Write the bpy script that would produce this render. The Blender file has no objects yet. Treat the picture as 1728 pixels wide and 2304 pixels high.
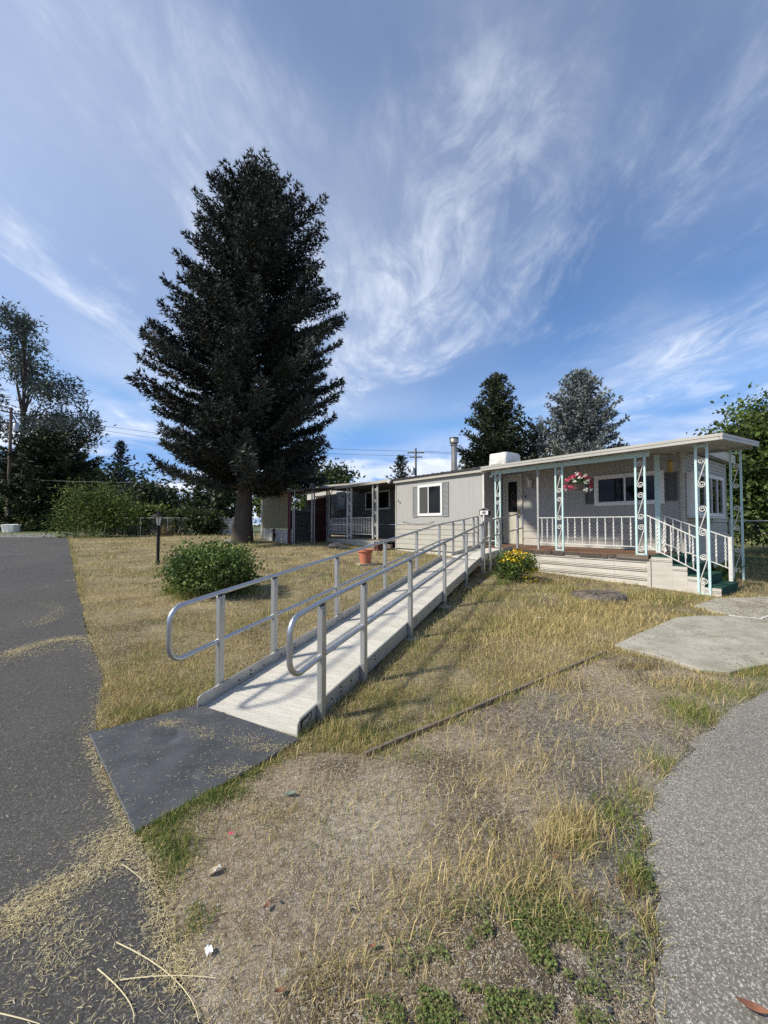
import bpy, math, random
import numpy as np
from mathutils import Vector, Matrix
random.seed(11)
rng = np.random.default_rng(11)
sc = bpy.context.scene
col = sc.collection
R = math.radians
U = random.uniform

# ------------------------------------------------------------------ camera
F, CX, CY, EYE = 900.0, 864.0, 1152.0, 1.5      # focal length and centre in photo pixels, eye height
PITCH = math.atan(28 / F)
cam_data = bpy.data.cameras.new('camera')
cam = bpy.data.objects.new('camera', cam_data); col.objects.link(cam)
cam.location = (0, 0, EYE)
cam.rotation_euler = (R(90) + PITCH, 0, 0)
cam_data.sensor_fit = 'HORIZONTAL'; cam_data.sensor_width = 36.0
cam_data.lens = 36.0 * F / 1728.0
cam_data.clip_start = 0.05; cam_data.clip_end = 2000
sc.camera = cam

# ------------------------------------------------------------------ sky
SUN_H = Vector((-0.93, -0.37)).normalized()     # horizontal direction towards the sun
SUN_EL = R(43)
world = bpy.data.worlds.new('World'); sc.world = world; world.use_nodes = True
wn = world.node_tree.nodes; wl = world.node_tree.links; wn.clear()
def wnode(t, **k):
    n = wn.new(t)
    for a, b in k.items(): setattr(n, a, b)
    return n
def wmath(op, a, b=None, clamp=False):
    n = wn.new('ShaderNodeMath'); n.operation = op; n.use_clamp = clamp
    for i, x in enumerate((a, b)):
        if x is None: continue
        if isinstance(x, (int, float)): n.inputs[i].default_value = x
        else: wl.new(x, n.inputs[i])
    return n.outputs[0]
sky = wnode('ShaderNodeTexSky', sky_type='NISHITA', sun_disc=False)
sky.sun_elevation = SUN_EL
sky.sun_rotation = math.atan2(SUN_H.x, SUN_H.y)
sky.air_density = 0.85; sky.dust_density = 0.15; sky.ozone_density = 4.0; sky.altitude = 600
bg1 = wnode('ShaderNodeBackground'); bg1.inputs[1].default_value = 0.125
vm = wnode('ShaderNodeVectorMath', operation='MINIMUM'); wl.new(sky.outputs[0], vm.inputs[0]); vm.inputs[1].default_value = (1.3, 2.5, 4.8)
hs = wnode('ShaderNodeHueSaturation'); hs.inputs['Saturation'].default_value = 1.12; wl.new(vm.outputs[0], hs.inputs['Color'])
wl.new(hs.outputs[0], bg1.inputs[0])
tc = wnode('ShaderNodeTexCoord'); sep = wnode('ShaderNodeSeparateXYZ'); wl.new(tc.outputs['Generated'], sep.inputs[0])
zz = wmath('ADD', wmath('MAXIMUM', sep.outputs[2], 0.0), 0.10)
ux = wmath('DIVIDE', sep.outputs[0], zz); uy = wmath('DIVIDE', sep.outputs[1], zz)
cmb = wnode('ShaderNodeCombineXYZ'); wl.new(ux, cmb.inputs[0]); wl.new(uy, cmb.inputs[1])
def cloud_noise(scale, rot, sx, sy, detail, dist, rough=0.55, off=(0, 0, 0)):
    mp = wnode('ShaderNodeMapping'); wl.new(cmb.outputs[0], mp.inputs[0])
    mp.inputs['Rotation'].default_value = (0, 0, rot); mp.inputs['Scale'].default_value = (sx, sy, 1)
    mp.inputs['Location'].default_value = off
    n = wnode('ShaderNodeTexNoise'); n.inputs['Scale'].default_value = scale; n.inputs['Detail'].default_value = detail
    n.inputs['Roughness'].default_value = rough; n.inputs['Distortion'].default_value = dist
    wl.new(mp.outputs[0], n.inputs['Vector'])
    return n.outputs['Fac']
def wramp(v, a, b):
    m = wnode('ShaderNodeMapRange'); m.interpolation_type = 'SMOOTHSTEP'; wl.new(v, m.inputs[0])
    m.inputs[1].default_value = a; m.inputs[2].default_value = b
    return m.outputs[0]
streak = wramp(cloud_noise(1.3, R(8), 1.35, 0.62, 8, 0.55, 0.66, (5.2, 1.1, 0)), 0.43, 0.70)
fine = wramp(cloud_noise(4.5, R(12), 1.2, 0.62, 6, 1.2, 0.65, (1.3, 4.0, 0)), 0.34, 0.66)
cover = wramp(cloud_noise(0.80, R(-15), 1.0, 0.8, 3, 0.5, 0.5, (8.3, 4.2, 0)), 0.36, 0.62)
veil = wramp(cloud_noise(0.42, R(30), 1.0, 0.8, 3, 0.4, 0.55, (1.1, 3.4, 0)), 0.36, 0.66)
low = wramp(cloud_noise(0.55, R(0), 0.9, 1.15, 7, 0.3, 0.58, (8.1, 5.5, 0)), 0.47, 0.60)
f1 = wmath('MULTIPLY', wmath('MULTIPLY', streak, cover), wmath('ADD', wmath('MULTIPLY', fine, 0.75), 0.25))
lowmask = wmath('SUBTRACT', 1.0, wramp(sep.outputs[2], 0.10, 0.34))
fac = wmath('ADD', wmath('MULTIPLY', f1, 0.72), wmath('ADD', 0.04, wmath('MULTIPLY', veil, 0.38)))
fac = wmath('ADD', fac, wmath('MULTIPLY', wmath('MULTIPLY', low, lowmask), 0.55))
fac = wmath('MINIMUM', fac, 0.9)
bg2 = wnode('ShaderNodeBackground'); bg2.inputs[0].default_value = (0.86, 0.91, 1.0, 1); bg2.inputs[1].default_value = 0.80
mx = wnode('ShaderNodeMixShader'); wl.new(fac, mx.inputs[0]); wl.new(bg1.outputs[0], mx.inputs[1]); wl.new(bg2.outputs[0], mx.inputs[2])
wo = wnode('ShaderNodeOutputWorld'); wl.new(mx.outputs[0], wo.inputs[0])

# ------------------------------------------------------------------ sun and exposure
sun_data = bpy.data.lights.new('sun', 'SUN'); sun_data.energy = 4.0; sun_data.angle = R(5.0); sun_data.color = (1.0, 0.93, 0.80)
sun = bpy.data.objects.new('sun', sun_data); col.objects.link(sun)
sd = Vector((-SUN_H.x * math.cos(SUN_EL), -SUN_H.y * math.cos(SUN_EL), -math.sin(SUN_EL)))
sun.rotation_euler = sd.to_track_quat('-Z', 'Y').to_euler(); sun.location = (-20, -10, 20)
sc.view_settings.view_transform = 'Standard'; sc.view_settings.look = 'None'
sc.view_settings.exposure = 0.55; sc.view_settings.gamma = 1.0; sc.view_settings.use_curve_mapping = False
sc.render.engine = 'CYCLES'
sc.cycles.use_denoising = False
sc.cycles.max_bounces = 6; sc.cycles.transparent_max_bounces = 8

# ------------------------------------------------------------------ geometry of the place
_ty = np.array([-40, 0, 3.0, 7.2, 10, 14, 18, 25, 60, 400.0]); _tz = np.array([-0.02, -0.01, 0.0, 0.25, 0.37, 0.50, 0.66, 0.78, 0.86, 0.95])
_gy = np.arange(-40, 400, 0.25); _gz = np.interp(_gy, _ty, _tz)
_k = np.exp(-np.linspace(-2, 2, 13) ** 2); _k /= _k.sum()
_gs = np.convolve(np.pad(_gz, 6, mode='edge'), _k, mode='valid')
def G(y): return np.interp(y, _gy, _gs)
def ray(x, y):
    a = (x - CX) / F; b = -(y - CY) / F
    return Vector((a, math.cos(PITCH) - b * math.sin(PITCH), math.sin(PITCH) + b * math.cos(PITCH)))
def ground_at(x, y, dz=0.0):
    d = ray(x, y); z = 0.0
    for _ in range(60):
        t = (z - EYE) / d.z if d.z < -1e-4 else 300.0
        t = min(t, 300.0)
        z = 0.6 * z + 0.4 * (float(G(d.y * t)) + dz)
    return Vector((d.x * t, d.y * t, float(G(d.y * t)) + dz))
def at_depth(x, y, Y):
    d = ray(x, y); t = Y / d.y
    return Vector((d.x * t, Y, EYE + d.z * t))
class Frame:
    """A vertical-plane frame: u runs along the facade, v goes back from it."""
    def __init__(s, ox, oy, ang, zb=0.0):
        s.o = Vector((ox, oy)); s.a = ang; s.zb = zb
        s.ud = Vector((math.cos(ang), math.sin(ang))); s.vd = Vector((-math.sin(ang), math.cos(ang)))
    def uv(s, x, y, v):                       # pixel on the plane v = const -> (u, z)
        d = ray(x, y); dd = Vector((d.x, d.y)); p0 = s.o + s.vd * v
        t = p0.dot(s.vd) / dd.dot(s.vd)
        return (dd * t - s.o).dot(s.ud), EYE + d.z * t
    def vu(s, x, y, u):                       # pixel on the plane u = const -> (v, z)
        d = ray(x, y); dd = Vector((d.x, d.y)); p0 = s.o + s.ud * u
        t = p0.dot(s.ud) / dd.dot(s.ud)
        return (dd * t - s.o).dot(s.vd), EYE + d.z * t
    def w(s, u, v, z=0.0):
        p = s.o + s.ud * u + s.vd * v
        return Vector((p.x, p.y, z))
    def loc(s, p):
        q = Vector((p[0], p[1])) - s.o
        return q.dot(s.ud), q.dot(s.vd)

# ------------------------------------------------------------------ object helpers
def tag(o, label=None, cat=None, group=None, kind=None):
    if label: o['label'] = label
    if cat: o['category'] = cat
    if group: o['group'] = group
    if kind: o['kind'] = kind
    return o
ZB = {}
def thing(name, label, cat, loc=(0, 0, 0), rz=0.0, group=None):
    o = bpy.data.objects.new(name, None); col.objects.link(o)
    o.location = loc; o.rotation_euler = (0, 0, rz); o.empty_display_size = 0.2
    return tag(o, label, cat, group)
def link(name, mesh, parent=None, loc=None, rot=None):
    o = bpy.data.objects.new(name, mesh); col.objects.link(o)
    if parent is not None: o.parent = parent
    if loc is not None: o.location = loc
    if rot is not None: o.rotation_euler = rot
    return o
def copy_tree(o, parent=None):
    c = o.copy(); col.objects.link(c); c.parent = parent
    for ch in list(o.children): copy_tree(ch, c)
    return c
class MB:
    def __init__(s): s.v = []; s.f = []
    def poly(s, *pts):
        n = len(s.v); s.v += [tuple(p) for p in pts]; s.f.append(tuple(range(n, n + len(pts)))); return s
    def box(s, x0, x1, y0, y1, z0, z1):
        n = len(s.v)
        s.v += [(x0, y0, z0), (x1, y0, z0), (x1, y1, z0), (x0, y1, z0), (x0, y0, z1), (x1, y0, z1), (x1, y1, z1), (x0, y1, z1)]
        for f in ((0, 3, 2, 1), (4, 5, 6, 7), (0, 1, 5, 4), (1, 2, 6, 5), (2, 3, 7, 6), (3, 0, 4, 7)): s.f.append(tuple(n + i for i in f))
        return s
    def bar(s, p, q, w, h, up=(0, 0, 1)):
        p = Vector(p); q = Vector(q); d = (q - p).normalized(); up = Vector(up)
        a = d.cross(up)
        if a.length < 1e-4: a = d.cross(Vector((1, 0, 0)))
        a.normalize(); b = a.cross(d).normalized(); a = a * (w / 2); b = b * (h / 2)
        n = len(s.v)
        for c in (p, q): s.v += [tuple(c - a - b), tuple(c + a - b), tuple(c + a + b), tuple(c - a + b)]
        for f in ((0, 3, 2, 1), (4, 5, 6, 7), (0, 1, 5, 4), (1, 2, 6, 5), (2, 3, 7, 6), (3, 0, 4, 7)): s.f.append(tuple(n + i for i in f))
        return s
    def tube(s, pts, r, k=8, closed=False):
        pts = [Vector(p) for p in pts]; m = len(pts); rr = r if isinstance(r, (list, tuple)) else [r] * m
        n0 = len(s.v); prev = None
        for i, p in enumerate(pts):
            if closed: d = (pts[(i + 1) % m] - pts[i - 1])
            else: d = pts[min(i + 1, m - 1)] - pts[max(i - 1, 0)]
            d.normalize()
            if prev is None:
                a = d.cross(Vector((0, 0, 1)))
                if a.length < 0.05: a = d.cross(Vector((1, 0, 0)))
            else:
                a = prev - d * prev.dot(d)
            a.normalize(); prev = a; b = d.cross(a)
            for j in range(k):
                t = 2 * math.pi * j / k
                s.v.append(tuple(p + a * (rr[i] * math.cos(t)) + b * (rr[i] * math.sin(t))))
        for i in range(m if closed else m - 1):
            i2 = (i + 1) % m
            for j in range(k):
                j2 = (j + 1) % k
                s.f.append((n0 + i * k + j, n0 + i * k + j2, n0 + i2 * k + j2, n0 + i2 * k + j))
        if not closed:
            s.f.append(tuple(n0 + j for j in range(k))[::-1]); s.f.append(tuple(n0 + (m - 1) * k + j for j in range(k)))
        return s
    def lathe(s, prof, c=(0, 0, 0), k=20, cap=True):
        n0 = len(s.v); m = len(prof)
        for r, z in prof:
            for j in range(k):
                t = 2 * math.pi * j / k; s.v.append((c[0] + r * math.cos(t), c[1] + r * math.sin(t), c[2] + z))
        for i in range(m - 1):
            for j in range(k):
                j2 = (j + 1) % k; s.f.append((n0 + i * k + j, n0 + i * k + j2, n0 + (i + 1) * k + j2, n0 + (i + 1) * k + j))
        if cap:
            s.f.append(tuple(n0 + j for j in range(k))[::-1]); s.f.append(tuple(n0 + (m - 1) * k + j for j in range(k)))
        return s
    def prism(s, poly, z0, z1):
        """vertical prism over a plan polygon; z0/z1 numbers or functions of (x, y)"""
        fz = lambda z, p: z(p[0], p[1]) if callable(z) else z
        n = len(s.v); m = len(poly)
        s.v += [(p[0], p[1], fz(z0, p)) for p in poly] + [(p[0], p[1], fz(z1, p)) for p in poly]
        s.f.append(tuple(n + i for i in range(m))[::-1]); s.f.append(tuple(n + m + i for i in range(m)))
        for i in range(m): j = (i + 1) % m; s.f.append((n + i, n + j, n + m + j, n + m + i))
        return s
    def mesh(s, name, mat, smooth=False, dz=0.0):
        me = bpy.data.meshes.new(name)
        me.from_pydata([(x, y, z - dz) for x, y, z in s.v] if dz else s.v, [], s.f); me.validate(); me.update()
        if mat: me.materials.append(mat)
        if smooth:
            me.shade_smooth(); me.set_sharp_from_angle(angle=R(38))
        return me
    def build(s, name, mat, parent=None, smooth=False):
        dz = ZB.get(parent.name, 0.0) if parent is not None else 0.0
        return link(name, s.mesh(name, mat, smooth, dz), parent)
def np_mesh(name, V, T, mat, colors=None, k=3, smooth=False):
    """fast mesh from numpy: V (n,3), T (m,k) faces, optional colour per vertex"""
    V = np.ascontiguousarray(V, dtype=np.float32); T = np.ascontiguousarray(T, dtype=np.int32)
    me = bpy.data.meshes.new(name)
    me.vertices.add(len(V)); me.vertices.foreach_set('co', V.ravel())
    me.loops.add(T.size); me.loops.foreach_set('vertex_index', T.ravel())
    me.polygons.add(len(T)); me.polygons.foreach_set('loop_start', np.arange(0, T.size, k, dtype=np.int32))
    if smooth: me.polygons.foreach_set('use_smooth', np.ones(len(T), dtype=bool))
    if colors is not None:
        a = me.color_attributes.new('tint', 'FLOAT_COLOR', 'POINT')
        C = np.ones((len(V), 4), dtype=np.float32); C[:, :3] = colors; a.data.foreach_set('color', C.ravel())
    me.materials.append(mat); me.update(calc_edges=True)
    return me
def vnoise(x, y, scale, seed):
    """smooth value noise in [0,1]"""
    r = np.random.default_rng(seed).random((64, 64))
    a = np.asarray(x) * scale + 1000; b = np.asarray(y) * scale + 1000
    i = np.floor(a).astype(int); j = np.floor(b).astype(int); fx = a - i; fy = b - j
    fx = fx * fx * (3 - 2 * fx); fy = fy * fy * (3 - 2 * fy)
    g = lambda p, q: r[p % 64, q % 64]
    return (g(i, j) * (1 - fx) + g(i + 1, j) * fx) * (1 - fy) + (g(i, j + 1) * (1 - fx) + g(i + 1, j + 1) * fx) * fy
def fbm(x, y, scale, seed):
    return (vnoise(x, y, scale, seed) + 0.5 * vnoise(x, y, scale * 2.1, seed + 1) + 0.25 * vnoise(x, y, scale * 4.3, seed + 2)) / 1.75
def inside(x, y, poly):
    x = np.asarray(x); y = np.asarray(y); r = np.zeros(x.shape, bool); n = len(poly)
    for i in range(n):
        x1, y1 = poly[i][0], poly[i][1]; x2, y2 = poly[(i + 1) % n][0], poly[(i + 1) % n][1]
        if y1 == y2: continue
        c = ((y1 > y) != (y2 > y)) & (x < (x2 - x1) * (y - y1) / (y2 - y1) + x1)
        r ^= c
    return r

# ------------------------------------------------------------------ materials
def material(name, rgb, rough=0.6, metal=0.0, var=0.0, vscale=8.0, rgb2=None, bump=0.0, bscale=60.0, stretch=(1, 1, 1), spec=0.5, attr=False, grime=None, sss=False, objvar=0.0):
    m = bpy.data.materials.new(name); m.use_nodes = True
    nt = m.node_tree; N = nt.nodes; Lk = nt.links; p = N['Principled BSDF']
    p.inputs['Base Color'].default_value = (*rgb, 1); p.inputs['Roughness'].default_value = rough
    p.inputs['Metallic'].default_value = metal; p.inputs['Specular IOR Level'].default_value = spec
    out = None
    if attr:
        a = N.new('ShaderNodeAttribute'); a.attribute_name = 'tint'; out = a.outputs['Color']
    t = None
    def coords():
        nonlocal t
        if t is None:
            c = N.new('ShaderNodeTexCoord'); mp = N.new('ShaderNodeMapping'); mp.inputs['Scale'].default_value = stretch
            Lk.new(c.outputs['Object'], mp.inputs[0]); t = mp.outputs[0]
        return t
    if rgb2 is not None or var > 0:
        n = N.new('ShaderNodeTexNoise'); n.inputs['Scale'].default_value = vscale; n.inputs['Detail'].default_value = 6; n.inputs['Roughness'].default_value = 0.62
        Lk.new(coords(), n.inputs['Vector'])
        r = N.new('ShaderNodeMapRange'); r.inputs[1].default_value = 0.32; r.inputs[2].default_value = 0.68; Lk.new(n.outputs['Fac'], r.inputs[0])
        x = N.new('ShaderNodeMix'); x.data_type = 'RGBA'
        c2 = rgb2 if rgb2 is not None else tuple(c * (1 - var) for c in rgb)
        x.inputs['A'].default_value = (*rgb, 1); x.inputs['B'].default_value = (*c2, 1)
        Lk.new(r.outputs[0], x.inputs['Factor'])
        if out is not None:
            q = N.new('ShaderNodeMix'); q.data_type = 'RGBA'; q.blend_type = 'MULTIPLY'; q.inputs['Factor'].default_value = 1
            Lk.new(out, q.inputs['A']); Lk.new(x.outputs['Result'], q.inputs['B']); out = q.outputs['Result']
        else: out = x.outputs['Result']
    if grime is not None:
        g, gs, lo, hi = grime
        n = N.new('ShaderNodeTexNoise'); n.inputs['Scale'].default_value = gs; n.inputs['Detail'].default_value = 8; n.inputs['Roughness'].default_value = 0.7
        Lk.new(coords(), n.inputs['Vector'])
        r = N.new('ShaderNodeMapRange'); r.inputs[1].default_value = lo; r.inputs[2].default_value = hi; Lk.new(n.outputs['Fac'], r.inputs[0])
        x = N.new('ShaderNodeMix'); x.data_type = 'RGBA'; Lk.new(r.outputs[0], x.inputs['Factor'])
        if out is not None: Lk.new(out, x.inputs['A'])
        else: x.inputs['A'].default_value = (*rgb, 1)
        x.inputs['B'].default_value = (*g, 1); out = x.outputs['Result']
    if objvar > 0:
        oi = N.new('ShaderNodeObjectInfo'); mr = N.new('ShaderNodeMapRange'); mr.inputs[3].default_value = 1 - objvar; mr.inputs[4].default_value = 1 + objvar * 0.6; Lk.new(oi.outputs['Random'], mr.inputs[0])
        q = N.new('ShaderNodeMix'); q.data_type = 'RGBA'; q.blend_type = 'MULTIPLY'; q.inputs['Factor'].default_value = 1
        if out is not None: Lk.new(out, q.inputs['A'])
        else: q.inputs['A'].default_value = (*rgb, 1)
        Lk.new(mr.outputs[0], q.inputs['B']); out = q.outputs['Result']
    if out is not None: Lk.new(out, p.inputs['Base Color'])
    if bump > 0:
        n = N.new('ShaderNodeTexNoise'); n.inputs['Scale'].default_value = bscale; n.inputs['Detail'].default_value = 5; Lk.new(coords(), n.inputs['Vector'])
        b = N.new('ShaderNodeBump'); b.inputs['Strength'].default_value = bump; b.inputs['Distance'].default_value = 0.02
        Lk.new(n.outputs['Fac'], b.inputs['Height']); Lk.new(b.outputs[0], p.inputs['Normal'])
    if sss:      # thin leaf: some light passes through
        tr = N.new('ShaderNodeBsdfTranslucent'); ms = N.new('ShaderNodeMixShader'); ms.inputs[0].default_value = 0.28
        if out is not None: Lk.new(out, tr.inputs[0])
        else: tr.inputs[0].default_value = (*rgb, 1)
        Lk.new(p.outputs[0], ms.inputs[1]); Lk.new(tr.outputs[0], ms.inputs[2])
        Lk.new(ms.outputs[0], N['Material Output'].inputs[0])
    return m
def speckle_material(name, base, dark, light, rough=0.85, scale=260.0, light_at=0.68, dust=None):
    """aggregate: fine light and dark stones in a binder"""
    m = bpy.data.materials.new(name); m.use_nodes = True
    nt = m.node_tree; N = nt.nodes; Lk = nt.links; p = N['Principled BSDF']; p.inputs['Roughness'].default_value = rough
    c = N.new('ShaderNodeTexCoord')
    big = N.new('ShaderNodeTexNoise'); big.inputs['Scale'].default_value = 0.7; big.inputs['Detail'].default_value = 6; Lk.new(c.outputs['Object'], big.inputs['Vector'])
    v = N.new('ShaderNodeTexVoronoi'); v.inputs['Scale'].default_value = scale; Lk.new(c.outputs['Object'], v.inputs['Vector'])
    sepc = N.new('ShaderNodeSeparateColor'); Lk.new(v.outputs['Color'], sepc.inputs[0])
    n2 = N.new('ShaderNodeTexNoise'); n2.inputs['Scale'].default_value = 35; n2.inputs['Detail'].default_value = 4; Lk.new(c.outputs['Object'], n2.inputs['Vector'])
    m1 = N.new('ShaderNodeMix'); m1.data_type = 'RGBA'; m1.inputs['A'].default_value = (*base, 1); m1.inputs['B'].default_value = (*dark, 1)
    r1 = N.new('ShaderNodeMapRange'); r1.inputs[1].default_value = 0.35; r1.inputs[2].default_value = 0.65; Lk.new(big.outputs['Fac'], r1.inputs[0]); Lk.new(r1.outputs[0], m1.inputs['Factor'])
    r2 = N.new('ShaderNodeMapRange'); r2.inputs[1].default_value = light_at; r2.inputs[2].default_value = 1.0; Lk.new(sepc.outputs[0], r2.inputs[0])
    m2 = N.new('ShaderNodeMix'); m2.data_type = 'RGBA'; m2.inputs['B'].default_value = (*light, 1); Lk.new(m1.outputs['Result'], m2.inputs['A']); Lk.new(r2.outputs[0], m2.inputs['Factor'])
    r3 = N.new('ShaderNodeMapRange'); r3.inputs[1].default_value = 0.0; r3.inputs[2].default_value = 0.3; r3.inputs[3].default_value = 0.55; r3.inputs[4].default_value = 1.0; Lk.new(sepc.outputs[1], r3.inputs[0])
    m3 = N.new('ShaderNodeMix'); m3.data_type = 'RGBA'; m3.blend_type = 'MULTIPLY'; m3.inputs['Factor'].default_value = 1; Lk.new(m2.outputs['Result'], m3.inputs['A']); Lk.new(r3.outputs[0], m3.inputs['B'])
    r4 = N.new('ShaderNodeMapRange'); r4.inputs[1].default_value = 0.3; r4.inputs[2].default_value = 0.7; r4.inputs[3].default_value = 0.82; r4.inputs[4].default_value = 1.15; Lk.new(n2.outputs['Fac'], r4.inputs[0])
    m4 = N.new('ShaderNodeMix'); m4.data_type = 'RGBA'; m4.blend_type = 'MULTIPLY'; m4.inputs['Factor'].default_value = 1; Lk.new(m3.outputs['Result'], m4.inputs['A']); Lk.new(r4.outputs[0], m4.inputs['B'])
    out = m4.outputs['Result']
    Lk.new(out, p.inputs['Base Color'])
    b = N.new('ShaderNodeBump'); b.inputs['Strength'].default_value = 0.6; b.inputs['Distance'].default_value = 0.006
    Lk.new(sepc.outputs[2], b.inputs['Height']); Lk.new(b.outputs[0], p.inputs['Normal'])
    return m
M = {}
M['alu'] = material('brushed_aluminium', (0.50, 0.50, 0.49), 0.42, 0.75, rgb2=(0.40, 0.40, 0.39), vscale=14, stretch=(1, 1, 0.25), bump=0.03, bscale=90)
M['alu_rail'] = material('aluminium_tube', (0.50, 0.51, 0.53), 0.34, 0.85, rgb2=(0.42, 0.43, 0.45), vscale=20)
M['curb'] = material('mill_aluminium_curb', (0.44, 0.44, 0.43), 0.48, 0.6, rgb2=(0.34, 0.34, 0.33), vscale=6, grime=((0.22, 0.21, 0.19), 9, 0.55, 0.85))
M['deck'] = material('grit_coated_deck', (0.60, 0.575, 0.52), 0.72, 0.0, rgb2=(0.46, 0.435, 0.375), vscale=16, stretch=(0.35, 3.2, 1), bump=0.3, bscale=120, grime=((0.52, 0.42, 0.25), 1.6, 0.54, 0.80), objvar=0.10)
M['rubber'] = material('black_rubber', (0.035, 0.038, 0.042), 0.55, 0.0, rgb2=(0.075, 0.078, 0.085), vscale=4, bump=0.25, bscale=130, grime=((0.13, 0.14, 0.15), 3, 0.58, 0.8))
M['wall'] = material('painted_siding', (0.365, 0.365, 0.350), 0.62, rgb2=(0.325, 0.325, 0.31), vscale=2.2, stretch=(4, 4, 0.5), grime=((0.30, 0.28, 0.24), 3, 0.55, 0.85))
M['wall_lap'] = material('painted_lap_siding', (0.42, 0.405, 0.36), 0.6, rgb2=(0.36, 0.345, 0.30), vscale=3, stretch=(0.6, 0.6, 3), grime=((0.28, 0.25, 0.20), 4, 0.55, 0.82), objvar=0.07)
M['rear_wall'] = material('shade_darkened_siding', (0.15, 0.14, 0.125), 0.8, rgb2=(0.10, 0.095, 0.085), vscale=4, stretch=(1, 1, 3))  # deep porch shade is put into this siding colour
M['white'] = material('white_paint', (0.66, 0.65, 0.62), 0.45, rgb2=(0.52, 0.50, 0.46), vscale=9)
M['white_vinyl'] = material('white_vinyl', (0.70, 0.70, 0.68), 0.35)
M['skirt'] = material('weathered_white_skirting', (0.55, 0.525, 0.47), 0.55, rgb2=(0.45, 0.42, 0.36), vscale=3, stretch=(0.5, 0.5, 4), grime=((0.33, 0.28, 0.21), 4, 0.52, 0.80), objvar=0.08)
M['teal'] = material('pale_turquoise_paint', (0.43, 0.60, 0.585), 0.5, rgb2=(0.52, 0.67, 0.655), vscale=10, grime=((0.30, 0.38, 0.36), 25, 0.66, 0.85))
M['grey_post'] = material('grey_painted_steel', (0.38, 0.38, 0.37), 0.5, rgb2=(0.30, 0.30, 0.29), vscale=12)
M['wood_deck'] = material('brown_porch_boards', (0.20, 0.105, 0.060), 0.7, rgb2=(0.13, 0.07, 0.042), vscale=5, stretch=(1, 6, 1), grime=((0.30, 0.22, 0.16), 8, 0.6, 0.85))
M['rot'] = material('rotten_timber', (0.10, 0.075, 0.055), 0.85, rgb2=(0.045, 0.035, 0.03), vscale=9, bump=0.5, bscale=30)
M['green_carpet'] = material('green_outdoor_carpet', (0.022, 0.065, 0.050), 0.95, rgb2=(0.032, 0.085, 0.066), vscale=12, bump=0.5, bscale=220, spec=0.1, grime=((0.07, 0.09, 0.06), 5, 0.6, 0.85))
M['shutter'] = material('grey_shutter', (0.235, 0.25, 0.255), 0.5, rgb2=(0.20, 0.21, 0.215), vscale=9)
M['shutter_dark'] = material('charcoal_shutter', (0.10, 0.105, 0.105), 0.55)
M['glass'] = material('dark_window_glass', (0.010, 0.011, 0.012), 0.05, spec=0.22)
M['screen'] = material('insect_screen', (0.05, 0.05, 0.047), 0.7)
M['door'] = material('cream_door', (0.50, 0.48, 0.40), 0.45, rgb2=(0.44, 0.42, 0.35), vscale=4)
M['roof_trim'] = material('weathered_white_metal_trim', (0.43, 0.415, 0.375), 0.5, rgb2=(0.33, 0.315, 0.28), vscale=2.5, stretch=(0.4, 1, 5), grime=((0.30, 0.28, 0.24), 6, 0.58, 0.85))
M['roof_dark'] = material('black_roof_metal', (0.025, 0.024, 0.024), 0.5, rgb2=(0.045, 0.04, 0.038), vscale=7)
M['roof_top'] = material('coated_roof', (0.42, 0.42, 0.40), 0.7, var=0.3, vscale=3)
M['soffit'] = material('white_soffit_panel', (0.42, 0.41, 0.38), 0.6, rgb2=(0.33, 0.32, 0.30), vscale=3)
M['flue'] = material('galvanised_flue', (0.42, 0.39, 0.35), 0.42, 0.8, rgb2=(0.26, 0.22, 0.19), vscale=6, stretch=(1, 1, 0.4))
M['dark_metal'] = material('dark_metal', (0.06, 0.055, 0.05), 0.5, 0.5)
M['black'] = material('black_paint', (0.010, 0.010, 0.010), 0.6, spec=0.2)
M['canvas'] = material('white_canvas', (0.68, 0.67, 0.64), 0.8, rgb2=(0.55, 0.54, 0.50), vscale=3, bump=0.9, bscale=7)
M['terracotta'] = material('terracotta', (0.50, 0.165, 0.095), 0.75, rgb2=(0.42, 0.14, 0.085), vscale=9)
M['soil'] = material('soil', (0.06, 0.045, 0.035), 0.95, var=0.5, vscale=30)
M['concrete'] = material('old_concrete', (0.40, 0.375, 0.31), 0.85, rgb2=(0.25, 0.23, 0.18), vscale=3.4, bump=0.5, bscale=60, grime=((0.20, 0.18, 0.13), 5, 0.54, 0.80))
M['block'] = material('painted_block', (0.50, 0.49, 0.46), 0.8, rgb2=(0.40, 0.39, 0.36), vscale=6, bump=0.3, bscale=40)
M['fibreglass'] = material('aged_yellow_fibreglass', (0.215, 0.195, 0.10), 0.5, rgb2=(0.13, 0.12, 0.065), vscale=2, stretch=(5, 5, 0.4))
M['corrugated'] = material('weathered_corrugated_metal', (0.46, 0.46, 0.44), 0.5, 0.3, rgb2=(0.33, 0.32, 0.30), vscale=5)
M['maroon'] = material('maroon_paint', (0.075, 0.014, 0.017), 0.7, rgb2=(0.05, 0.011, 0.012), vscale=9)
M['galv'] = material('galvanised_steel', (0.46, 0.47, 0.48), 0.4, 0.75, rgb2=(0.36, 0.36, 0.37), vscale=14)
M['bark'] = material('spruce_bark', (0.085, 0.068, 0.055), 0.95, rgb2=(0.045, 0.036, 0.030), vscale=7, stretch=(2, 2, 0.5), bump=1.0, bscale=16)
M['bark_grey'] = material('grey_bark', (0.13, 0.115, 0.10), 0.95, rgb2=(0.07, 0.06, 0.05), vscale=7, stretch=(2, 2, 0.5), bump=0.8, bscale=16)
M['pole'] = material('utility_pole_wood', (0.15, 0.115, 0.090), 0.9, rgb2=(0.10, 0.075, 0.06), vscale=6, stretch=(4, 4, 0.3))
M['needle'] = material('conifer_needles', (1, 1, 1), 0.65, attr=True, spec=0.25)
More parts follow.
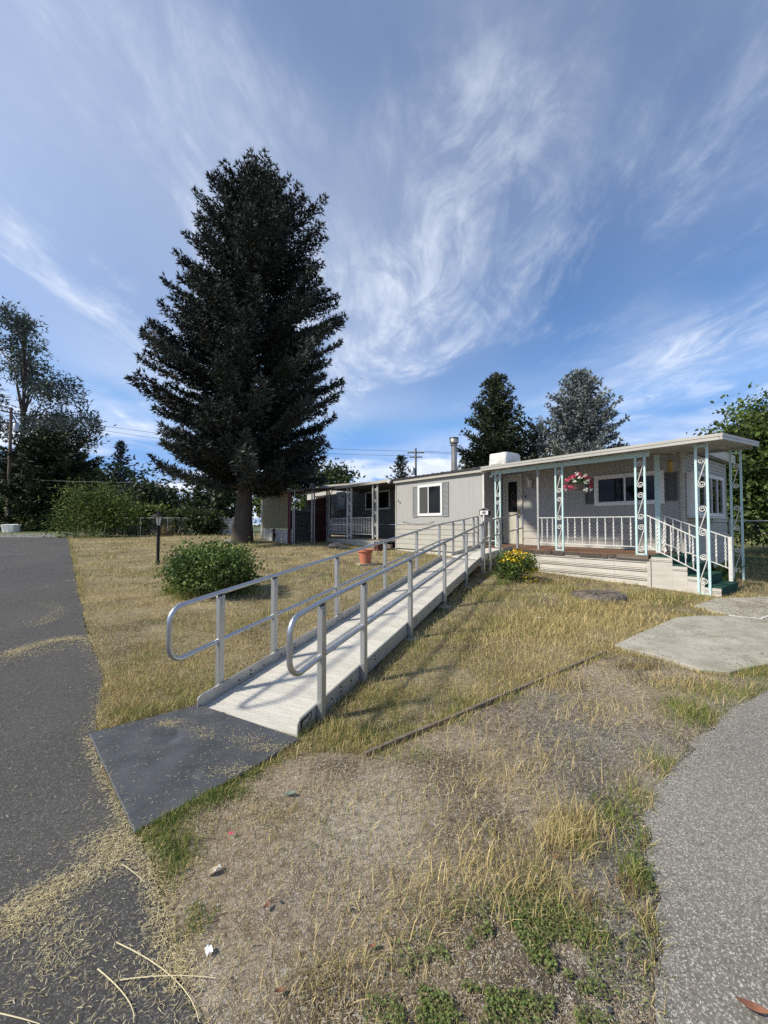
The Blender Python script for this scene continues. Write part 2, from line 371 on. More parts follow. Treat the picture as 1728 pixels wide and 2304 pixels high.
M['leaf'] = material('leaves', (1, 1, 1), 0.55, attr=True, spec=0.3, sss=True)
M['blade'] = material('grass_blades', (1, 1, 1), 0.75, attr=True, spec=0.15, sss=True)
M['straw'] = material('dry_straw', (1, 1, 1), 0.8, attr=True, spec=0.15)
M['petal'] = material('petals', (1, 1, 1), 0.6, attr=True, sss=True, spec=0.2)
M['timber'] = material('weathered_timber', (0.21, 0.17, 0.13), 0.9, rgb2=(0.11, 0.085, 0.065), vscale=5, stretch=(0.5, 5, 5), bump=0.5, bscale=40)
M['stump'] = material('grey_stump_wood', (0.16, 0.135, 0.11), 0.95, rgb2=(0.06, 0.05, 0.042), vscale=9, bump=1.0, bscale=25)
M['rock'] = material('grey_rock', (0.22, 0.21, 0.19), 0.9, rgb2=(0.13, 0.12, 0.11), vscale=7, bump=0.6, bscale=14)
M['stone_dark'] = material('dark_stone', (0.055, 0.06, 0.065), 0.85, var=0.4, vscale=40)
M['paper'] = material('white_paper', (0.74, 0.73, 0.70), 0.7)
M['brown_leaf'] = material('dead_leaf', (0.22, 0.09, 0.045), 0.7, rgb2=(0.12, 0.05, 0.03), vscale=40)
M['pink'] = material('pink_petal', (0.62, 0.07, 0.13), 0.6)
M['glow_yellow'] = material('yellow_plastic', (0.30, 0.21, 0.04), 0.5)
M['lamp_glass'] = material('frosted_lamp_glass', (0.70, 0.68, 0.62), 0.3)
M['wire'] = material('overhead_wire', (0.03, 0.03, 0.032), 0.6)
M['neighbour'] = material('pale_neighbour_siding', (0.50, 0.49, 0.46), 0.6, var=0.15, vscale=3)
M['car'] = material('white_car_paint', (0.72, 0.73, 0.74), 0.3)
M['brass'] = material('brass', (0.45, 0.33, 0.14), 0.35, 0.8)
M['road'] = speckle_material('asphalt_road', (0.056, 0.053, 0.049), (0.034, 0.033, 0.031), (0.16, 0.15, 0.135), scale=220, light_at=0.72)
M['drive'] = speckle_material('worn_asphalt_drive', (0.185, 0.172, 0.150), (0.135, 0.126, 0.110), (0.44, 0.415, 0.365), scale=200, light_at=0.66)

# ================================================================== SETTING
# plan outlines, read off the photograph on the ground surface
def gpoly(pts): return [tuple(ground_at(x, y)[:2]) for x, y in pts]
road_edge = gpoly([(152, 1209), (169, 1293), (186, 1370), (198, 1437), (222, 1490), (234, 1530), (228, 1575), (212, 1620), (236, 1740), (296, 1868), (337, 1932), (360, 2004), (368, 2108), (400, 2200), (450, 2304)])
road_edge = road_edge + [(-0.42, 0.9), (-0.30, 0.3), (-0.25, -6.0)]
drive_edge = gpoly([(1728, 1552), (1640, 1602), (1565, 1668), (1495, 1750), (1462, 1830), (1458, 1930), (1466, 2030), (1482, 2150), (1492, 2304)])
drive_edge = [(6.5, drive_edge[0][1] + 1.6)] + drive_edge + [(0.85, 0.6), (0.80, -6.0)]
slab_a = gpoly([(1381, 1456), (1450, 1424), (1520, 1394), (1570, 1389)]) + [(5.9, 5.75), (5.9, 3.9)] + gpoly([(1728, 1500), (1682, 1508), (1642, 1519), (1576, 1512), (1477, 1480)])
slab_b = gpoly([(1562, 1366), (1609, 1350), (1700, 1347)]) + [(7.4, 7.1), (7.2, 5.85)] + gpoly([(1728, 1410), (1640, 1386)])
mat_poly = gpoly([(200, 1656), (448, 1590), (676, 1668), (560, 1740), (420, 1815), (302, 1882)])
dirt_poly = gpoly([(296, 1868), (430, 1800), (560, 1745), (690, 1690), (825, 1697), (1100, 1580), (1359, 1468), (1480, 1484), (1600, 1522), (1728, 1520)]) + [(7, 4.2), (7, -6), (-0.3, -6), (-0.3, 0.3)] + road_edge[-5:-12:-1]
def interp_edge(edge, y):
    e = sorted([(p[1], p[0]) for p in edge]); return np.interp(y, [a for a, b in e], [b for a, b in e])
road_far = road_edge[0][1]

# ---- ground sheet
def axis(segs):
    out = []
    for a, b, s in segs: out += list(np.arange(a, b, s))
    return np.array(out + [segs[-1][1]])
gx = axis([(-400, -60, 20), (-60, -12, 2.0), (-12, -3.5, 0.4), (-3.5, 6.5, 0.07), (6.5, 14, 0.4), (14, 60, 2.0), (60, 400, 20)])
gyv = axis([(-40, -1, 1.5), (-1, 8.5, 0.07), (8.5, 15, 0.2), (15, 30, 0.6), (30, 70, 2.0), (70, 400, 15)])
XX, YY = np.meshgrid(gx, gyv); ZZ = G(YY)
dirtm = inside(XX, YY, dirt_poly)
rx = interp_edge(road_edge, YY); onroad = (XX < rx) & (YY < road_far + 2)
dxv = interp_edge(drive_edge, YY); ondrive = (XX > dxv) & (YY < drive_edge[0][1])
bumpz = (fbm(XX, YY, 1.6, 5) - 0.5) * 0.05 * np.clip((YY - 2) / 4, 0, 1) + (fbm(XX, YY, 5.0, 9) - 0.5) * 0.018
edg = np.clip(np.exp(-np.clip(dxv - XX, 0, 9) / 0.32) * (0.4 + 1.3 * fbm(XX, YY, 4.0, 191)), 0, 1)[..., None] * (YY < drive_edge[0][1] + 0.2)[..., None]
near = (np.abs(XX) < 12) & (YY < 30)
ZZ = ZZ + np.where(onroad | ondrive | ~near, -0.012, bumpz - 0.004)
n1 = fbm(XX, YY, 0.9, 21); n2 = fbm(XX, YY, 3.3, 33); n3 = fbm(XX, YY, 9.0, 44)
lawnc = (np.array([0.310, 0.242, 0.130])[None, None] * (1 - n1[..., None]) + np.array([0.165, 0.140, 0.075])[None, None] * n1[..., None]) * (0.8 + 0.4 * n2[..., None])
dirtc = (np.array([0.275, 0.215, 0.140])[None, None] * (1 - n2[..., None]) + np.array([0.370, 0.300, 0.210])[None, None] * n2[..., None]) * (0.8 + 0.4 * n3[..., None])
grav = np.clip((n1 - 0.52) * 6, 0, 1)[..., None] * np.clip((XX - 0.2) / 0.8, 0, 1)[..., None]
dirtc = dirtc * (1 - 0.75 * grav) + np.array([0.165, 0.155, 0.14])[None, None] * 0.75 * grav
dirtc = dirtc * (1 - 0.8 * edg) + np.array([0.150, 0.140, 0.126])[None, None] * 0.8 * edg
farg = np.clip((YY - 24) / 10, 0, 1)[..., None] + np.clip((XX - 8.0) / 1.5, 0, 1)[..., None] * np.clip((YY - 7) / 2, 0, 1)[..., None]
farg = np.clip(farg, 0, 1)
pale = np.clip((fbm(XX, YY, 1.7, 201) - 0.56) * 7, 0, 1)[..., None]; dark = np.clip((fbm(XX, YY, 2.4, 211) - 0.56) * 7, 0, 1)[..., None]
dirtc = dirtc * (1 - 0.6 * pale) + np.array([0.47, 0.41, 0.32])[None, None] * 0.6 * pale; dirtc = dirtc * (1 - 0.5 * dark)
lawnc = lawnc * (1 - 0.4 * dark) + np.array([0.30, 0.245, 0.155])[None, None] * 0.35 * pale
for px_, py_, rad_, c_, k_ in ((1330, 1650, 0.55, (0.165, 0.155, 0.138), 0.85), (1420, 2150, 0.14, (0.150, 0.142, 0.13), 0.9), (1390, 1950, 0.14, (0.155, 0.147, 0.133), 0.8), (820, 1880, 0.30, (0.46, 0.42, 0.35), 0.6), (700, 1990, 0.22, (0.22, 0.19, 0.17), 0.55), (1100, 1620, 0.35, (0.20, 0.15, 0.11), 0.5), (860, 1800, 0.25, (0.47, 0.42, 0.34), 0.5)):
    g_ = ground_at(px_, py_); q_ = (np.clip(np.exp(-((XX - g_.x) ** 2 + (YY - g_.y) ** 2) / rad_ ** 2) * (0.5 + n2), 0, 1) * k_)[..., None]; dirtc = dirtc * (1 - q_) + np.array(c_)[None, None] * q_ * (0.75 + 0.5 * n3[..., None])
cc = np.where(dirtm[..., None], dirtc, lawnc)
cc = cc * (1 - farg) + np.array([0.07, 0.105, 0.032])[None, None] * (0.7 + 0.6 * n2[..., None]) * farg
nx, ny = len(gx), len(gyv)
idx = np.arange(nx * ny).reshape(ny, nx)
quads = np.stack([idx[:-1, :-1], idx[:-1, 1:], idx[1:, 1:], idx[1:, :-1]], -1).reshape(-1, 4)
def ground_material():
    m = bpy.data.materials.new('dry_ground'); m.use_nodes = True; N = m.node_tree.nodes; Lk = m.node_tree.links; p = N['Principled BSDF']
    p.inputs['Roughness'].default_value = 0.95; p.inputs['Specular IOR Level'].default_value = 0.1
    a = N.new('ShaderNodeAttribute'); a.attribute_name = 'tint'; c = N.new('ShaderNodeTexCoord'); out = a.outputs['Color']; hts = []
    for sc_, det, lo, hi in ((26, 8, 0.45, 1.5), (140, 4, 0.55, 1.4)):
        n = N.new('ShaderNodeTexNoise'); n.inputs['Scale'].default_value = sc_; n.inputs['Detail'].default_value = det; n.inputs['Roughness'].default_value = 0.7; Lk.new(c.outputs['Object'], n.inputs['Vector'])
        r = N.new('ShaderNodeMapRange'); r.inputs[1].default_value = 0.3; r.inputs[2].default_value = 0.7; r.inputs[3].default_value = lo; r.inputs[4].default_value = hi; Lk.new(n.outputs['Fac'], r.inputs[0])
        q = N.new('ShaderNodeMix'); q.data_type = 'RGBA'; q.blend_type = 'MULTIPLY'; q.inputs['Factor'].default_value = 1; Lk.new(out, q.inputs['A']); Lk.new(r.outputs[0], q.inputs['B']); out = q.outputs['Result']; hts.append(n.outputs['Fac'])
    v = N.new('ShaderNodeTexVoronoi'); v.inputs['Scale'].default_value = 120; Lk.new(c.outputs['Object'], v.inputs['Vector']); sp_ = N.new('ShaderNodeSeparateColor'); Lk.new(v.outputs['Color'], sp_.inputs[0])
    r = N.new('ShaderNodeMapRange'); r.inputs[1].default_value = 0.86; r.inputs[2].default_value = 0.96; Lk.new(sp_.outputs[0], r.inputs[0])
    q = N.new('ShaderNodeMix'); q.data_type = 'RGBA'; Lk.new(r.outputs[0], q.inputs['Factor']); Lk.new(out, q.inputs['A']); q.inputs['B'].default_value = (0.46, 0.42, 0.36, 1)
    Lk.new(q.outputs['Result'], p.inputs['Base Color'])
    ad = N.new('ShaderNodeMath'); Lk.new(hts[0], ad.inputs[0]); Lk.new(hts[1], ad.inputs[1])
    b = N.new('ShaderNodeBump'); b.inputs['Strength'].default_value = 0.9; b.inputs['Distance'].default_value = 0.02; Lk.new(ad.outputs[0], b.inputs['Height']); Lk.new(b.outputs[0], p.inputs['Normal'])
    return m
M['ground'] = ground_material()
g_me = np_mesh('ground', np.stack([XX, YY, ZZ], -1).reshape(-1, 3), quads, M['ground'], cc.reshape(-1, 3), k=4, smooth=True)
tag(link('ground', g_me), kind='structure')

# ---- asphalt sheets built in rows
def sheet(name, ys, x0, x1, m, dz, cols=14):
    V = []; t = np.linspace(0, 1, cols)
    for y, a, b in zip(ys, x0, x1):
        for k in t: V.append((a + (b - a) * k, y, float(G(y)) + dz))
    n = len(ys); idx = np.arange(n * cols).reshape(n, cols)
    q = np.stack([idx[:-1, :-1], idx[:-1, 1:], idx[1:, 1:], idx[1:, :-1]], -1).reshape(-1, 4)
    return tag(link(name, np_mesh(name, np.array(V), q, m, None, k=4, smooth=True)), kind='structure')
ys = np.concatenate([np.arange(-6, 9, 0.06), np.arange(9, road_far, 0.3), [road_far]])
xe = interp_edge(road_edge, ys) + (fbm(ys, ys * 0, 6.0, 71) - 0.5) * 0.06 * np.clip(ys / 3, 0.3, 1.5)
sheet('road', ys, np.full(len(ys), -60.0), xe, M['road'], 0.004, 24)
ys2 = np.array([road_far - 0.3, road_far + 1, road_far + 4, road_far + 6.5])
M['road_far'] = speckle_material('pale_crossroad_asphalt', (0.15, 0.15, 0.15), (0.13, 0.13, 0.13), (0.24, 0.24, 0.23), scale=120)
sheet('cross_road', ys2, np.full(4, -140.0), np.array([xe[-1] - 0.3, xe[-1] - 0.2, xe[-1] - 0.1, xe[-1]]), M['road_far'], 0.010, 6)
ys = np.arange(-6, drive_edge[0][1], 0.05)
xe = interp_edge(drive_edge, ys) + (fbm(ys, ys * 0, 6.0, 73) - 0.5) * 0.16 + (fbm(ys, ys * 0 + 3, 30.0, 75) - 0.5) * 0.06
sheet('driveway', ys, xe, np.full(len(ys), 14.0), M['drive'], 0.004, 18)

# ---- concrete slabs, rubber mat, timber edging
def slab(name, poly, top, m, label, cat, th=0.1):
    b = MB(); b.prism(poly, lambda x, y: float(G(y)) + top - th, lambda x, y: float(G(y)) + top)
    o = b.build(name, m); bv = o.modifiers.new('edge', 'BEVEL'); bv.width = 0.006; bv.segments = 1
    if cat: tag(o, label, cat)
    else: tag(o, label, kind='structure')
    return o
slab('concrete_pad', slab_a, 0.03, M['concrete'], 'large cracked concrete pad between the driveway and the porch steps', None)
slab('concrete_walk', slab_b, 0.03, M['concrete'], 'narrow concrete walk at the foot of the green steps', None)
slab('rubber_mat', mat_poly, 0.022, M['rubber'], 'dark rubber mat lying between the road and the ramp foot', 'mat', th=0.03)
ta, tb = ground_at(822, 1699), ground_at(1362, 1468)
b = MB(); n = 9
for i in range(n):
    p = ta.lerp(tb, i / n); q = ta.lerp(tb, (i + 1) / n)
    sag = 0.004 * math.sin(i * 2.1)
    b.bar((p.x + sag, p.y, p.z - 0.004 + sag), (q.x + 0.004 * math.sin(i * 2.1 + 2.1), q.y, q.z - 0.004 + 0.004 * math.sin(i * 2.1 + 2.1)), 0.030, 0.05)
tag(b.build('edging_timber', M['timber']), 'long weathered timber edging half sunk between lawn and bare dirt', 'timber')

# ================================================================== RAMP
ra = math.atan2(0.9165, 0.40)                      # heading of the ramp on plan
RL, RS = 7.30, 0.085                               # length, slope
WID = 0.96
_fl, _fr = ground_at(448, 1592, 0.012), ground_at(665, 1655, 0.012)
RF = Frame((_fl.x + _fr.x) / 2, (_fl.y + _fr.y) / 2, ra - math.pi / 2)   # u across (right +), v along the ramp
ramp = thing('wheelchair_ramp', 'long silver aluminium wheelchair ramp with handrails leading up to the porch', 'ramp', (RF.o.x, RF.o.y, 0), RF.a)
ZR = 0.018
dz_r = lambda v: ZR + max(v, 0) * RS
HW = WID / 2
# deck planks across the ramp
npl = 48; pw = RL / npl
pl = MB(); pl.box(-HW + 0.004, HW - 0.004, 0.002, pw - 0.002, -0.03, 0.0)
for rk in range(4): pl.box(-HW + 0.006, HW - 0.006, 0.012 + rk * 0.036, 0.018 + rk * 0.036, 0.0005, 0.0028)
pl; plm = pl.mesh('deck_plank', M['deck'])
for i in range(npl):
    o = link('deck_plank', plm, ramp, (0, i * pw, dz_r(i * pw)), (math.atan(RS), 0, 0))
# kerbs in three lengths each side
def kerb_section(x, v0, v1, first, nm='side_kerb'):
    b = MB(); t = 0.005; z0, z1 = -0.045, 0.098
    prof = []
    if first: prof = [(v0, -0.012), (v0, 0.075), (v0 + 0.006, 0.090), (v0 + 0.022, 0.098)]
    else: prof = [(v0, z0), (v0, z1)]
    prof += [(v1, z1), (v1, z0)]
    if first: prof += [(v0 + 0.4, z0)]
    n = len(prof); vs = []
    for sx in (-t, t):
        for v, z in prof: vs.append((x + sx, v, dz_r(v) + z))
    b.v = vs; b.f = [tuple(range(n))[::-1], tuple(range(n, 2 * n))] + [(i, (i + 1) % n, n + (i + 1) % n, n + i) for i in range(n)]
    # rolled top lip
    b.bar((x, v0 + (0.03 if first else 0.002), dz_r(v0) + z1), (x, v1 - 0.002, dz_r(v1) + z1 - 0.0), 0.016, 0.010)
    return b.build(nm, M['curb'], ramp)
joints = [0, 1.15, 2.44, 4.88, RL]
kerbs = {}
for sx in (-1, 1):
    for i in range(4):
        kerbs[(sx, i)] = kerb_section(sx * (HW + 0.003), joints[i] + (0.002 if i else 0), joints[i + 1] - 0.002, i == 0)
# bolts along the kerbs
bolt = MB().lathe([(0.008, 0), (0.008, 0.006), (0.005, 0.009)], k=6).mesh('bolt', M['dark_metal'])
for sx in (-1, 1):
    for v in (0.45, 0.60, 0.78, 1.05, 1.28, 2.2, 2.34, 2.54, 3.1, 4.78, 4.98, 6.2):
        s = -1 if sx < 0 else 1
        x = sx * (HW + 0.003) + 0.006
        for dz in (0.03, 0.065) if v in (0.60, 1.28, 2.54) else (0.04,):
            o = link('bolt', bolt, ramp, (x, v, dz_r(v) + dz), (0, R(90), 0))
# posts
post_s = [0.26, 0.98, 2.25, 3.85, 5.5, 7.22]
RH, MH = 0.87, 0.46
def ramp_ground(u, v):
    p = RF.w(u, v); return float(G(p.y))
for sx in (-1, 1):
    for i, v in enumerate(post_s):
        x = sx * (HW + 0.035)
        zg = ramp_ground(x, v) - 0.01
        top = dz_r(v) + RH - 0.03
        b = MB(); w, d = 0.024, 0.030
        b.box(x - w, x + w, v - d, v + d, dz_r(v) - 0.06, top)
        o = b.build('post', M['alu'], ramp); bv = o.modifiers.new('edge', 'BEVEL'); bv.width = 0.004; bv.segments = 1
        # lower leg and foot plate
        MB().box(x - 0.019, x + 0.019, v - 0.022, v + 0.022, min(zg, dz_r(v) - 0.1), dz_r(v) - 0.055).build('leg', M['alu'], ramp)
        if i >= 2:
            MB().box(x - 0.09, x + 0.09, v - 0.09, v + 0.09, zg - 0.03, zg + 0.018).build('foot_plate', M['concrete'], ramp)
        # saddle bracket holding the handrail
        s = MB(); s.box(x - 0.012, x + 0.012, v - 0.034, v + 0.034, top + 0.002, top + 0.016); s.build('bracket', M['dark_metal'], ramp)
        MB().box(x + 0.0245, x + 0.0285, v - 0.010, v + 0.024, top - 0.075, top + 0.006).build('bracket_tab', M['alu'], ramp)
# handrails: a closed nose at the foot, rising with the ramp
def handrail(x, nose, v_end):
    r = 0.12; pts = []
    zt = lambda v: dz_r(v) + RH; zm = lambda v: dz_r(v) + MH
    vn = nose
    zT = ZR + RH + nose * RS * 0; 
    zt0 = ZR + RH + 0.0; zm0 = ZR + MH
    pts.append((x, v_end, zm(v_end)))
    pts.append((x, 0.26, zm(0.26)))
    k = 7
    for i in range(k + 1):
        a = -math.pi / 2 - (math.pi / 2) * i / k
        pts.append((x, vn + r + r * math.cos(a), zm0 + r + r * math.sin(a) - 0.015))
    for i in range(k + 1):
        a = math.pi - (math.pi / 2) * i / k
        pts.append((x, vn + r + r * math.cos(a), zt0 - r + r * math.sin(a) - 0.015))
    pts.append((x, 0.26, zt(0.26)))
    pts.append((x, v_end, zt(v_end)))
    return MB().tube(pts, 0.0205, 10).build('handrail', M['alu_rail'], ramp, True)
handrail(-(HW + 0.035), -0.24, RL)
handrail(HW + 0.035, -0.14, RL)
# logo plate on the front of the right-hand kerb
lx = HW + 0.003 + 0.0055
def side_poly(b, pts, x, t=0.0015):   # polygon in (v, z) on the outer face of the kerb
    n = len(pts); k = len(b.v)
    for xx in (x, x + t):
        for v, z in pts: b.v.append((xx, v, dz_r(v) + z))
    b.f += [tuple(k + i for i in range(n))[::-1], tuple(k + n + i for i in range(n))] + [(k + i, k + (i + 1) % n, k + n + (i + 1) % n, k + n + i) for i in range(n)]
b = MB(); out = [(0.030, 0.012), (0.030, 0.080), (0.165, 0.085), (0.165, 0.055), (0.140, 0.032), (0.095, 0.016)]
side_poly(b, out, lx); lo = b.build('logo_plate', M['black'], kerbs[(1, 0)])
lo.parent = kerbs[(1, 0)]
b = MB(); inn = [(0.042, 0.018), (0.042, 0.052), (0.060, 0.074), (0.066, 0.056), (0.078, 0.078), (0.088, 0.058), (0.104, 0.080), (0.112, 0.060), (0.128, 0.081), (0.150, 0.082), (0.150, 0.060), (0.128, 0.040), (0.092, 0.024)]
side_poly(b, inn, lx + 0.002); b.build('logo_mark', M['alu'], kerbs[(1, 0)])

# angled landing and second flight up to the porch
HF = Frame(5.746, 7.20, R(-52.3))                   # porch frame: u along the front (right +), v back
HZ = 0.25
ra2 = HF.a                                          # second flight runs along +v of the house
zl = dz_r(RL)                                       # deck height at the end of the first flight
pr = RF.w(HW, RL); pL = RF.w(-HW, RL)
ru, rv = HF.loc(pr)
W2 = 0.96
second_v0, second_v1 = rv + 0.04, -0.04
zs0, zs1 = zl + 0.05, 0.865
z2 = lambda v: zs0 + (zs1 - zs0) * (v - second_v0) / (second_v1 - second_v0)
def Hl(u, v, z): # house frame -> ramp local
    p = HF.w(u, v); a, c = RF.loc(p); return (a, c, z)
wedge = MB()
q = [RF.loc(pr), RF.loc(pL), RF.loc(HF.w(ru - W2, second_v0)), RF.loc(HF.w(ru, second_v0))]
wedge.prism([q[0], q[3], q[2], q[1]], zl - 0.03, zl + 0.012); wedge.build('landing_plate', M['alu'], ramp)
n2p = max(4, int((second_v1 - second_v0) / 0.152)); pw2 = (second_v1 - second_v0) / n2p
for i in range(n2p):
    v0 = second_v0 + i * pw2; b = MB(); n = 0
    c = [Hl(ru - W2, v0 + 0.0015, z2(v0)), Hl(ru, v0 + 0.0015, z2(v0)), Hl(ru, v0 + pw2 - 0.0015, z2(v0 + pw2)), Hl(ru - W2, v0 + pw2 - 0.0015, z2(v0 + pw2))]
    b.v = [(x, y, z - 0.03) for x, y, z in c] + c
    b.f = [(0, 3, 2, 1), (4, 5, 6, 7), (0, 1, 5, 4), (1, 2, 6, 5), (2, 3, 7, 6), (3, 0, 4, 7)]
    b.build('deck_plank', M['deck'], ramp)
for u in (ru - W2 - 0.004, ru + 0.004):
    b = MB(); p = Hl(u, second_v0, z2(second_v0) + 0.015); q2 = Hl(u, second_v1, z2(second_v1) + 0.015)
    b.bar(p, q2, 0.010, 0.15); b.build('side_kerb', M['curb'], ramp)
def flight_rail(u, v0, v1, start_mid, square_end, z_off=0.0):
    pts = []
    if square_end:
        pts = [Hl(u, v0, z2(v0) + MH + 0.02), Hl(u, v1, z2(v1) + MH + 0.02), Hl(u, v1 + 0.005, z2(v1) + MH + 0.04), Hl(u, v1 + 0.005, z2(v1) + RH - 0.02), Hl(u, v1, z2(v1) + RH), Hl(u, v0, z2(v0) + RH)]
        MB().tube(pts, 0.017, 8).build('handrail', M['alu_rail'], ramp, True)
    else:
        MB().tube([Hl(u, v0, z2(v0) + RH), Hl(u, v1, z2(v1) + RH)], 0.017, 8).build('handrail', M['alu_rail'], ramp, True)
        MB().tube([Hl(u, v0, z2(v0) + MH), Hl(u, v1, z2(v1) + MH)], 0.017, 8).build('handrail', M['alu_rail'], ramp, True)
ur, ul = ru + 0.035, ru - W2 - 0.035
flight_rail(ur, rv + 0.02, 0.38, True, True)
flight_rail(ul, second_v0, -0.15, True, False)
# short links of rail round the outside of the turn
for h in (RH, MH):
    a = (-(HW + 0.035), RL, dz_r(RL) + h); c = Hl(ul, second_v0, z2(second_v0) + h)
    MB().tube([a, c], 0.018, 8).build('rail_link', M['alu_rail'], ramp, True)
    a = (HW + 0.035, RL, dz_r(RL) + h); c = Hl(ur, rv + 0.02, z2(rv + 0.02) + h)
    MB().tube([a, c], 0.018, 8).build('rail_link', M['alu_rail'], ramp, True)
for u, vs in ((ur, (rv + 0.06, rv + 0.30, rv + 0.68, 0.16)), (ul, (second_v0 + 0.08, second_v0 + 0.5, second_v0 + 0.9, -0.16))):
    for i, v in enumerate(vs):
        p = HF.w(u, v); zg = float(G(p.y)) - 0.01
        onp = v > 0.0
        b = MB(); x, y, _ = Hl(u, v, 0)
        zlo = 0.885 if onp else zg
        b.bar((x, y, zlo), (x, y, z2(v) + RH - 0.02), 0.05, 0.045, (math.cos(HF.a - RF.a), math.sin(HF.a - RF.a), 0)); b.build('post', M['alu'], ramp)
        if not onp and i < 3:
            MB().box(x - 0.08, x + 0.08, y - 0.08, y + 0.08, zg - 0.03, zg + 0.015).build('foot_plate', M['concrete'], ramp)

# ================================================================== MAIN HOUSE
VB = 1.60        # recessed wall behind the porch
VF = 0.69        # front of the left-hand room
ZT = 3.16        # top of the walls
ZLAP = 1.52      # lap siding below, grooved panel above
u_ret = HF.uv(1131, 1150, VB)[0]        # return wall between the two
u_left = HF.uv(891, 1150, VF)[0]
u_end = HF.uv(1536, 1150, VB)[0]
V_BACK = 5.2
house = thing('mobile_home', 'long low grey mobile home with white trimmed windows behind the porch', 'house', (HF.o.x, HF.o.y, HZ), HF.a); ZB[house.name] = HZ
def grooved(u0, u1, z0, z1, v, step=0.10, axis='u'):
    """flat panel with narrow vertical grooves; faces -v (axis u) or +u (axis v)"""
    b = MB(); prof = [(u0, 0)]; x = u0 + step
    while x < u1 - 0.02:
        prof += [(x - 0.004, 0), (x - 0.002, 0.003), (x + 0.002, 0.003), (x + 0.004, 0)]; x += step
    prof.append((u1, 0)); n = len(prof)
    for z in (z0, z1):
        for p, d in prof: b.v.append((p, v + d, z) if axis == 'u' else (v - d, p, z))
    for i in range(n - 1): b.f.append((i, i + 1, n + i + 1, n + i))
    # back face closes the panel
    k = len(b.v)
    for p, z in ((u0, z0), (u1, z0), (u1, z1), (u0, z1)): b.v.append((p, v + 0.05, z) if axis == 'u' else (v - 0.05, p, z))
    b.f.append((k, k + 3, k + 2, k + 1)); b.f += [(0, k, k + 1, n - 1)[::-1], (n, 2 * n - 1, k + 2, k + 3)[::-1]]
    return b
def lap_rows(u0, u1, z_bot, z_top, h, v, parent, mat, name='siding_board', axis='u', sag=0.0):
    n = max(1, int(round((z_top - z_bot) / h))); hh = (z_top - z_bot) / n
    for i in range(n):
        a = z_bot + i * hh; c = a + hh - 0.002
        b = MB()
        if axis == 'u':
            b.v = [(u0, v - 0.018, a), (u1, v - 0.018, a + sag * i), (u1, v + 0.03, a), (u0, v + 0.03, a), (u0, v - 0.003, c), (u1, v - 0.003, c), (u1, v + 0.03, c), (u0, v + 0.03, c)]
        else:
            b.v = [(v + 0.018, u0, a), (v + 0.018, u1, a), (v - 0.03, u1, a), (v - 0.03, u0, a), (v + 0.003, u0, c), (v + 0.003, u1, c), (v - 0.03, u1, c), (v - 0.03, u0, c)]
        b.f = [(0, 3, 2, 1), (4, 5, 6, 7), (0, 1, 5, 4), (1, 2, 6, 5), (2, 3, 7, 6), (3, 0, 4, 7)]
        b.build(name, mat, parent)
# walls: upper panels
grooved(u_left, u_ret, ZLAP, ZT - 0.06, VF).build('wall_panel', M['wall'], house)
grooved(VF + 0.001, VB - 0.001, ZLAP, ZT - 0.06, u_ret, 0.10, 'v').build('wall_panel', M['wall'], house)
grooved(u_ret + 0.001, u_end, ZLAP, ZT, VB).build('wall_panel', M['wall'], house)
# dark core keeps the house closed
MB().box(u_left + 0.06, u_ret - 0.06, VF + 0.06, V_BACK, 0.3, ZT - 0.05).box(u_ret - 0.055, u_end - 0.06, VB + 0.06, V_BACK - 0.01, 0.3, ZT - 0.04).build('inner_shell', M['wall'], house)
# lower lap siding
lap_rows(u_left, u_ret - 0.002, 0.62, ZLAP - 0.01, 0.18, VF, house, M['wall_lap'])
lap_rows(u_left + 0.02, u_ret + 0.02, 0.24, 0.60, 0.12, VF + 0.04, house, M['skirt'], 'skirting_board', sag=-0.01)
lap_rows(VF + 0.02, VB - 0.002, 0.90, ZLAP - 0.01, 0.18, u_ret, house, M['wall_lap'], axis='v')
lap_rows(u_ret + 0.02, u_end, 0.90, ZLAP - 0.01, 0.18, VB, house, M['wall_lap'])
# end wall: narrow laps above, wide below
lap_rows(VB + 0.002, V_BACK, 1.56, ZT - 0.02, 0.085, u_end, house, M['wall_lap'], axis='v')
lap_rows(VB + 0.002, V_BACK, 0.34, 1.55, 0.19, u_end, house, M['wall_lap'], axis='v')
# trims
MB().box(u_left - 0.02, u_left + 0.035, VF - 0.022, VF + 0.1, 0.5, ZT - 0.06).build('corner_trim', M['wall_lap'], house)
MB().box(u_ret - 0.035, u_ret + 0.022, VF - 0.024, VF + 0.02, 0.62, ZT - 0.06).build('corner_trim', M['white'], house)
MB().box(u_left - 0.02, u_ret + 0.02, VF - 0.026, VF - 0.002, ZLAP - 0.025, ZLAP + 0.012).build('band_trim', M['wall'], house)
MB().box(u_end - 0.03, u_end + 0.024, VB - 0.026, VB + 0.04, 0.88, ZT).build('corner_trim', M['wall_lap'], house)
# roof of the left room: dark crimped metal edge over a pale fascia
MB().box(u_left - 0.08, u_ret + 0.06, VF - 0.10, VF - 0.06, ZT - 0.10, ZT - 0.005).build('fascia', M['wall_lap'], house)
b = MB(); n = 44; ua, ub = u_left - 0.12, HF.uv(1083, 1050, -0.3)[0] - 0.006
for i in range(n):
    a = ua + (ub - ua) * i / n; c = ua + (ub - ua) * (i + 1) / n
    b.box(a, c - 0.001, VF - 0.13, V_BACK + 0.1, ZT, ZT + 0.05 + (0.014 if i % 2 else 0.0) + 0.006 * math.sin(i * 1.7))
b.build('roof', M['roof_dark'], house)
MB().box(u_ret + 0.51, u_end + 0.15, VB - 0.2, V_BACK + 0.15, ZT + 0.012, ZT + 0.20).build('roof', M['roof_trim'], house)
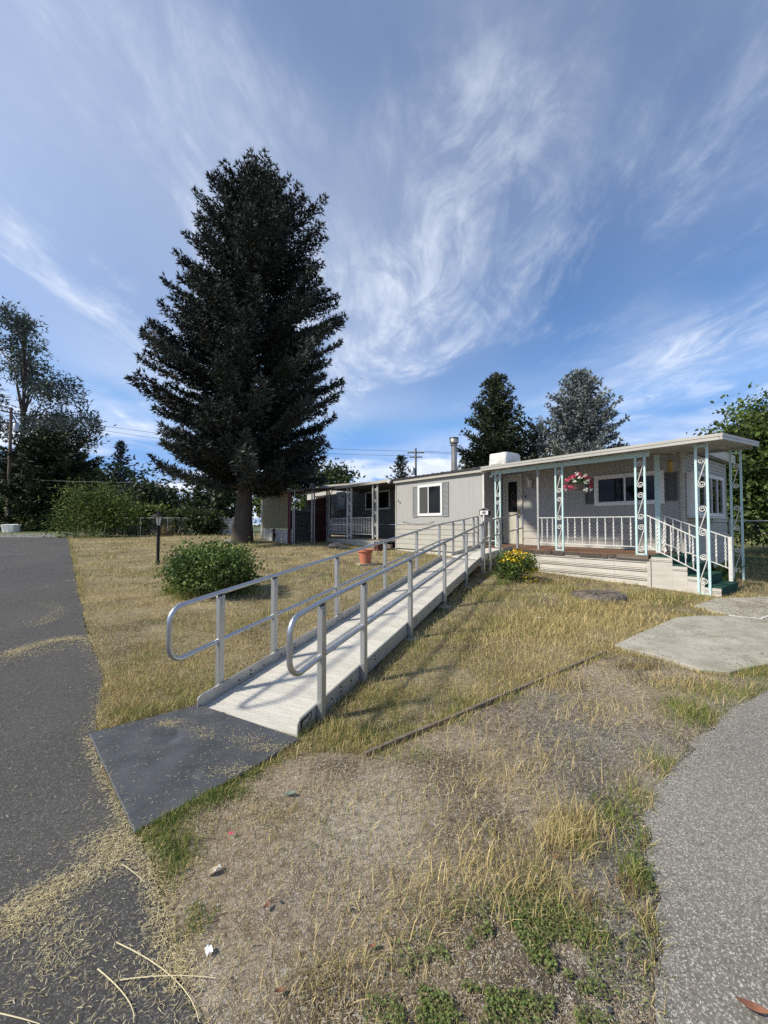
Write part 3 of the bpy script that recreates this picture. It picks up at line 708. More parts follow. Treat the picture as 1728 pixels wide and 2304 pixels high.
# end fascia with peeling paint
v0e, _ = HF.vu(1590, 1020, u_end + 0.16)
MB().box(u_end + 0.152, u_end + 0.18, VB + 0.3, V_BACK + 0.18, ZT + 0.0, ZT + 0.22).build('end_fascia', M['skirt'], house)
# windows
def window(u0, u1, z0, z1, v, frame, parts, parent, fr=0.06, mat=None, deep=0.035, screen=None, axis='u', sgn=-1):
    mat = mat or M['white_vinyl']
    def bx(b, p0, p1, d0, d1, a, c):
        if axis == 'u': b.box(p0, p1, v + min(sgn * d0, sgn * d1), v + max(sgn * d0, sgn * d1), a, c)
        else: b.box(v + min(sgn * d0, sgn * d1), v + max(sgn * d0, sgn * d1), p0, p1, a, c)
        return b
    f = MB()
    bx(f, u0, u1, -0.01, deep, z0, z0 + fr); bx(f, u0, u1, -0.01, deep, z1 - fr, z1)
    bx(f, u0, u0 + fr, -0.01, deep, z0 + fr, z1 - fr); bx(f, u1 - fr, u1, -0.01, deep, z0 + fr, z1 - fr)
    w = f.build('window', mat, parent)
    w_in = u1 - u0 - 2 * fr; x = u0 + fr; mw = 0.035; n = len(parts)
    zb = ZB.get(parent.name, 0)
    for i, s in enumerate(parts):
        x1 = u0 + fr + w_in * sum(parts[:i + 1])
        p = bx(MB(), x + 0.002, x1 - 0.002, 0.0, 0.008, z0 + fr + 0.002, z1 - fr - 0.002)
        link('pane', p.mesh('pane', M['glass'] if screen != i else M['screen'], dz=zb), w)
        # sash round each pane
        if i < n - 1:
            q = bx(MB(), x1 - mw / 2, x1 + mw / 2, -0.005, deep - 0.006, z0 + fr + 0.001, z1 - fr - 0.001)
            link('mullion', q.mesh('mullion', mat, dz=zb), w)
        s1 = MB(); t = 0.014; d = deep - 0.014
        bx(s1, x + 0.003, x1 - 0.003, 0.009, d, z0 + fr + 0.003, z0 + fr + t); bx(s1, x + 0.003, x1 - 0.003, 0.009, d, z1 - fr - t, z1 - fr - 0.003)
        bx(s1, x + 0.003, x + t, 0.009, d, z0 + fr + t, z1 - fr - t); bx(s1, x1 - t, x1 - 0.003, 0.009, d, z0 + fr + t, z1 - fr - t)
        link('sash', s1.mesh('sash', mat, dz=zb), w)
        x = x1
    return w
def shutter(u0, u1, z0, z1, v, mat, parent):
    b = MB(); t = 0.025
    b.box(u0, u1, v - 0.028, v - 0.001, z0, z0 + t).box(u0, u1, v - 0.028, v - 0.001, z1 - t, z1)
    b.box(u0, u0 + t, v - 0.028, v - 0.001, z0 + t, z1 - t).box(u1 - t, u1, v - 0.028, v - 0.001, z0 + t, z1 - t)
    s = b.build('shutter', mat, parent)
    l = MB(); n = int((z1 - z0 - 2 * t) / 0.040); h = (z1 - z0 - 2 * t) / n
    for i in range(n):
        a = z0 + t + i * h; k = len(l.v); e = h * 0.78
        l.v += [(u0 + t, v - 0.024, a), (u1 - t, v - 0.024, a), (u1 - t, v - 0.006, a + e), (u0 + t, v - 0.006, a + e), (u0 + t, v - 0.018, a), (u1 - t, v - 0.018, a), (u1 - t, v - 0.002, a + e), (u0 + t, v - 0.002, a + e)]
        l.f += [(k, k + 1, k + 2, k + 3), (k + 7, k + 6, k + 5, k + 4), (k, k + 4, k + 5, k + 1), (k + 3, k + 2, k + 6, k + 7)]
    o = link('louvres', l.mesh('louvres', mat, dz=ZB.get(parent.name, 0)), s); tag(o, kind='stuff')
    return s
wu0, wz1 = HF.uv(941, 1093, VF); wu1, wz0 = HF.uv(996, 1160, VF)
window(wu0, wu1, wz0 + 0.0, wz1, VF, M['white_vinyl'], [0.44, 0.56], house, 0.075, screen=0)
su0 = HF.uv(929.5, 1100, VF)[0]; su1 = HF.uv(1010, 1100, VF)[0]
shutter(su0, wu0 - 0.012, wz0 - 0.03, wz1 - 0.02, VF, M['shutter'], house)
shutter(wu1 + 0.012, su1, wz0 - 0.03, wz1 + 0.02, VF, M['shutter'], house)
fu0, fz = HF.uv(1338, 1071, VB); fu1, _ = HF.uv(1495, 1062, VB); fz1 = HF.uv(1338, 1072, VB)[1]; fz0 = HF.uv(1338, 1139, VB)[1]
window(fu0, fu1, fz0, fz1, VB, None, [0.46, 0.54], house, 0.085, deep=0.045)
pu0 = HF.uv(1317, 1100, VB)[0]; pu1 = HF.uv(1525, 1100, VB)[0]
shutter(pu0, fu0 - 0.01, fz0 + 0.06, fz1 - 0.06, VB, M['shutter_dark'], house)
shutter(fu1 + 0.01, pu1, fz0 + 0.06, fz1 - 0.06, VB, M['shutter_dark'], house)
# garden window standing out from the end wall
ub_ = u_end + 0.20
bv0 = HF.vu(1567, 1100, ub_)[0]; bv1 = HF.vu(1625, 1100, ub_)[0]
bz1 = HF.vu(1567, 1062, ub_)[1]; bz0 = HF.vu(1567, 1160, ub_)[1]
bay = window(bv0, bv1, bz0, bz1, ub_, None, [0.25, 0.25, 0.25, 0.25], house, 0.06, axis='v', sgn=1, deep=0.04)
b = MB(); b.box(u_end + 0.02, ub_ - 0.012, bv0, bv1, bz0 - 0.01, bz0 + 0.03).box(u_end + 0.02, ub_ - 0.012, bv0, bv1, bz1 - 0.03, bz1 + 0.02).box(u_end + 0.02, ub_ - 0.012, bv0, bv0 + 0.04, bz0 + 0.03, bz1 - 0.03).box(u_end + 0.02, ub_ - 0.012, bv1 - 0.04, bv1, bz0 + 0.03, bz1 - 0.03)
link('bay_box', b.mesh('bay_box', M['white_vinyl'], dz=HZ), bay)
link('bay_sill', MB().box(u_end + 0.02, ub_ + 0.06, bv0 - 0.03, bv1 + 0.03, bz0 - 0.05, bz0 - 0.012).mesh('bay_sill', M['white'], dz=HZ), bay)
# wall lantern by the bay and meter box
MB().box(u_end + 0.01, u_end + 0.14, bv1 + 0.25, bv1 + 0.4, bz1 - 0.12, bz1 - 0.02).build('floodlight', M['dark_metal'], house)
# door
du0 = HF.uv(1133, 1150, VB)[0] + 0.02; du1 = HF.uv(1177, 1150, VB)[0]; dz0, dz1 = 0.92, HF.uv(1155, 1068, VB)[1]
fr = MB(); fr.box(du0, du0 + 0.07, VB - 0.05, VB - 0.002, dz0, dz1).box(du1 - 0.07, du1, VB - 0.05, VB - 0.002, dz0, dz1).box(du0 + 0.07, du1 - 0.07, VB - 0.05, VB - 0.002, dz1 - 0.07, dz1)
fr.build('door_frame', M['door'], house)
dr = MB(); a, c = du0 + 0.073, du1 - 0.073
gz0, gz1 = dz0 + 0.95, dz1 - 0.22; ga, gc = a + 0.10, c - 0.10
dr.box(a, ga, VB - 0.03, VB - 0.003, dz0, dz1 - 0.073).box(gc, c, VB - 0.03, VB - 0.003, dz0, dz1 - 0.073).box(ga, gc, VB - 0.03, VB - 0.003, dz0, gz0).box(ga, gc, VB - 0.03, VB - 0.003, gz1, dz1 - 0.073)
door = dr.build('door', M['door'], house)
link('door_glass', MB().box(ga + 0.002, gc - 0.002, VB - 0.018, VB - 0.006, gz0 + 0.002, gz1 - 0.002).mesh('door_glass', M['glass'], dz=HZ), door)
b = MB(); b.box(ga - 0.025, ga, VB - 0.040, VB - 0.0305, gz0 - 0.025, gz1 + 0.025).box(gc, gc + 0.025, VB - 0.040, VB - 0.0305, gz0 - 0.025, gz1 + 0.025).box(ga, gc, VB - 0.040, VB - 0.0305, gz0 - 0.025, gz0).box(ga, gc, VB - 0.040, VB - 0.0305, gz1, gz1 + 0.025)
link('glass_bead', b.mesh('glass_bead', M['door'], dz=HZ), door)
mid = (ga + gc) / 2
link('oval_came', MB().tube([(mid + 0.05 * math.cos(t), VB - 0.021, (gz0 + gz1) / 2 + 0.16 * math.sin(t)) for t in np.linspace(0, 2 * math.pi, 22)[:-1]], 0.004, 5, closed=True).mesh('oval_came', M['brass'], dz=HZ), door)
pm = (a + c) / 2
for x0, x1 in ((a + 0.09, pm - 0.03), (pm + 0.03, c - 0.09)):
    link('raised_panel', MB().box(x0, x1, VB - 0.038, VB - 0.0305, dz0 + 0.14, gz0 - 0.16).mesh('raised_panel', M['door'], dz=HZ), door)
for hz in (gz0 + 0.02, gz0 - 0.10):
    h = MB().lathe([(0.026, 0), (0.03, 0.01), (0.012, 0.02), (0.012, 0.04), (0.028, 0.05), (0.02, 0.07)], k=10)
    h.v = [(x + c - 0.05, -z + VB - 0.03, y + hz) for x, y, z in h.v]
    link('knob', h.mesh('knob', M['brass'], True, dz=HZ), door)
# carriage lantern on the wall right of the door
lu, lz = HF.uv(1191, 1088, VB - 0.12)
ln = MB(); ln.bar((lu - 0.10, VB - 0.002, lz + 0.14), (lu - 0.10, VB - 0.03, lz + 0.14), 0.10, 0.16); ln.tube([(lu - 0.1, VB - 0.03, lz + 0.16), (lu - 0.07, VB - 0.10, lz + 0.2), (lu, VB - 0.12, lz + 0.14)], 0.01, 6)
ln.lathe([(0.075, 0.085), (0.02, 0.13), (0.01, 0.15)], (lu, VB - 0.12, lz), 6)
ln.lathe([(0.03, -0.13), (0.05, -0.10), (0.055, -0.095)], (lu, VB - 0.12, lz), 6)
for k in range(6):
    t = 2 * math.pi * k / 6; ln.bar((lu + 0.05 * math.cos(t), VB - 0.12 + 0.05 * math.sin(t), lz - 0.10), (lu + 0.066 * math.cos(t), VB - 0.12 + 0.066 * math.sin(t), lz + 0.09), 0.010, 0.010)
wlamp = ln.build('wall_lantern', M['white'], house)
link('lantern_glass', MB().lathe([(0.046, -0.095), (0.06, 0.085)], (lu, VB - 0.12, lz), 6).mesh('lantern_glass', M['lamp_glass'], dz=HZ), wlamp)
bu, bz = HF.uv(1183, 1117, VB); MB().box(bu - 0.02, bu + 0.02, VB - 0.02, VB - 0.002, bz - 0.03, bz + 0.03).build('doorbell', M['black'], house)
# digits on the left wall
def digit(txt, u, z, size, v, mat, parent, zb=0.0, name='number'):
    cu = bpy.data.curves.new(name, 'FONT'); cu.body = txt; cu.size = size; cu.extrude = 0.004; cu.align_x = 'CENTER'; cu.align_y = 'CENTER'
    t = bpy.data.objects.new(name, cu); me = bpy.data.meshes.new_from_object(t); bpy.data.objects.remove(t); bpy.data.curves.remove(cu)
    me.name = name; me.materials.clear(); me.materials.append(mat)
    o = link(name, me, parent)
    o.location = (u, v, z - zb); o.rotation_euler = (R(90), 0, 0)
    return o
hu, hz_ = HF.uv(896.5, 1127, VF); digit('2', hu, hz_, 0.14, VF - 0.012, M['shutter_dark'], house, HZ)
hu, hz_ = HF.uv(900.5, 1131, VF); digit('2', hu, hz_, 0.14, VF - 0.012, M['shutter_dark'], house, HZ)
# flue
cu_, cz_ = HF.uv(1022, 1057, 2.2); cxy = (cu_, 2.2)
ct = HF.uv(1022, 985, 2.2)[1]
fl = MB().lathe([(0.24, ZT + 0.03), (0.20, ZT + 0.12), (0.16, ZT + 0.28), (0.105, ZT + 0.30), (0.105, ct - 0.28)], (cu_, 2.2, 0), 16).build('flue_pipe', M['flue'], house, True)
link('storm_collar', MB().lathe([(0.108, 0), (0.15, 0.01), (0.15, 0.03), (0.108, 0.05)], (cu_, 2.2, ct - 0.30), 16).mesh('storm_collar', M['flue'], True, dz=HZ), fl)
link('flue_cap', MB().lathe([(0.13, 0), (0.165, 0.03), (0.165, 0.20), (0.15, 0.22), (0.06, 0.23)], (cu_, 2.2, ct - 0.22), 16).mesh('flue_cap', M['flue'], True, dz=HZ), fl)
link('flue_cap_band', MB().lathe([(0.172, 0), (0.172, 0.05)], (cu_, 2.2, ct - 0.055), 16).mesh('flue_cap_band', M['dark_metal'], True, dz=HZ), fl)
# cable drooping along the lap siding
MB().tube([HF.loc(HF.w(*(HF.uv(905 + 6 * i, 1176 + 6 * math.sin(math.pi * i / 12), VF - 0.03)[0:1] + (VF - 0.03,))))[:1] + (VF - 0.026, HF.uv(905 + 6 * i, 1173 + 6 * math.sin(math.pi * i / 12), VF - 0.026)[1]) for i in range(13)], 0.006, 5).build('cable', M['wire'], house)

# cooler under canvas, on the roof
cu0, _ = HF.uv(1100, 1040, 1.9); cu1, _ = HF.uv(1139, 1040, 1.9); _, ctz = HF.uv(1120, 1020, 1.9)
cooler = thing('evaporative_cooler', 'boxy roof cooler wrapped in a wrinkled white canvas cover', 'cooler', tuple(HF.w((cu0 + cu1) / 2, 2.3, ZT + 0.05)), HF.a)
w_ = (cu1 - cu0) / 2; h_ = ctz - ZT - 0.05
b = MB(); k = 9
for i in range(5):
    z = h_ * i / 4; s = 1.0 - 0.05 * (i == 4)
    for t in range(24):
        a = 2 * math.pi * t / 24; e = 0.2
        x = w_ * s * math.copysign(abs(math.cos(a)) ** e, math.cos(a)); y = 0.42 * s * math.copysign(abs(math.sin(a)) ** e, math.sin(a))
        j = 0.018 * math.sin(t * 3.1 + i * 2.3)
        b.v.append((x + j, y + j, z + (0.02 * math.sin(t * 1.7) if i == 4 else 0)))
for i in range(4):
    for t in range(24): b.f.append((i * 24 + t, i * 24 + (t + 1) % 24, (i + 1) * 24 + (t + 1) % 24, (i + 1) * 24 + t))
b.f.append(tuple(96 + t for t in range(24)))
b.build('canvas_cover', M['canvas'], cooler, False)
MB().box(-w_ * 0.9, w_ * 0.9, -0.36, 0.36, -0.05, 0.02).build('base_tray', M['galv'], cooler)

# ================================================================== FRONT PORCH
FZ = 0.89
porch = thing('porch', 'covered front porch with turquoise scroll posts, white railing and green steps', 'porch', (HF.o.x, HF.o.y, HZ), HF.a); ZB[porch.name] = HZ
u2 = HF.uv(1442, 1150, 0)[0]; u3 = HF.uv(1259, 1150, 0)[0]; u4 = HF.uv(1121, 1150, 0)[0]; us = HF.uv(1211, 1150, 0)[0]; u1 = 0.0
u_dl, u_dr = u_ret + 0.03, u2 + 0.12
# floor boards run along the front
nb = 11; bw = (VB - 0.02 + 0.05) / nb
for i in range(nb):
    MB().box(u_dl, u_dr, -0.05 + i * bw + 0.003, -0.05 + (i + 1) * bw - 0.003, FZ - 0.035, FZ + 0.002 * math.sin(i * 5)).build('floor_board', M['wood_deck'], porch)
b = MB(); x = u_dl; i = 0
while x < u_dr - 0.4:
    w = U(0.12, 0.35); b.box(x, x + w - 0.01, -0.075 + U(0, 0.015), -0.052, FZ - 0.075 - U(0, 0.02), FZ - 0.005 - U(0, 0.025)); x += w
b.build('rotten_edge', M['rot'], porch)
MB().box(u_dr - 0.55, u_dr + 0.02, -0.085, -0.053, FZ - 0.08, FZ + 0.004).build('edge_board', M['timber'], porch)
# skirting: ribbed white panels in three courses
def skirt_course(u0, u1, z0, z1, v, slope=0.0):
    b = MB(); b.box(u0, u1, v - 0.006, v + 0.02, z0, z1)
    for zz_, hh in ((z1 - 0.012, 0.016), (z1 - 0.046, 0.014)):
        b.bar((u0, v - 0.016, zz_), (u1, v - 0.016, zz_), 0.022, hh)
    return b
u_k = HF.uv(1383, 1280, -0.03)[0]; u_k2 = HF.uv(1290, 1280, -0.03)[0]
for (a, c) in ((u_dl + 1.05, u_k - 0.002), (u_k + 0.002, u2 + 0.10)):
    for i in range(3):
        z1 = FZ - 0.085 - i * 0.175; skirt_course(a, c, z1 - 0.166, z1, -0.02 + 0.004 * i).build('skirting_panel', M['skirt'], porch)
MB().box(u_dl, u_dl + 1.04, -0.015, 0.02, 0.22, FZ - 0.09).build('skirting_panel', M['skirt'], porch)
MB().box(u2 + 0.103, u2 + 0.165, -0.045, 0.03, 0.22, FZ - 0.06).build('skirting_post', M['skirt'], porch)
# steps
SW = 1.10
lv = [(-0.48, FZ + 0.004), (-0.25, 0.745), (0.0, 0.575), (0.235, 0.405)]; pu = u2 + 0.17
for i, (ue, zt) in enumerate(lv):
    zb_ = 0.2
    # side panel below each tread
    s = MB(); s.box(pu, ue, -0.02, 0.0, zb_, zt - 0.03)
    st = MB(); st.box(pu if i else pu - 0.02, ue + 0.012, 0.001, SW, zb_, zt)
    o = st.build('step', M['green_carpet'], porch); bv = o.modifiers.new('soft', 'BEVEL'); bv.width = 0.02; bv.segments = 3
    p = s.build('stair_side_panel', M['skirt'], porch)
    for zr in (zt - 0.075, zt - 0.10):
        if zr > zb_: link('rib', MB().bar((pu, -0.025, zr), (ue, -0.025, zr), 0.012, 0.010).mesh('rib', M['skirt'], dz=HZ), p)
    pu = ue + 0.001
# scroll posts
def scroll_points(w, h):
    r1 = w * 0.5; c1 = h / 2 - r1; up = []
    for t in np.linspace(0, 1, 24):
        a = math.radians(560) * (1 - t); r = r1 * (0.22 + 0.78 * t)
        up.append((r * math.cos(a) + (w / 2 - r1) * t * 0.6, c1 + r * math.sin(a)))
    return up + [(-x, -z) for x, z in up[::-1]]
sp = scroll_points(0.122, 0.54)
scr = MB().tube([(x, 0, z) for x, z in sp], 0.0085, 6); scr_white = scr.mesh('scroll', M['white'], True)
def scroll_post(u, v, z0, z1, parent, mat, half=0.082, sec=0.018, scrolls=True, topbar=True, ang=0.0, zs=None, smat=None):
    b = MB(); zb = ZB[parent.name]
    ca, sa = math.cos(ang), math.sin(ang)
    L_ = lambda s: (u + s * half * ca, v + s * half * sa)
    root = MB()
    for s in (-1, 1): x, y = L_(s); root.box(x - sec, x + sec, y - sec, y + sec, z0, z1)
    if topbar:
        root.bar((*L_(-1), z1 - 0.06), (*L_(1), z1 - 0.06), 0.036, 0.03); root.bar((*L_(-1), z0 + 0.02), (*L_(1), z0 + 0.02), 0.036, 0.03)
    p = root.build('post', mat, parent)
    if scrolls:
        n = zs or 3; span = z1 - z0 - 0.12
        for k in range(n):
            z = z1 - 0.10 - span * (k + 0.5) / n
            link('scroll', scr_white if smat is None else smat, p, (u, v, z - zb), (0, 0, ang))
    return p
BZ = 2.93
scroll_post(u1, -0.03, 0.24, 2.97, porch, M['teal'], zs=3)
scroll_post(u2, -0.005, FZ, BZ, porch, M['teal'])
scroll_post(u3, -0.005, FZ, BZ, porch, M['teal'])
scroll_post(u4, -0.005, FZ, BZ, porch, M['teal'], half=0.075)
ubk, vbk = 0.02, 2.30
scroll_post(ubk, vbk, 0.26, 3.10, porch, M['teal'], ang=0.6, half=0.09)
MB().box(us - 0.022, us + 0.022, -0.02, 0.025, FZ, BZ - 0.02).build('slim_post', M['grey_post'], porch)
ut, _z = HF.uv(1481, 1200, SW); MB().box(ut - 0.045, ut + 0.045, SW - 0.025, SW + 0.025, FZ, 3.02).build('timber_post', M['teal'], porch)
# beam under the roof front
MB().box(u4 - 0.12, u2 + 0.16, -0.02, 0.02, BZ - 0.085, BZ + 0.02).build('beam', M['teal'], porch)
b = MB().tube([(u4 - 0.16, -0.02, BZ + 0.02), (u4 - 0.16, -0.02, BZ - 0.08), (u4 - 0.22, -0.03, BZ - 0.14)], 0.03, 8); b.build('downspout', M['teal'], porch, True)
# roof: slopes gently up to the back
ur0 = HF.uv(1083, 1050, -0.3)[0]; ur1 = HF.uv(1618, 975, -0.3)[0]
RZ = 2.96; rise = 0.075
zr = lambda v: RZ + rise * (v + 0.3)
def roof_box(b, a, c, v0, v1, lo, hi):
    k = len(b.v); b.v += [(a, v0, zr(v0) + lo), (c, v0, zr(v0) + lo), (c, v1, zr(v1) + lo), (a, v1, zr(v1) + lo), (a, v0, zr(v0) + hi), (c, v0, zr(v0) + hi), (c, v1, zr(v1) + hi), (a, v1, zr(v1) + hi)]
    b.f += [tuple(k + i for i in f) for f in ((0, 3, 2, 1), (4, 5, 6, 7), (0, 1, 5, 4), (1, 2, 6, 5), (2, 3, 7, 6), (3, 0, 4, 7))]
    return b
vr1 = 2.55
nr = 13; rw = (ur1 - ur0) / nr
for i in range(nr):   # interlocking pans, each with a hanging rib
    b = roof_box(MB(), ur0 + i * rw + 0.002, ur0 + (i + 1) * rw - 0.002, -0.28, vr1 - 0.02 if ur0 + (i + 1) * rw > u_end + 0.05 else VB - 0.03, 0.0, 0.03)
    roof_box(b, ur0 + i * rw + 0.004, ur0 + i * rw + 0.024, -0.27, vr1 - 0.03 if ur0 + (i + 1) * rw > u_end + 0.05 else VB - 0.04, -0.035, -0.001)
    b.build('roof_pan', M['soffit'], porch)
b = MB(); tri = [(ur0 - 0.001, -0.28), (ur0 - 0.001, VF - 0.135), (u_ret - 0.02, VF - 0.135)]  # unseen edge-on fill, added to keep sun off the wall beside the door
b.v = [(x, y, zr(y) + 0.002) for x, y in tri] + [(x, y, zr(y) + 0.028) for x, y in tri]; b.f = [(0, 1, 2), (5, 4, 3), (0, 3, 4, 1), (1, 4, 5, 2), (2, 5, 3, 0)]; b.build('roof_pan', M['soffit'], porch)
def gutter(p, q, outv):
    b = MB(); o = Vector(outv)
    for dz, hh, w in ((0.065, 0.05, 0.05), (0.030, 0.022, 0.034), (0.000, 0.036, 0.046)):
        b.bar(Vector(p) + Vector((0, 0, dz)), Vector(q) + Vector((0, 0, dz)), w, hh)
    return b
gutter((ur0, -0.305, zr(-0.3)), (ur1, -0.305, zr(-0.3)), (0, -1, 0)).build('fascia', M['roof_trim'], porch)
gutter((ur1 + 0.027, -0.33, zr(-0.3)), (ur1 + 0.027, vr1, zr(vr1)), (1, 0, 0)).build('fascia', M['roof_trim'], porch)
MB().bar((u_end + 0.2, 2.30, 3.12), (ur1 - 0.02, 2.30, 3.12), 0.04, 0.05).build('roof_beam', M['grey_post'], porch)
# twisted balusters
def baluster_mesh(h, name='baluster', mat=None):
    b = MB(); n = 26
    for i in range(n + 1):
        t = i / n; a = 0.0; s = 0.0075
        if 0.2 < t < 0.8:
            a = (t - 0.2) / 0.6 * math.pi * 2.5; s = 0.0085 + 0.005 * abs(math.sin((t - 0.2) / 0.6 * math.pi * 5))
        for j in range(4):
            g = a + math.pi / 4 + j * math.pi / 2; b.v.append((s * 1.414 * math.cos(g), s * 1.414 * math.sin(g), t * h))
    for i in range(n):
        for j in range(4): b.f.append((i * 4 + j, i * 4 + (j + 1) % 4, (i + 1) * 4 + (j + 1) % 4, (i + 1) * 4 + j))
    return b.mesh(name, mat or M['white'])
bal = baluster_mesh(0.60)
def railing(p, q, zt0, zt1, parent, h=0.60, count=8, mesh=None, ends=False):
    """rail between plan points p and q; heights of the top rail at both ends"""
    zb = ZB[parent.name]; r = MB()
    r.bar((*p, zt0), (*q, zt1), 0.030, 0.018); r.bar((*p, zt0 - h), (*q, zt1 - h), 0.026, 0.016)
    o = r.build('railing', M['white'], parent)
    for i in range(count):
        t = (i + 0.5) / count
        x = p[0] + (q[0] - p[0]) * t; y = p[1] + (q[1] - p[1]) * t; z = zt0 + (zt1 - zt0) * t
        link('baluster', mesh or bal, o, (x, y, z - h - zb), (0, 0, i * 0.9))
    return o
RT = FZ + 0.77; rh = 0.60
railing((us + 0.03, 0), (u3 - 0.11, 0), RT, RT, porch, rh, 3)
railing((u3 + 0.11, 0), (u2 - 0.11, 0), RT, RT - 0.005, porch, rh, 9)
railing((u2 + 0.11, -0.01), (u1 - 0.10, -0.02), RT + 0.02, RT - 0.40, porch, rh, 7)
railing((ut + 0.06, SW), (0.14, SW), RT + 0.05, RT - 0.42, porch, rh, 8)
railing((ut, SW + 0.05), (ut - 0.02, VB - 0.05), RT + 0.0, RT, porch, rh, 5)
MB().box(ut - 0.03, ut + 0.01, VB - 0.05, VB - 0.02, FZ, RT + 0.04).build('rail_stub', M['white'], porch)
railing((u_ret + 0.06, -0.01), (u4 - 0.10, -0.01), RT, RT, porch, rh, 2)
MB().box(0.115, 0.175, SW - 0.03, SW + 0.03, 0.405, RT - 0.40).build('newel_post', M['white'], porch)

# ================================================================== REAR PORCH (beyond the left-hand room)
VP = 0.62; VPB = 2.7
a738 = HF.uv(738, 1150, VP)[0]
rear = thing('rear_porch', 'shaded side porch with white posts and rails left of the window wall', 'porch', tuple(HF.w(a738, VP, 0.5)), HF.a)
# local frame of this thing: shift u, v so that house-frame numbers can be used directly
class Sub:
    pass
def shift(b, du, dv): b.v = [(x - du, y - dv, z) for x, y, z in b.v]; return b
ZB[rear.name] = 0.5
def rp(b, name, mat, parent=None, smooth=False):
    shift(b, a738, VP)
    if parent is None: return b.build(name, mat, rear, smooth)
    return link(name, b.mesh(name, mat, smooth, 0.5), parent)
RZF = 0.90
nb = 9; bw = (VPB - VP + 0.05) / nb
for i in range(nb): rp(MB().box(a738 - 0.1, u_left - 0.03, VP - 0.05 + i * bw + 0.003, VP - 0.05 + (i + 1) * bw - 0.003, RZF - 0.03, RZF), 'floor_board', M['timber'])
for i in range(3): rp(MB().box(a738 - 0.1, u_left - 0.9, VP - 0.04 + 0.008 * i, VP + 0.01, RZF - 0.04 - 0.14 * (i + 1), RZF - 0.045 - 0.14 * i), 'skirting_board', M['skirt'])
for i in range(2): rp(MB().box(u_left - 0.88, u_left - 0.06, VP - 0.40 + 0.25 * i, VP - 0.05 + 0.0 * i, 0.45, 0.60 + 0.14 * i - (0.001 if i else 0)), 'step', M['timber'])
rp(MB().box(u_left - 0.30, u_left - 0.05, VP - 0.75, VP - 0.42, 0.40, 0.86), 'planter_box', M['maroon'])
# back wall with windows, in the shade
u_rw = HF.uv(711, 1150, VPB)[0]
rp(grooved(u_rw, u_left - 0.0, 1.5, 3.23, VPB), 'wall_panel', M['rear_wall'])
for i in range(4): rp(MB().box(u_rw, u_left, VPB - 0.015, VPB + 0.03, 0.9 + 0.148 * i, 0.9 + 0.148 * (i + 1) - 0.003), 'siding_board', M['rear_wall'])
for (xa, xb) in ((823, 878), (758, 778)):
    q0, z0 = HF.uv(xa, 1148, VPB); q1, _ = HF.uv(xb, 1148, VPB); z1 = HF.uv(xa, 1108, VPB)[1]
    f = MB(); t = 0.07
    f.box(q0, q1, VPB - 0.04, VPB - 0.002, z0, z0 + t).box(q0, q1, VPB - 0.04, VPB - 0.002, z1 - t, z1).box(q0, q0 + t, VPB - 0.04, VPB - 0.002, z0 + t, z1 - t).box(q1 - t, q1, VPB - 0.04, VPB - 0.002, z0 + t, z1 - t)
    w = rp(f, 'window', M['white_vinyl'] if xa > 800 else M['shutter'])
    rp(MB().box(q0 + t + 0.002, q1 - t - 0.002, VPB - 0.02, VPB - 0.006, z0 + t + 0.002, z1 - t - 0.002), 'pane', M['glass'], w)
# roof and fascia
RTZ = HF.uv(880, 1078, VP - 0.12)[1]
a707 = HF.uv(706, 1150, VP)[0]
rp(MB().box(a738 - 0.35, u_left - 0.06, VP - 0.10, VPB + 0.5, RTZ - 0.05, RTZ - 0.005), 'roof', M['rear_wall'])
rp(MB().bar((a738 - 0.36, VP - 0.13, RTZ - 0.045), (u_left - 0.06, VP - 0.13, RTZ - 0.045), 0.05, 0.11), 'fascia', M['roof_trim'])
rp(MB().lathe([(0.03, 0), (0.055, 0.03), (0.055, 0.10), (0.03, 0.12)], (u_left - 0.12, VP - 0.18, RTZ - 0.17), 10), 'floodlight', M['white_vinyl'])
for xa, hw, scr_ in ((844.5, 5.2, True), (786, 4.2, True)):
    q = HF.uv(xa, 1180, VP)[0]; d = HF.uv(xa + hw, 1180, VP)[0] - q
    p = MB(); 
    for s in (-1, 1): p.box(q + s * d - 0.03, q + s * d + 0.03, VP - 0.03, VP + 0.03, RZF, RTZ - 0.10)
    o = rp(p, 'post', M['white'])
    for k in range(4): link('scroll', scr_white, o, (q - a738, 0, 1.25 + k * 0.48 - 0.5))
for xa in (740, 735.5):
    q = HF.uv(xa, 1180, VP)[0]; rp(MB().box(q - 0.025, q + 0.025, VP - 0.03, VP + 0.03, 0.75, RTZ - 0.10), 'post', M['grey_post'])
bal2 = baluster_mesh(0.68, 'baluster')
def rear_rail(xa, xb, n):
    q0 = HF.uv(xa, 1180, VP)[0]; q1 = HF.uv(xb, 1180, VP)[0]
    o = rp(MB().bar((q0, VP, RZF + 0.88), (q1, VP, RZF + 0.88), 0.03, 0.025).bar((q0, VP, RZF + 0.19), (q1, VP, RZF + 0.19), 0.03, 0.02), 'railing', M['white'])
    for i in range(n):
        t = (i + 0.5) / n; link('baluster', bal2, o, (q0 + (q1 - q0) * t - a738, 0, RZF + 0.19 - 0.5), (0, 0, i * 0.7))
rear_rail(741.5, 781, 13); rear_rail(791, 838, 13)
rp(MB().bar((HF.uv(741, 1150, VP)[0], VP, RTZ - 0.35), (HF.uv(748, 1150, VP)[0], VP, RTZ - 0.12), 0.03, 0.03), 'brace', M['grey_post'])

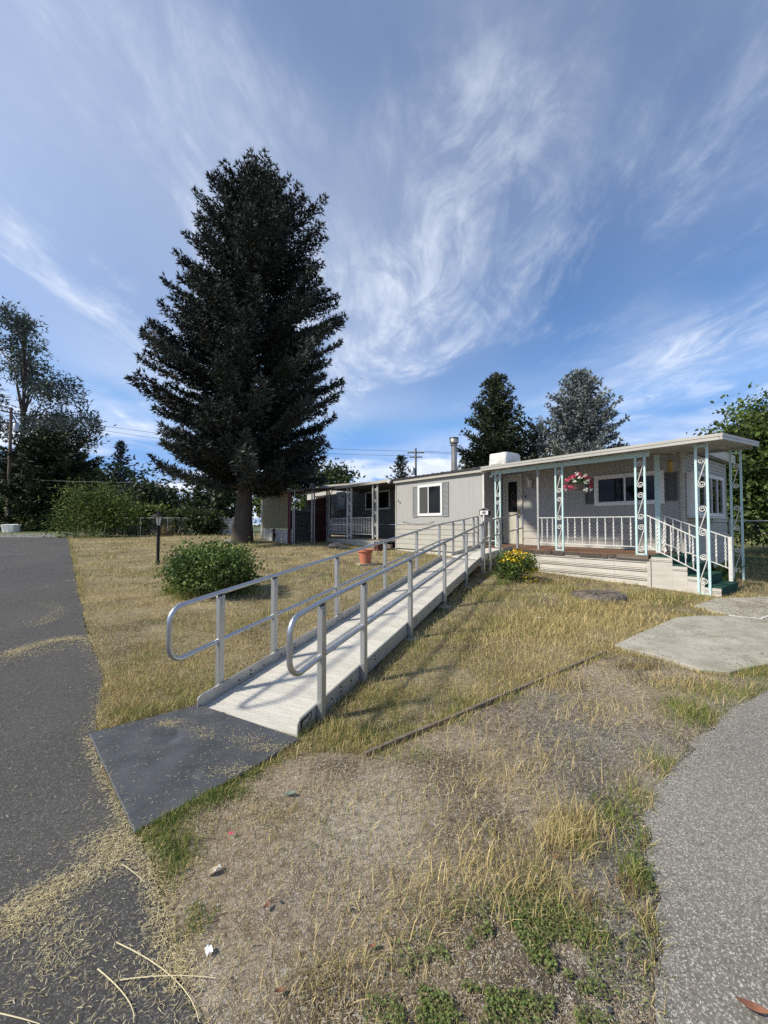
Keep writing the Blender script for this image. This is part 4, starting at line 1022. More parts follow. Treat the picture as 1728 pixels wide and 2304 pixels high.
# lattice screen, gate and lean-to shed to the left
p_post = HF.w(HF.uv(737, 1150, VP)[0], VP); p_shed = ground_at(654, 1226)
gl = Vector((p_shed.x - p_post.x, p_shed.y - p_post.y)); glen = gl.length; gang = math.atan2(gl.y, gl.x)
GF = Frame(p_post.x, p_post.y, gang + math.pi)       # u runs from shed (-) to porch post (0)
def gu(px): return GF.uv(px, 1180, 0)[0]
zg = float(G(18.0))
lat = thing('lattice_screen', 'maroon diagonal lattice screen beside the rear porch', 'trellis', tuple(GF.w(gu(721), 0, zg)), GF.a)
L0, L1 = gu(707) - gu(721), gu(735) - gu(721); LH = 2.1
k = 0; stepd = 0.125
for sgn in (1, -1):
    d = L0 - LH
    while d < L1 + LH:
        # slat line x = d + sgn*z, clipped to the panel
        pts = []
        if sgn > 0: za, zb_ = max(0.0, L0 - d), min(LH, L1 - d); xa, xb = d + za, d + zb_
        else: za, zb_ = max(0.0, d - L1), min(LH, d - L0); xa, xb = d - za, d - zb_
        if zb_ - za > 0.06:
            MB().bar((xa, 0.006 * sgn, za + 0.05), (xb, 0.006 * sgn, zb_ + 0.05), 0.011, 0.034, (0, 1, 0)).build('slat', M['maroon'], lat)
        d += stepd
MB().box(L0 - 0.02, L0 + 0.015, -0.03, 0.03, -0.1, 2.6).box(L1 - 0.015, L1 + 0.02, -0.03, 0.03, -0.1, 2.55).build('frame_post', M['grey_post'], lat)
MB().box(L0 - 0.25, L1 + 0.05, -0.05, 0.05, 2.6, 2.70).build('header', M['roof_trim'], lat)
gate = thing('tube_gate', 'galvanised tube gate with rounded corners between shed and lattice', 'gate', tuple(GF.w(gu(679), 0, zg)), GF.a)
A0, A1 = gu(659) - gu(679), gu(700) - gu(679); GH = 1.52; r = 0.09
pts = [(A0, 0, 0.05)] + [(A0 + r - r * math.cos(t), 0, GH - r + r * math.sin(t)) for t in np.linspace(0, math.pi / 2, 5)] + [(A1, 0, GH), (A1, 0, 0.05)]
MB().tube(pts, 0.02, 8, closed=True).build('frame', M['galv'], gate, True)
MB().tube([(A0 + 0.10, 0.01, 0.05), (A0 + 0.10, 0.01, 2.3)], 0.016, 6).build('stile', M['galv'], gate, True)
MB().tube([(A1 + 0.05, 0, -0.1), (A1 + 0.05, 0, 2.6)], 0.03, 8).build('hinge_post', M['galv'], gate, True)
def chain_mesh(w, h, name, cell=0.09, r=0.0022, mat=None):
    b = MB(); n = int((w + h) / cell)
    for sgn in (1, -1):
        for i in range(-n, n * 2):
            d = i * cell
            if sgn > 0: za, zb_ = max(0.0, -d), min(h, w - d); xa, xb = d + za, d + zb_
            else: za, zb_ = max(0.0, d - w), min(h, d); xa, xb = d - za, d - zb_
            if zb_ - za > 0.02: b.bar((xa, 0, za), (xb, 0.001 * sgn, zb_), r * 2, r * 2)
    return b
chain = chain_mesh(A1 - A0, GH - 0.1, 'mesh'); chain.v = [(x + A0, y, z + 0.06) for x, y, z in chain.v]
chain.build('wire_mesh', M['galv'], gate)
# shed
pf = ground_at(583, 1212); sl = Vector((pf.x - p_shed.x, pf.y - p_shed.y)); slen = min(sl.length, 4.6); sang = math.atan2(sl.y, sl.x)
SF = Frame(p_shed.x, p_shed.y, sang + math.pi)       # u negative going away from the gate corner; v to the right/back
shed = thing('lean_to_shed', 'lean-to shed with a yellowed fibreglass panel over painted blocks', 'shed', tuple(SF.w(0, 0, zg)), SF.a)
n_u = lambda px: SF.uv(px, 1180, 0)[0]
ua_ = max(-slen, n_u(585)); ub2 = n_u(650)
# corrugated fibreglass sheet
b = MB(); n = 60; z0, z1 = 0.66, 2.2
for i in range(n + 1):
    x = ua_ + (ub2 - ua_) * i / n; y = -0.05 + 0.012 * math.sin(i * math.pi / 1.5)
    b.v += [(x, y, z0 + 0.01 * math.sin(i)), (x, y, z1), (x, y + 0.004, z0), (x, y + 0.004, z1)]
for i in range(n): a = i * 4; b.f += [(a, a + 4, a + 5, a + 1), (a + 2, a + 3, a + 7, a + 6)]
b.build('fibreglass_panel', M['fibreglass'], shed)
b = MB(); xa = ua_ - 0.45
for i in range(13):
    x = xa + 0.44 * i / 12; b.v += [(x, -0.02 + 0.012 * (i % 2), 0.05), (x, -0.02 + 0.012 * (i % 2), 2.1), (x, 0.0 + 0.012 * (i % 2), 0.05), (x, 0.0 + 0.012 * (i % 2), 2.1)]
for i in range(12): a = i * 4; b.f += [(a, a + 4, a + 5, a + 1), (a + 2, a + 3, a + 7, a + 6)]
b.build('corrugated_sheet', M['corrugated'], shed)
blk = MB().box(0.004, 0.386, 0, 0.15, 0.003, 0.180).mesh('block', M['block']); x0 = ua_ + 0.1
half = MB().box(0.004, 0.19, 0, 0.15, 0.003, 0.180).mesh('block', M['block'])
x_mid = n_u(616)
for row in range(4):
    x = ub2 - 0.02 - (0.195 if row % 2 else 0.0)
    if row % 2: link('block', half, shed, (ub2 - 0.02 - 0.195, 0.0, -0.12 + row * 0.185))
    while x - 0.39 > ua_:
        if not (x - 0.39 < x_mid < x): link('block', blk, shed, (x - 0.39, 0.0 + U(-0.003, 0.003), -0.12 + row * 0.185))
        x -= 0.39
MB().box(x_mid - 0.08, x_mid + 0.08, -0.03, 0.1, -0.1, 0.64).build('stud', M['maroon'], shed)
MB().box(ub2 + 0.0, ub2 + 0.10, -0.06, 0.06, -0.1, 2.30).build('corner_post', M['maroon'], shed)
MB().box(ua_ - 0.3, ub2 + 0.15, -0.12, -0.06, 2.21, 2.31).build('eave_board', M['rot'], shed)
b = MB(); b.v = [(ua_ - 0.5, -0.15, 2.32), (ub2 + 0.2, -0.15, 2.32), (ub2 + 0.2, 2.6, 2.55), (ua_ - 0.5, 2.6, 2.55), (ua_ - 0.5, -0.15, 2.36), (ub2 + 0.2, -0.15, 2.36), (ub2 + 0.2, 2.6, 2.59), (ua_ - 0.5, 2.6, 2.59)]
b.f = [(0, 3, 2, 1), (4, 5, 6, 7), (0, 1, 5, 4), (1, 2, 6, 5), (2, 3, 7, 6), (3, 0, 4, 7)]; b.build('roof', M['roof_dark'], shed)
MB().box(ua_ - 0.3, ub2 - 1.2, 2.4, 2.5, 0, 2.2).build('back_wall', M['rot'], shed)
# roof strip joining shed and rear porch
pA = SF.w(ub2 + 0.1, -0.1, zg + 2.30); pB = HF.w(a738 - 0.35, VP - 0.12, RTZ - 0.05)
cs = thing('carport_roof', 'narrow metal roof strip spanning the gate between shed and porch', 'roof', tuple(pA)); b = MB()
d_ = pB - pA; dn = Vector((-0.22, 0.975, 0))
b.bar((0, 0, 0), tuple(d_), 0.05, 0.09); b.build('edge_beam', M['roof_trim'], cs)
b = MB(); e = dn * 3.0
b.v = [(0, 0, 0.05), tuple(d_ + Vector((0, 0, 0.05))), tuple(d_ + e + Vector((0, 0, 0.15))), tuple(e + Vector((0, 0, 0.15))), (0, 0, 0.08), tuple(d_ + Vector((0, 0, 0.08))), tuple(d_ + e + Vector((0, 0, 0.18))), tuple(e + Vector((0, 0, 0.18)))]
b.f = [(0, 3, 2, 1), (4, 5, 6, 7), (0, 1, 5, 4), (1, 2, 6, 5), (2, 3, 7, 6), (3, 0, 4, 7)]; b.build('sheet', M['roof_dark'], cs)
MB().bar((-0.95, 4.2, -1.50), (1.0, 4.2, -1.62), 0.06, 1.6).build('dark_fill_panel', M['rot'], cs)  # dark panel added to stand in for the black interior behind the gate
# pale neighbouring trailer seen through the gap
nbp = at_depth(712, 1150, 27.0)
nb_ = thing('neighbour_trailer', 'pale trailer with a white framed window seen through the gap above the gate', 'house', (nbp.x, nbp.y, float(G(27))), R(-35))
MB().box(-0.9, 4.0, 0, 3, 0, 3.2).build('wall', M['neighbour'], nb_)
MB().box(-1.0, 4.1, -0.1, 3.1, 3.21, 3.32).build('roof', M['roof_trim'], nb_)
w = MB().box(-0.1, 1.3, -0.05, -0.002, 1.3, 2.5).build('window', M['white_vinyl'], nb_)
link('pane', MB().box(0.0, 1.2, -0.07, -0.052, 1.4, 2.4).mesh('pane', M['glass']), w)

# ================================================================== TREES
def tuft_tris(P, D, l, w, spread, k, r):
    n = len(P); V = []; 
    for _ in range(k):
        d = D + spread * r.normal(size=(n, 3)); d /= np.linalg.norm(d, axis=1, keepdims=True)
        q = np.cross(d, r.normal(size=(n, 3))); q /= np.linalg.norm(q, axis=1, keepdims=True)
        ll = (l * r.uniform(0.65, 1.25, n))[:, None]; ww = (w * r.uniform(0.7, 1.3, n))[:, None]
        V.append(np.stack([P - q * ww * 0.5, P + q * ww * 0.5, P + d * ll], 1))
    V = np.stack(V, 1)            # n,k,3,3
    return V.reshape(-1, 3)
def tint_of(n, cols, wts, r, jit=0.15):
    c = np.array(cols)[r.choice(len(cols), n, p=np.array(wts) / np.sum(wts))]
    return c * (1 + jit * r.normal(size=(n, 1))).clip(0.5, 1.6)
def trunk_mesh(H, r0, r1, lean=(0, 0), flare=1.6, k=14, n=14, seed=0):
    b = MB(); rr = random.Random(seed); pts = []; rad = []
    for i in range(n + 1):
        t = i / n; f = 1 + (flare - 1) * math.exp(-t * n * 0.9)
        pts.append((lean[0] * t + 0.02 * rr.uniform(-1, 1) * (t > 0), lean[1] * t, t * H - (0.25 if i == 0 else 0))); rad.append((r0 + (r1 - r0) * t) * f)
    return b.tube(pts, rad, k)
def conifer(name, label, loc, H, prof, tr, nb, cols, wts, seed, hmin=0.08, lean=(0, 0), step=0.20, tl=0.24, tw=0.06, kt=3, droop=-0.25, up=0.42, group=None, bark=None, density=1.0, twmax=0.9, brush=0, brush_r=1.5, flat=1.0):
    r = np.random.default_rng(seed); rr = random.Random(seed)
    root = thing(name, label, 'tree', loc, 0, group)
    bk = bark or M['bark']
    trunk_mesh(H * 0.97, tr, 0.03, lean, seed=seed).build('trunk', bk, root, True)
    P = []; D = []; B = []; limbs = MB(); ph, pr_ = zip(*prof)
    for i in range(nb):
        t = hmin + (0.985 - hmin) * ((i + rr.random()) / nb) ** 1.12
        L = float(np.interp(t, ph, pr_)) * rr.choice((rr.uniform(0.45, 0.85), rr.uniform(0.75, 1.06), rr.uniform(0.8, 1.1)))
        if rr.random() < 0.08: L *= 1.10
        az = i * 2.39996 + rr.uniform(-0.5, 0.5)
        rad = np.array([math.cos(az), math.sin(az), 0.0]); tan = np.array([-math.sin(az), math.cos(az), 0.0]); ez = np.array([0, 0, 1.0])
        a = droop * (1 - t) * rr.uniform(0.6, 1.3) + 0.55 * max(0, t - 0.55); bq = up * rr.uniform(0.6, 1.3)
        c0 = np.array([lean[0] * t, lean[1] * t, t * H])
        pos = lambda s: c0 + rad * L * s + ez * L * (a * s + bq * s * s)
        if L > 0.8:
            limbs.tube([tuple(pos(s)) for s in (0, 0.3, 0.6, 0.92)], [0.045 * L / 3 + 0.012, 0.03 * L / 3 + 0.01, 0.02, 0.006], 5)
        ns = max(3, int(L / step * density))
        for s in np.linspace(0.10 if L < 1.5 else 0.22, 1.0, ns):
            p = pos(s); d = rad + ez * (a + 2 * bq * s); d /= np.linalg.norm(d)
            P.append(p); D.append(d)
            for _ in range(brush):      # bottlebrush of short shoots round the limb
                o_ = r.normal(size=3); o_ -= d * o_.dot(d); o_ /= np.linalg.norm(o_) + 1e-6
                P.append(p + o_ * rr.uniform(0.02, 0.10) * brush_r); D.append(d * 0.8 + o_ * 0.9)
            for side in (-1, 1):
                tlen = min(twmax, 0.14 + 0.40 * L * (1 - s) ** 0.75 * (0.55 + 0.45 * s)) * rr.uniform(0.55, 1.1)
                td = d * 0.75 + side * tan * rr.uniform(0.5, 0.95) + ez * rr.uniform(-0.25, 0.12); td /= np.linalg.norm(td)
                m = max(1, int(tlen / 0.15 * density))
                for j in range(m):
                    f = (j + rr.random()) / m
                    P.append(p + td * tlen * f - ez * 0.08 * tlen * f + r.normal(size=3) * 0.03 * flat); D.append(td)
        B += [i] * (len(P) - len(B))
    P = np.array(P); D = np.array(D); B = np.array(B)
    D /= np.linalg.norm(D, axis=1, keepdims=True)
    V = tuft_tris(P, D, tl, tw, 0.50, kt, r); n = len(V) // 3
    bt = tint_of(nb, cols, wts, r, 0.25)[B]; C = np.repeat(np.repeat((0.6 * bt + 0.4 * tint_of(len(P), cols, wts, r)), kt, 0), 3, 0)
    crown = link('crown', np_mesh('crown', V, np.arange(n * 3).reshape(-1, 3), M['needle'], C), root)
    limbs.build('limbs', bk, root)
    return root
NB = [(0.026, 0.033, 0.024), (0.046, 0.056, 0.045), (0.018, 0.022, 0.015), (0.085, 0.098, 0.086)]
sp_base = Vector((-6.45, 18.2, float(G(18.2))))
conifer('spruce_tree', 'tall dark spruce towering over the lawn beside the shed', tuple(sp_base), 17.5,
        [(0.0, 3.0), (0.12, 3.4), (0.165, 3.8), (0.24, 4.1), (0.30, 4.4), (0.435, 4.35), (0.57, 3.85), (0.616, 3.6), (0.75, 2.9), (0.82, 2.4), (0.90, 1.6), (0.945, 1.0), (1.0, 0.2)],
        0.33, 400, NB, [4, 4, 3, 2.2], 3, hmin=0.14, lean=(0.75, 0.0), step=0.15, tl=0.20, tw=0.062, kt=3, droop=-0.24, up=0.40, density=1.2, twmax=0.62, brush=4, brush_r=2.0)
bs = at_depth(1118, 1180, 25.0)
conifer('spruce_tree', 'dark green spruce with ragged top behind the house, left of the blue spruce', (bs.x, bs.y, float(G(25))), 10.1,
        [(0.0, 2.6), (0.3, 2.6), (0.45, 2.35), (0.6, 2.0), (0.75, 1.45), (0.88, 0.9), (0.95, 0.55), (1.0, 0.2)], 0.25, 250, [(0.040, 0.054, 0.026), (0.064, 0.080, 0.035), (0.024, 0.032, 0.016)], [4, 3, 3], 5, hmin=0.10, tl=0.22, tw=0.09, kt=3, density=1.0, droop=-0.35, up=0.45, brush=4, brush_r=2.2, twmax=0.6)
bs = at_depth(1310, 1180, 24.0)
conifer('blue_spruce_tree', 'rounded blue-grey spruce behind the house, right of the dark spruce', (bs.x, bs.y, float(G(24))), 9.9,
        [(0.0, 2.9), (0.3, 2.9), (0.5, 2.65), (0.65, 2.25), (0.8, 1.6), (0.9, 1.05), (0.96, 0.65), (1.0, 0.2)], 0.25, 330, [(0.180, 0.208, 0.200), (0.245, 0.275, 0.265), (0.11, 0.128, 0.122), (0.25, 0.245, 0.20)], [4, 3, 2, 1], 8, hmin=0.10, tl=0.20, tw=0.085, kt=3, density=1.1, droop=-0.25, up=0.36, brush=3, brush_r=1.8, twmax=0.65)
bs = at_depth(268, 1180, 60.0)
conifer('spruce_tree', 'slender pointed spruce far behind the road-side shrubs', (bs.x, bs.y, float(G(60))), 13.2, [(0.0, 3.0), (0.4, 2.6), (0.7, 1.5), (0.9, 0.6), (1.0, 0.1)], 0.2, 130, [(0.040, 0.055, 0.050), (0.06, 0.075, 0.07)], [1, 1], 12, tl=0.5, tw=0.16, step=0.4)
bs = at_depth(120, 1180, 42.0)
conifer('spruce_tree', 'broad black-green conifer mass beside the utility pole', (bs.x, bs.y, float(G(42))), 9.8, [(0.0, 4.6), (0.3, 4.9), (0.6, 4.0), (0.85, 2.6), (1.0, 0.8)], 0.3, 210, [(0.024, 0.032, 0.015), (0.036, 0.046, 0.020), (0.060, 0.066, 0.026)], [4, 3, 2], 13, tl=0.55, tw=0.20, step=0.4, hmin=0.04)
bs = at_depth(30, 1180, 46.0)
conifer('spruce_tree', 'dark conifer at the far left edge behind the pole', (bs.x, bs.y, float(G(46))), 9.0, [(0.0, 4.2), (0.3, 4.3), (0.7, 3.0), (1.0, 0.8)], 0.3, 150, [(0.026, 0.034, 0.018), (0.042, 0.052, 0.026)], [4, 2], 14, tl=0.6, tw=0.2, step=0.45, hmin=0.03)
bs = at_depth(902, 1180, 50.0)
conifer('spruce_tree', 'little pointed conifer peeping over the roof near the far pole', (bs.x, bs.y, float(G(50))), 9.3, [(0.0, 2.0), (0.6, 1.7), (0.85, 0.9), (1.0, 0.1)], 0.16, 110, [(0.035, 0.050, 0.040), (0.055, 0.07, 0.055)], [1, 1], 15, tl=0.42, tw=0.14, step=0.35)
bs = at_depth(1212, 1180, 33.0)
conifer('spruce_tree', 'dark conifer showing between the two spruces behind the house', (bs.x, bs.y, float(G(33))), 8.9, [(0.0, 2.3), (0.6, 1.9), (0.9, 1.0), (1.0, 0.5)], 0.2, 120, [(0.016, 0.020, 0.014), (0.022, 0.026, 0.018)], [1, 1], 16, tl=0.4, tw=0.14, step=0.35)

def leaf_quads(P, size, r, flat=0.0, aspect=0.55):
    n = len(P); a = r.normal(size=(n, 3)); a[:, 2] *= (1 - flat); a /= np.linalg.norm(a, axis=1, keepdims=True)
    b = np.cross(a, r.normal(size=(n, 3))); b /= np.linalg.norm(b, axis=1, keepdims=True)
    s = (size * r.uniform(0.6, 1.35, n))[:, None]
    V = np.stack([P - a * s, P + b * s * aspect, P + a * s, P - b * s * aspect], 1)
    return V.reshape(-1, 3), np.arange(n * 4).reshape(-1, 4)
def broadleaf(name, label, loc, H, blobs, nleaf, size, cols, wts, seed, trunk=(0.18, 0.0), limbs=14, cat='tree', group=None, clump=0.35, bark=None, needle=False, part='crown', tw=0.10):
    """blobs: list of (x, y, z, rx, ry, rz) crown volumes relative to the base"""
    r = np.random.default_rng(seed); rr = random.Random(seed)
    root = thing(name, label, cat, loc, 0, group); bk = bark or M['bark_grey']
    vol = np.array([b[3] * b[4] * b[5] for b in blobs]) ** 0.75; pick = r.choice(len(blobs), size=max(30, nleaf // 55), p=vol / vol.sum())
    cen = []
    for i in pick:
        b = blobs[i]; u = r.normal(size=3); u /= np.linalg.norm(u); rad = r.uniform(0.35, 1.0) ** 0.5
        cen.append(np.array(b[:3]) + u * np.array(b[3:]) * rad)
    cen = np.array(cen); which = r.integers(0, len(cen), nleaf)
    sc_ = clump * r.uniform(0.6, 1.5, len(cen))
    P = cen[which] + r.normal(size=(nleaf, 3)) * sc_[which][:, None] * np.array([1, 1, 0.7])
    P[:, 2] = np.maximum(P[:, 2], 0.02)
    base_t = tint_of(len(cen), cols, wts, r, 0.2); C = base_t[which] * (1 + 0.18 * r.normal(size=(nleaf, 1))).clip(0.5, 1.6)
    if needle:
        D = P - cen[which] + np.array([0, 0, 0.15]); D /= np.linalg.norm(D, axis=1, keepdims=True) + 1e-6
        V = tuft_tris(P, D, size, tw * size / 0.25, 0.6, 2, r); T = np.arange(len(V)).reshape(-1, 3)
        me = np_mesh(part, V, T, M['needle'], np.repeat(np.repeat(C, 2, 0), 3, 0))
    else:
        V, T = leaf_quads(P, size, r)
        me = np_mesh(part, V, T, M['leaf'], np.repeat(C, 4, 0), k=4)
    tm = MB(); zt = max(b[2] for b in blobs)
    if trunk[0] > 0:
        tm = trunk_mesh(zt, trunk[0], trunk[0] * 0.25, seed=seed); tm.build('trunk', bk, root, True)
    lb = MB(); sel = rr.sample(range(len(cen)), min(limbs, len(cen)))
    for i in sel:
        c = cen[i]; z0 = max(0.05, min(c[2] * rr.uniform(*((0.6, 0.93) if trunk[0] > 0 else (0.25, 0.7))), zt * 0.9))
        if trunk[0] <= 0: z0 = 0.0
        m = np.array([c[0] * 0.45, c[1] * 0.45, (z0 + c[2]) * 0.5 + 0.05 * H])
        rb = max(0.006, trunk[0] * 0.28) if trunk[0] > 0 else 0.012
        lb.tube([(0, 0, z0), tuple(m), tuple(c)], [rb, rb * 0.6, rb * 0.2], 5)
    lb.build('branches', bk, root)
    link(part, me, root)
    return root
GR = [(0.055, 0.085, 0.022), (0.080, 0.115, 0.030), (0.035, 0.055, 0.018)]
# open pine on the far left
pb = at_depth(45, 1180, 50.0)
def X(px, Y): return (px - CX) / F * Y
pbl = []
for px, py, rx_, rz_ in ((30, 730, 50, 28), (60, 790, 55, 30), (20, 830, 60, 35), (85, 860, 55, 30), (140, 890, 50, 22), (50, 920, 60, 30), (175, 920, 35, 22), (110, 950, 60, 25), (185, 960, 32, 16), (150, 985, 45, 14), (40, 980, 50, 20), (-20, 800, 50, 50), (-20, 920, 50, 40), (180, 990, 30, 10), (205, 1028, 22, 6)):
    pbl.append((X(px, 50) - pb.x, U(-3, 3), (1180 - py) * 50 / F + EYE - float(G(50)), rx_ * 50 / F * 0.8, 2.2, rz_ * 50 / F * 0.8))
broadleaf('pine_tree', 'tall open-crowned pine rising behind the utility pole on the left', (pb.x, pb.y, float(G(50))), 26, pbl, 7500, 0.55, [(0.085, 0.108, 0.085), (0.115, 0.135, 0.108), (0.05, 0.065, 0.05)], [4, 3, 3], 31, (0.36, 0), 70, clump=0.6, bark=M['bark'], needle=True, tw=0.07)
def tree_px(name, label, px, ptop, half, Y, nleaf, size, cols, seed, pbot=1190, **k):
    z0 = float(G(Y)); top = (1180 - ptop) * Y / F + EYE - z0; h = half * Y / F; bot = max(0.0, (1180 - pbot) * Y / F + EYE - z0)
    m = (top + bot) / 2; rz_ = (top - bot) / 2
    bl = [(0, 0, m, h * 0.8, h * 0.8, rz_ * 0.85)]
    rr = random.Random(seed)
    for _ in range(7):
        a = rr.uniform(0, 6.28); bl.append((h * 0.55 * math.cos(a), h * 0.55 * math.sin(a), m + rr.uniform(-0.6, 0.62) * rz_, h * 0.42, h * 0.42, rz_ * 0.36))
    return broadleaf(name, label, (X(px, Y), Y, z0), top, bl, nleaf, size, cols, [1] * len(cols), seed, **k)
tree_px('broadleaf_tree', 'leafy green tree far behind the large shrub, left of the slender spruce', 222, 1018, 42, 58, 2600, 0.30, [(0.07, 0.10, 0.035), (0.045, 0.07, 0.03)], 41, clump=0.8)
tree_px('broadleaf_tree', 'leafy green tree far off, right of the slender spruce', 306, 1028, 34, 56, 2200, 0.30, [(0.055, 0.08, 0.04), (0.04, 0.06, 0.03)], 42, clump=0.8)
tree_px('broadleaf_tree', 'low dark tree beyond the fence, left of the big spruce', 350, 1075, 45, 38, 2500, 0.22, [(0.03, 0.045, 0.022), (0.045, 0.062, 0.028)], 43, clump=0.6)
tree_px('broadleaf_tree', 'dark leafy tree beyond the fence behind the spruce trunk', 470, 1080, 70, 36, 3000, 0.24, [(0.028, 0.040, 0.018), (0.04, 0.055, 0.022)], 44, clump=0.6)
tree_px('broadleaf_tree', 'airy green tree rising behind the shed roof', 690, 1018, 68, 42, 5200, 0.21, [(0.075, 0.105, 0.028), (0.10, 0.13, 0.035), (0.05, 0.075, 0.025)], 45, clump=0.55, limbs=30)
tree_px('broadleaf_tree', 'dull green tree behind the rear porch roof, right of the airy one', 765, 1030, 46, 44, 3000, 0.21, [(0.05, 0.072, 0.034), (0.07, 0.09, 0.04)], 46, clump=0.5, limbs=30)
tree_px('broadleaf_tree', 'small yellow-green tree glimpsed between spruce trunk and shed', 600, 1085, 32, 34, 1300, 0.18, [(0.09, 0.13, 0.03), (0.07, 0.10, 0.03)], 47, clump=0.4)
rt = (13.2, 13.2); rz0 = float(G(rt[1]))
broadleaf('broadleaf_tree', 'dense dark leafy tree at the right edge behind the porch', (rt[0], rt[1], rz0), 6.5,
          [(0, 0, 2.9, 2.1, 2.1, 1.9), (-1.1, -0.3, 3.2, 1.1, 1.2, 0.9), (-0.5, -0.6, 4.3, 1.1, 1.1, 0.6), (0.8, 0, 4.6, 1.0, 1.2, 0.7), (-1.3, 0.4, 2.1, 0.9, 1.1, 1.0), (-0.3, 0, 1.6, 1.6, 1.4, 0.8), (-2.1, 0.2, 4.1, 0.5, 0.2, 0.12), (-1.0, 0, 4.8, 0.35, 0.3, 0.3), (0.2, -0.1, 5.2, 0.25, 0.25, 0.5), (-0.6, -0.4, 3.6, 1.6, 1.2, 0.8), (-1.2, 0.2, 1.2, 0.8, 0.9, 0.7)],
          30000, 0.075, [(0.070, 0.110, 0.022), (0.105, 0.150, 0.032), (0.042, 0.066, 0.018)], [4, 3, 3], 51, (0.20, 0), 40, clump=0.30)
def shrub_px(name, label, px, ptop, half, pbase, nleaf, size, cols, seed, needle=False, group=None, clump=0.18, Y=None, **k):
    g = ground_at(px, pbase) if Y is None else Vector((X(px, Y), Y, float(G(Y))))
    Y = g.y; h = half * Y / F; top = (1180 - ptop) * Y / F + EYE - g.z
    rr = random.Random(seed); bl = [(0, 0, top * 0.45, h * 0.8, h * 0.7, top * 0.46)]
    for _ in range(7):
        a = rr.uniform(0, 6.28); bl.append((h * 0.55 * math.cos(a), h * 0.5 * math.sin(a), top * rr.uniform(0.25, 0.75), h * 0.42, h * 0.4, top * 0.26))
    for _ in range(9):      # stray sprays that break the outline
        a = rr.uniform(0, 6.28); e = rr.uniform(0.75, 1.0); bl.append((h * e * math.cos(a), h * e * 0.9 * math.sin(a), top * rr.uniform(0.12, 0.9) * (1.25 - 0.5 * e), h * 0.20, h * 0.2, top * 0.16))
    return broadleaf(name, label, tuple(g), top, bl, nleaf, size, cols, [1] * len(cols), seed, trunk=(0, 0), limbs=k.pop('limbs', 26), cat='shrub', group=group, clump=clump, needle=needle, part='foliage', **k)
shrub_px('round_bush', 'round leafy green bush on the dry lawn left of the ramp', 478, 1212, 90, 1338, 15000, 0.030, [(0.10, 0.155, 0.035), (0.065, 0.105, 0.025), (0.14, 0.195, 0.055)], 61, clump=0.11, limbs=50)
shrub_px('juniper_shrub', 'large feathery green shrub beside the road at the lawn corner', 208, 1082, 62, 1208, 9000, 0.20, [(0.10, 0.14, 0.026), (0.14, 0.185, 0.034), (0.055, 0.08, 0.018)], 62, needle=True, clump=0.40, tw=0.055)
shrub_px('yellow_green_shrub', 'bright yellow-green shrub along the fence right of the feathery one', 318, 1124, 36, 1203, 3600, 0.15, [(0.12, 0.16, 0.025), (0.09, 0.13, 0.022), (0.07, 0.10, 0.02)], 63, clump=0.28)
shrub_px('shrub', 'dull green shrub on the fence line just right of the lamp post', 405, 1146, 30, 1203, 2200, 0.13, [(0.08, 0.105, 0.025), (0.055, 0.075, 0.02)], 64, clump=0.26)
shrub_px('shrub', 'dark ivy-like shrub on the fence left of the spruce trunk', 462, 1140, 36, 1204, 3000, 0.13, [(0.045, 0.062, 0.018), (0.03, 0.045, 0.014)], 65, clump=0.28)
shrub_px('shrub', 'low green shrub under the feathery one at its right', 270, 1160, 30, 1203, 1500, 0.12, [(0.05, 0.07, 0.02), (0.07, 0.09, 0.03)], 66, clump=0.25)
shrub_px('shrub', 'pale weedy shrub across the road by the boards', 85, 1160, 26, 1196, 1400, 0.20, [(0.16, 0.17, 0.06), (0.12, 0.14, 0.05)], 67, clump=0.35, Y=40)
shrub_px('shrub', 'green hedge clump across the road under the dark conifers', 35, 1120, 30, 1196, 1600, 0.24, [(0.05, 0.075, 0.02), (0.035, 0.05, 0.016)], 68, clump=0.5, Y=41)
shrub_px('yellow_flower_bush', 'bushy green plant covered in yellow flowers beside the upper ramp', 1165, 1242, 44, 1306, 5200, 0.024, [(0.085, 0.14, 0.028), (0.06, 0.10, 0.02), (0.11, 0.16, 0.04)], 69, clump=0.075)
fb = bpy.data.objects['yellow_flower_bush']
r = np.random.default_rng(70); n = 420
tp = r.normal(size=(n, 3)); tp /= np.linalg.norm(tp, axis=1, keepdims=True); tp[:, 2] = np.abs(tp[:, 2])
Pf = tp * np.array([0.36, 0.34, 0.28]) * r.uniform(0.8, 1.08, (n, 1)) + np.array([0, 0, 0.36]); Pf[:90] = r.normal(size=(90, 3)) * [0.10, 0.08, 0.10] + [0.22, -0.18, 0.22]; Pf[:, 2] = np.maximum(Pf[:, 2], 0.03)
V, T = leaf_quads(Pf, 0.022, r, aspect=0.9); link('blossoms', np_mesh('blossoms', V, T, M['petal'], np.repeat(tint_of(n, [(0.85, 0.55, 0.02), (0.80, 0.66, 0.08)], [2, 1], r), 4, 0), k=4), fb)
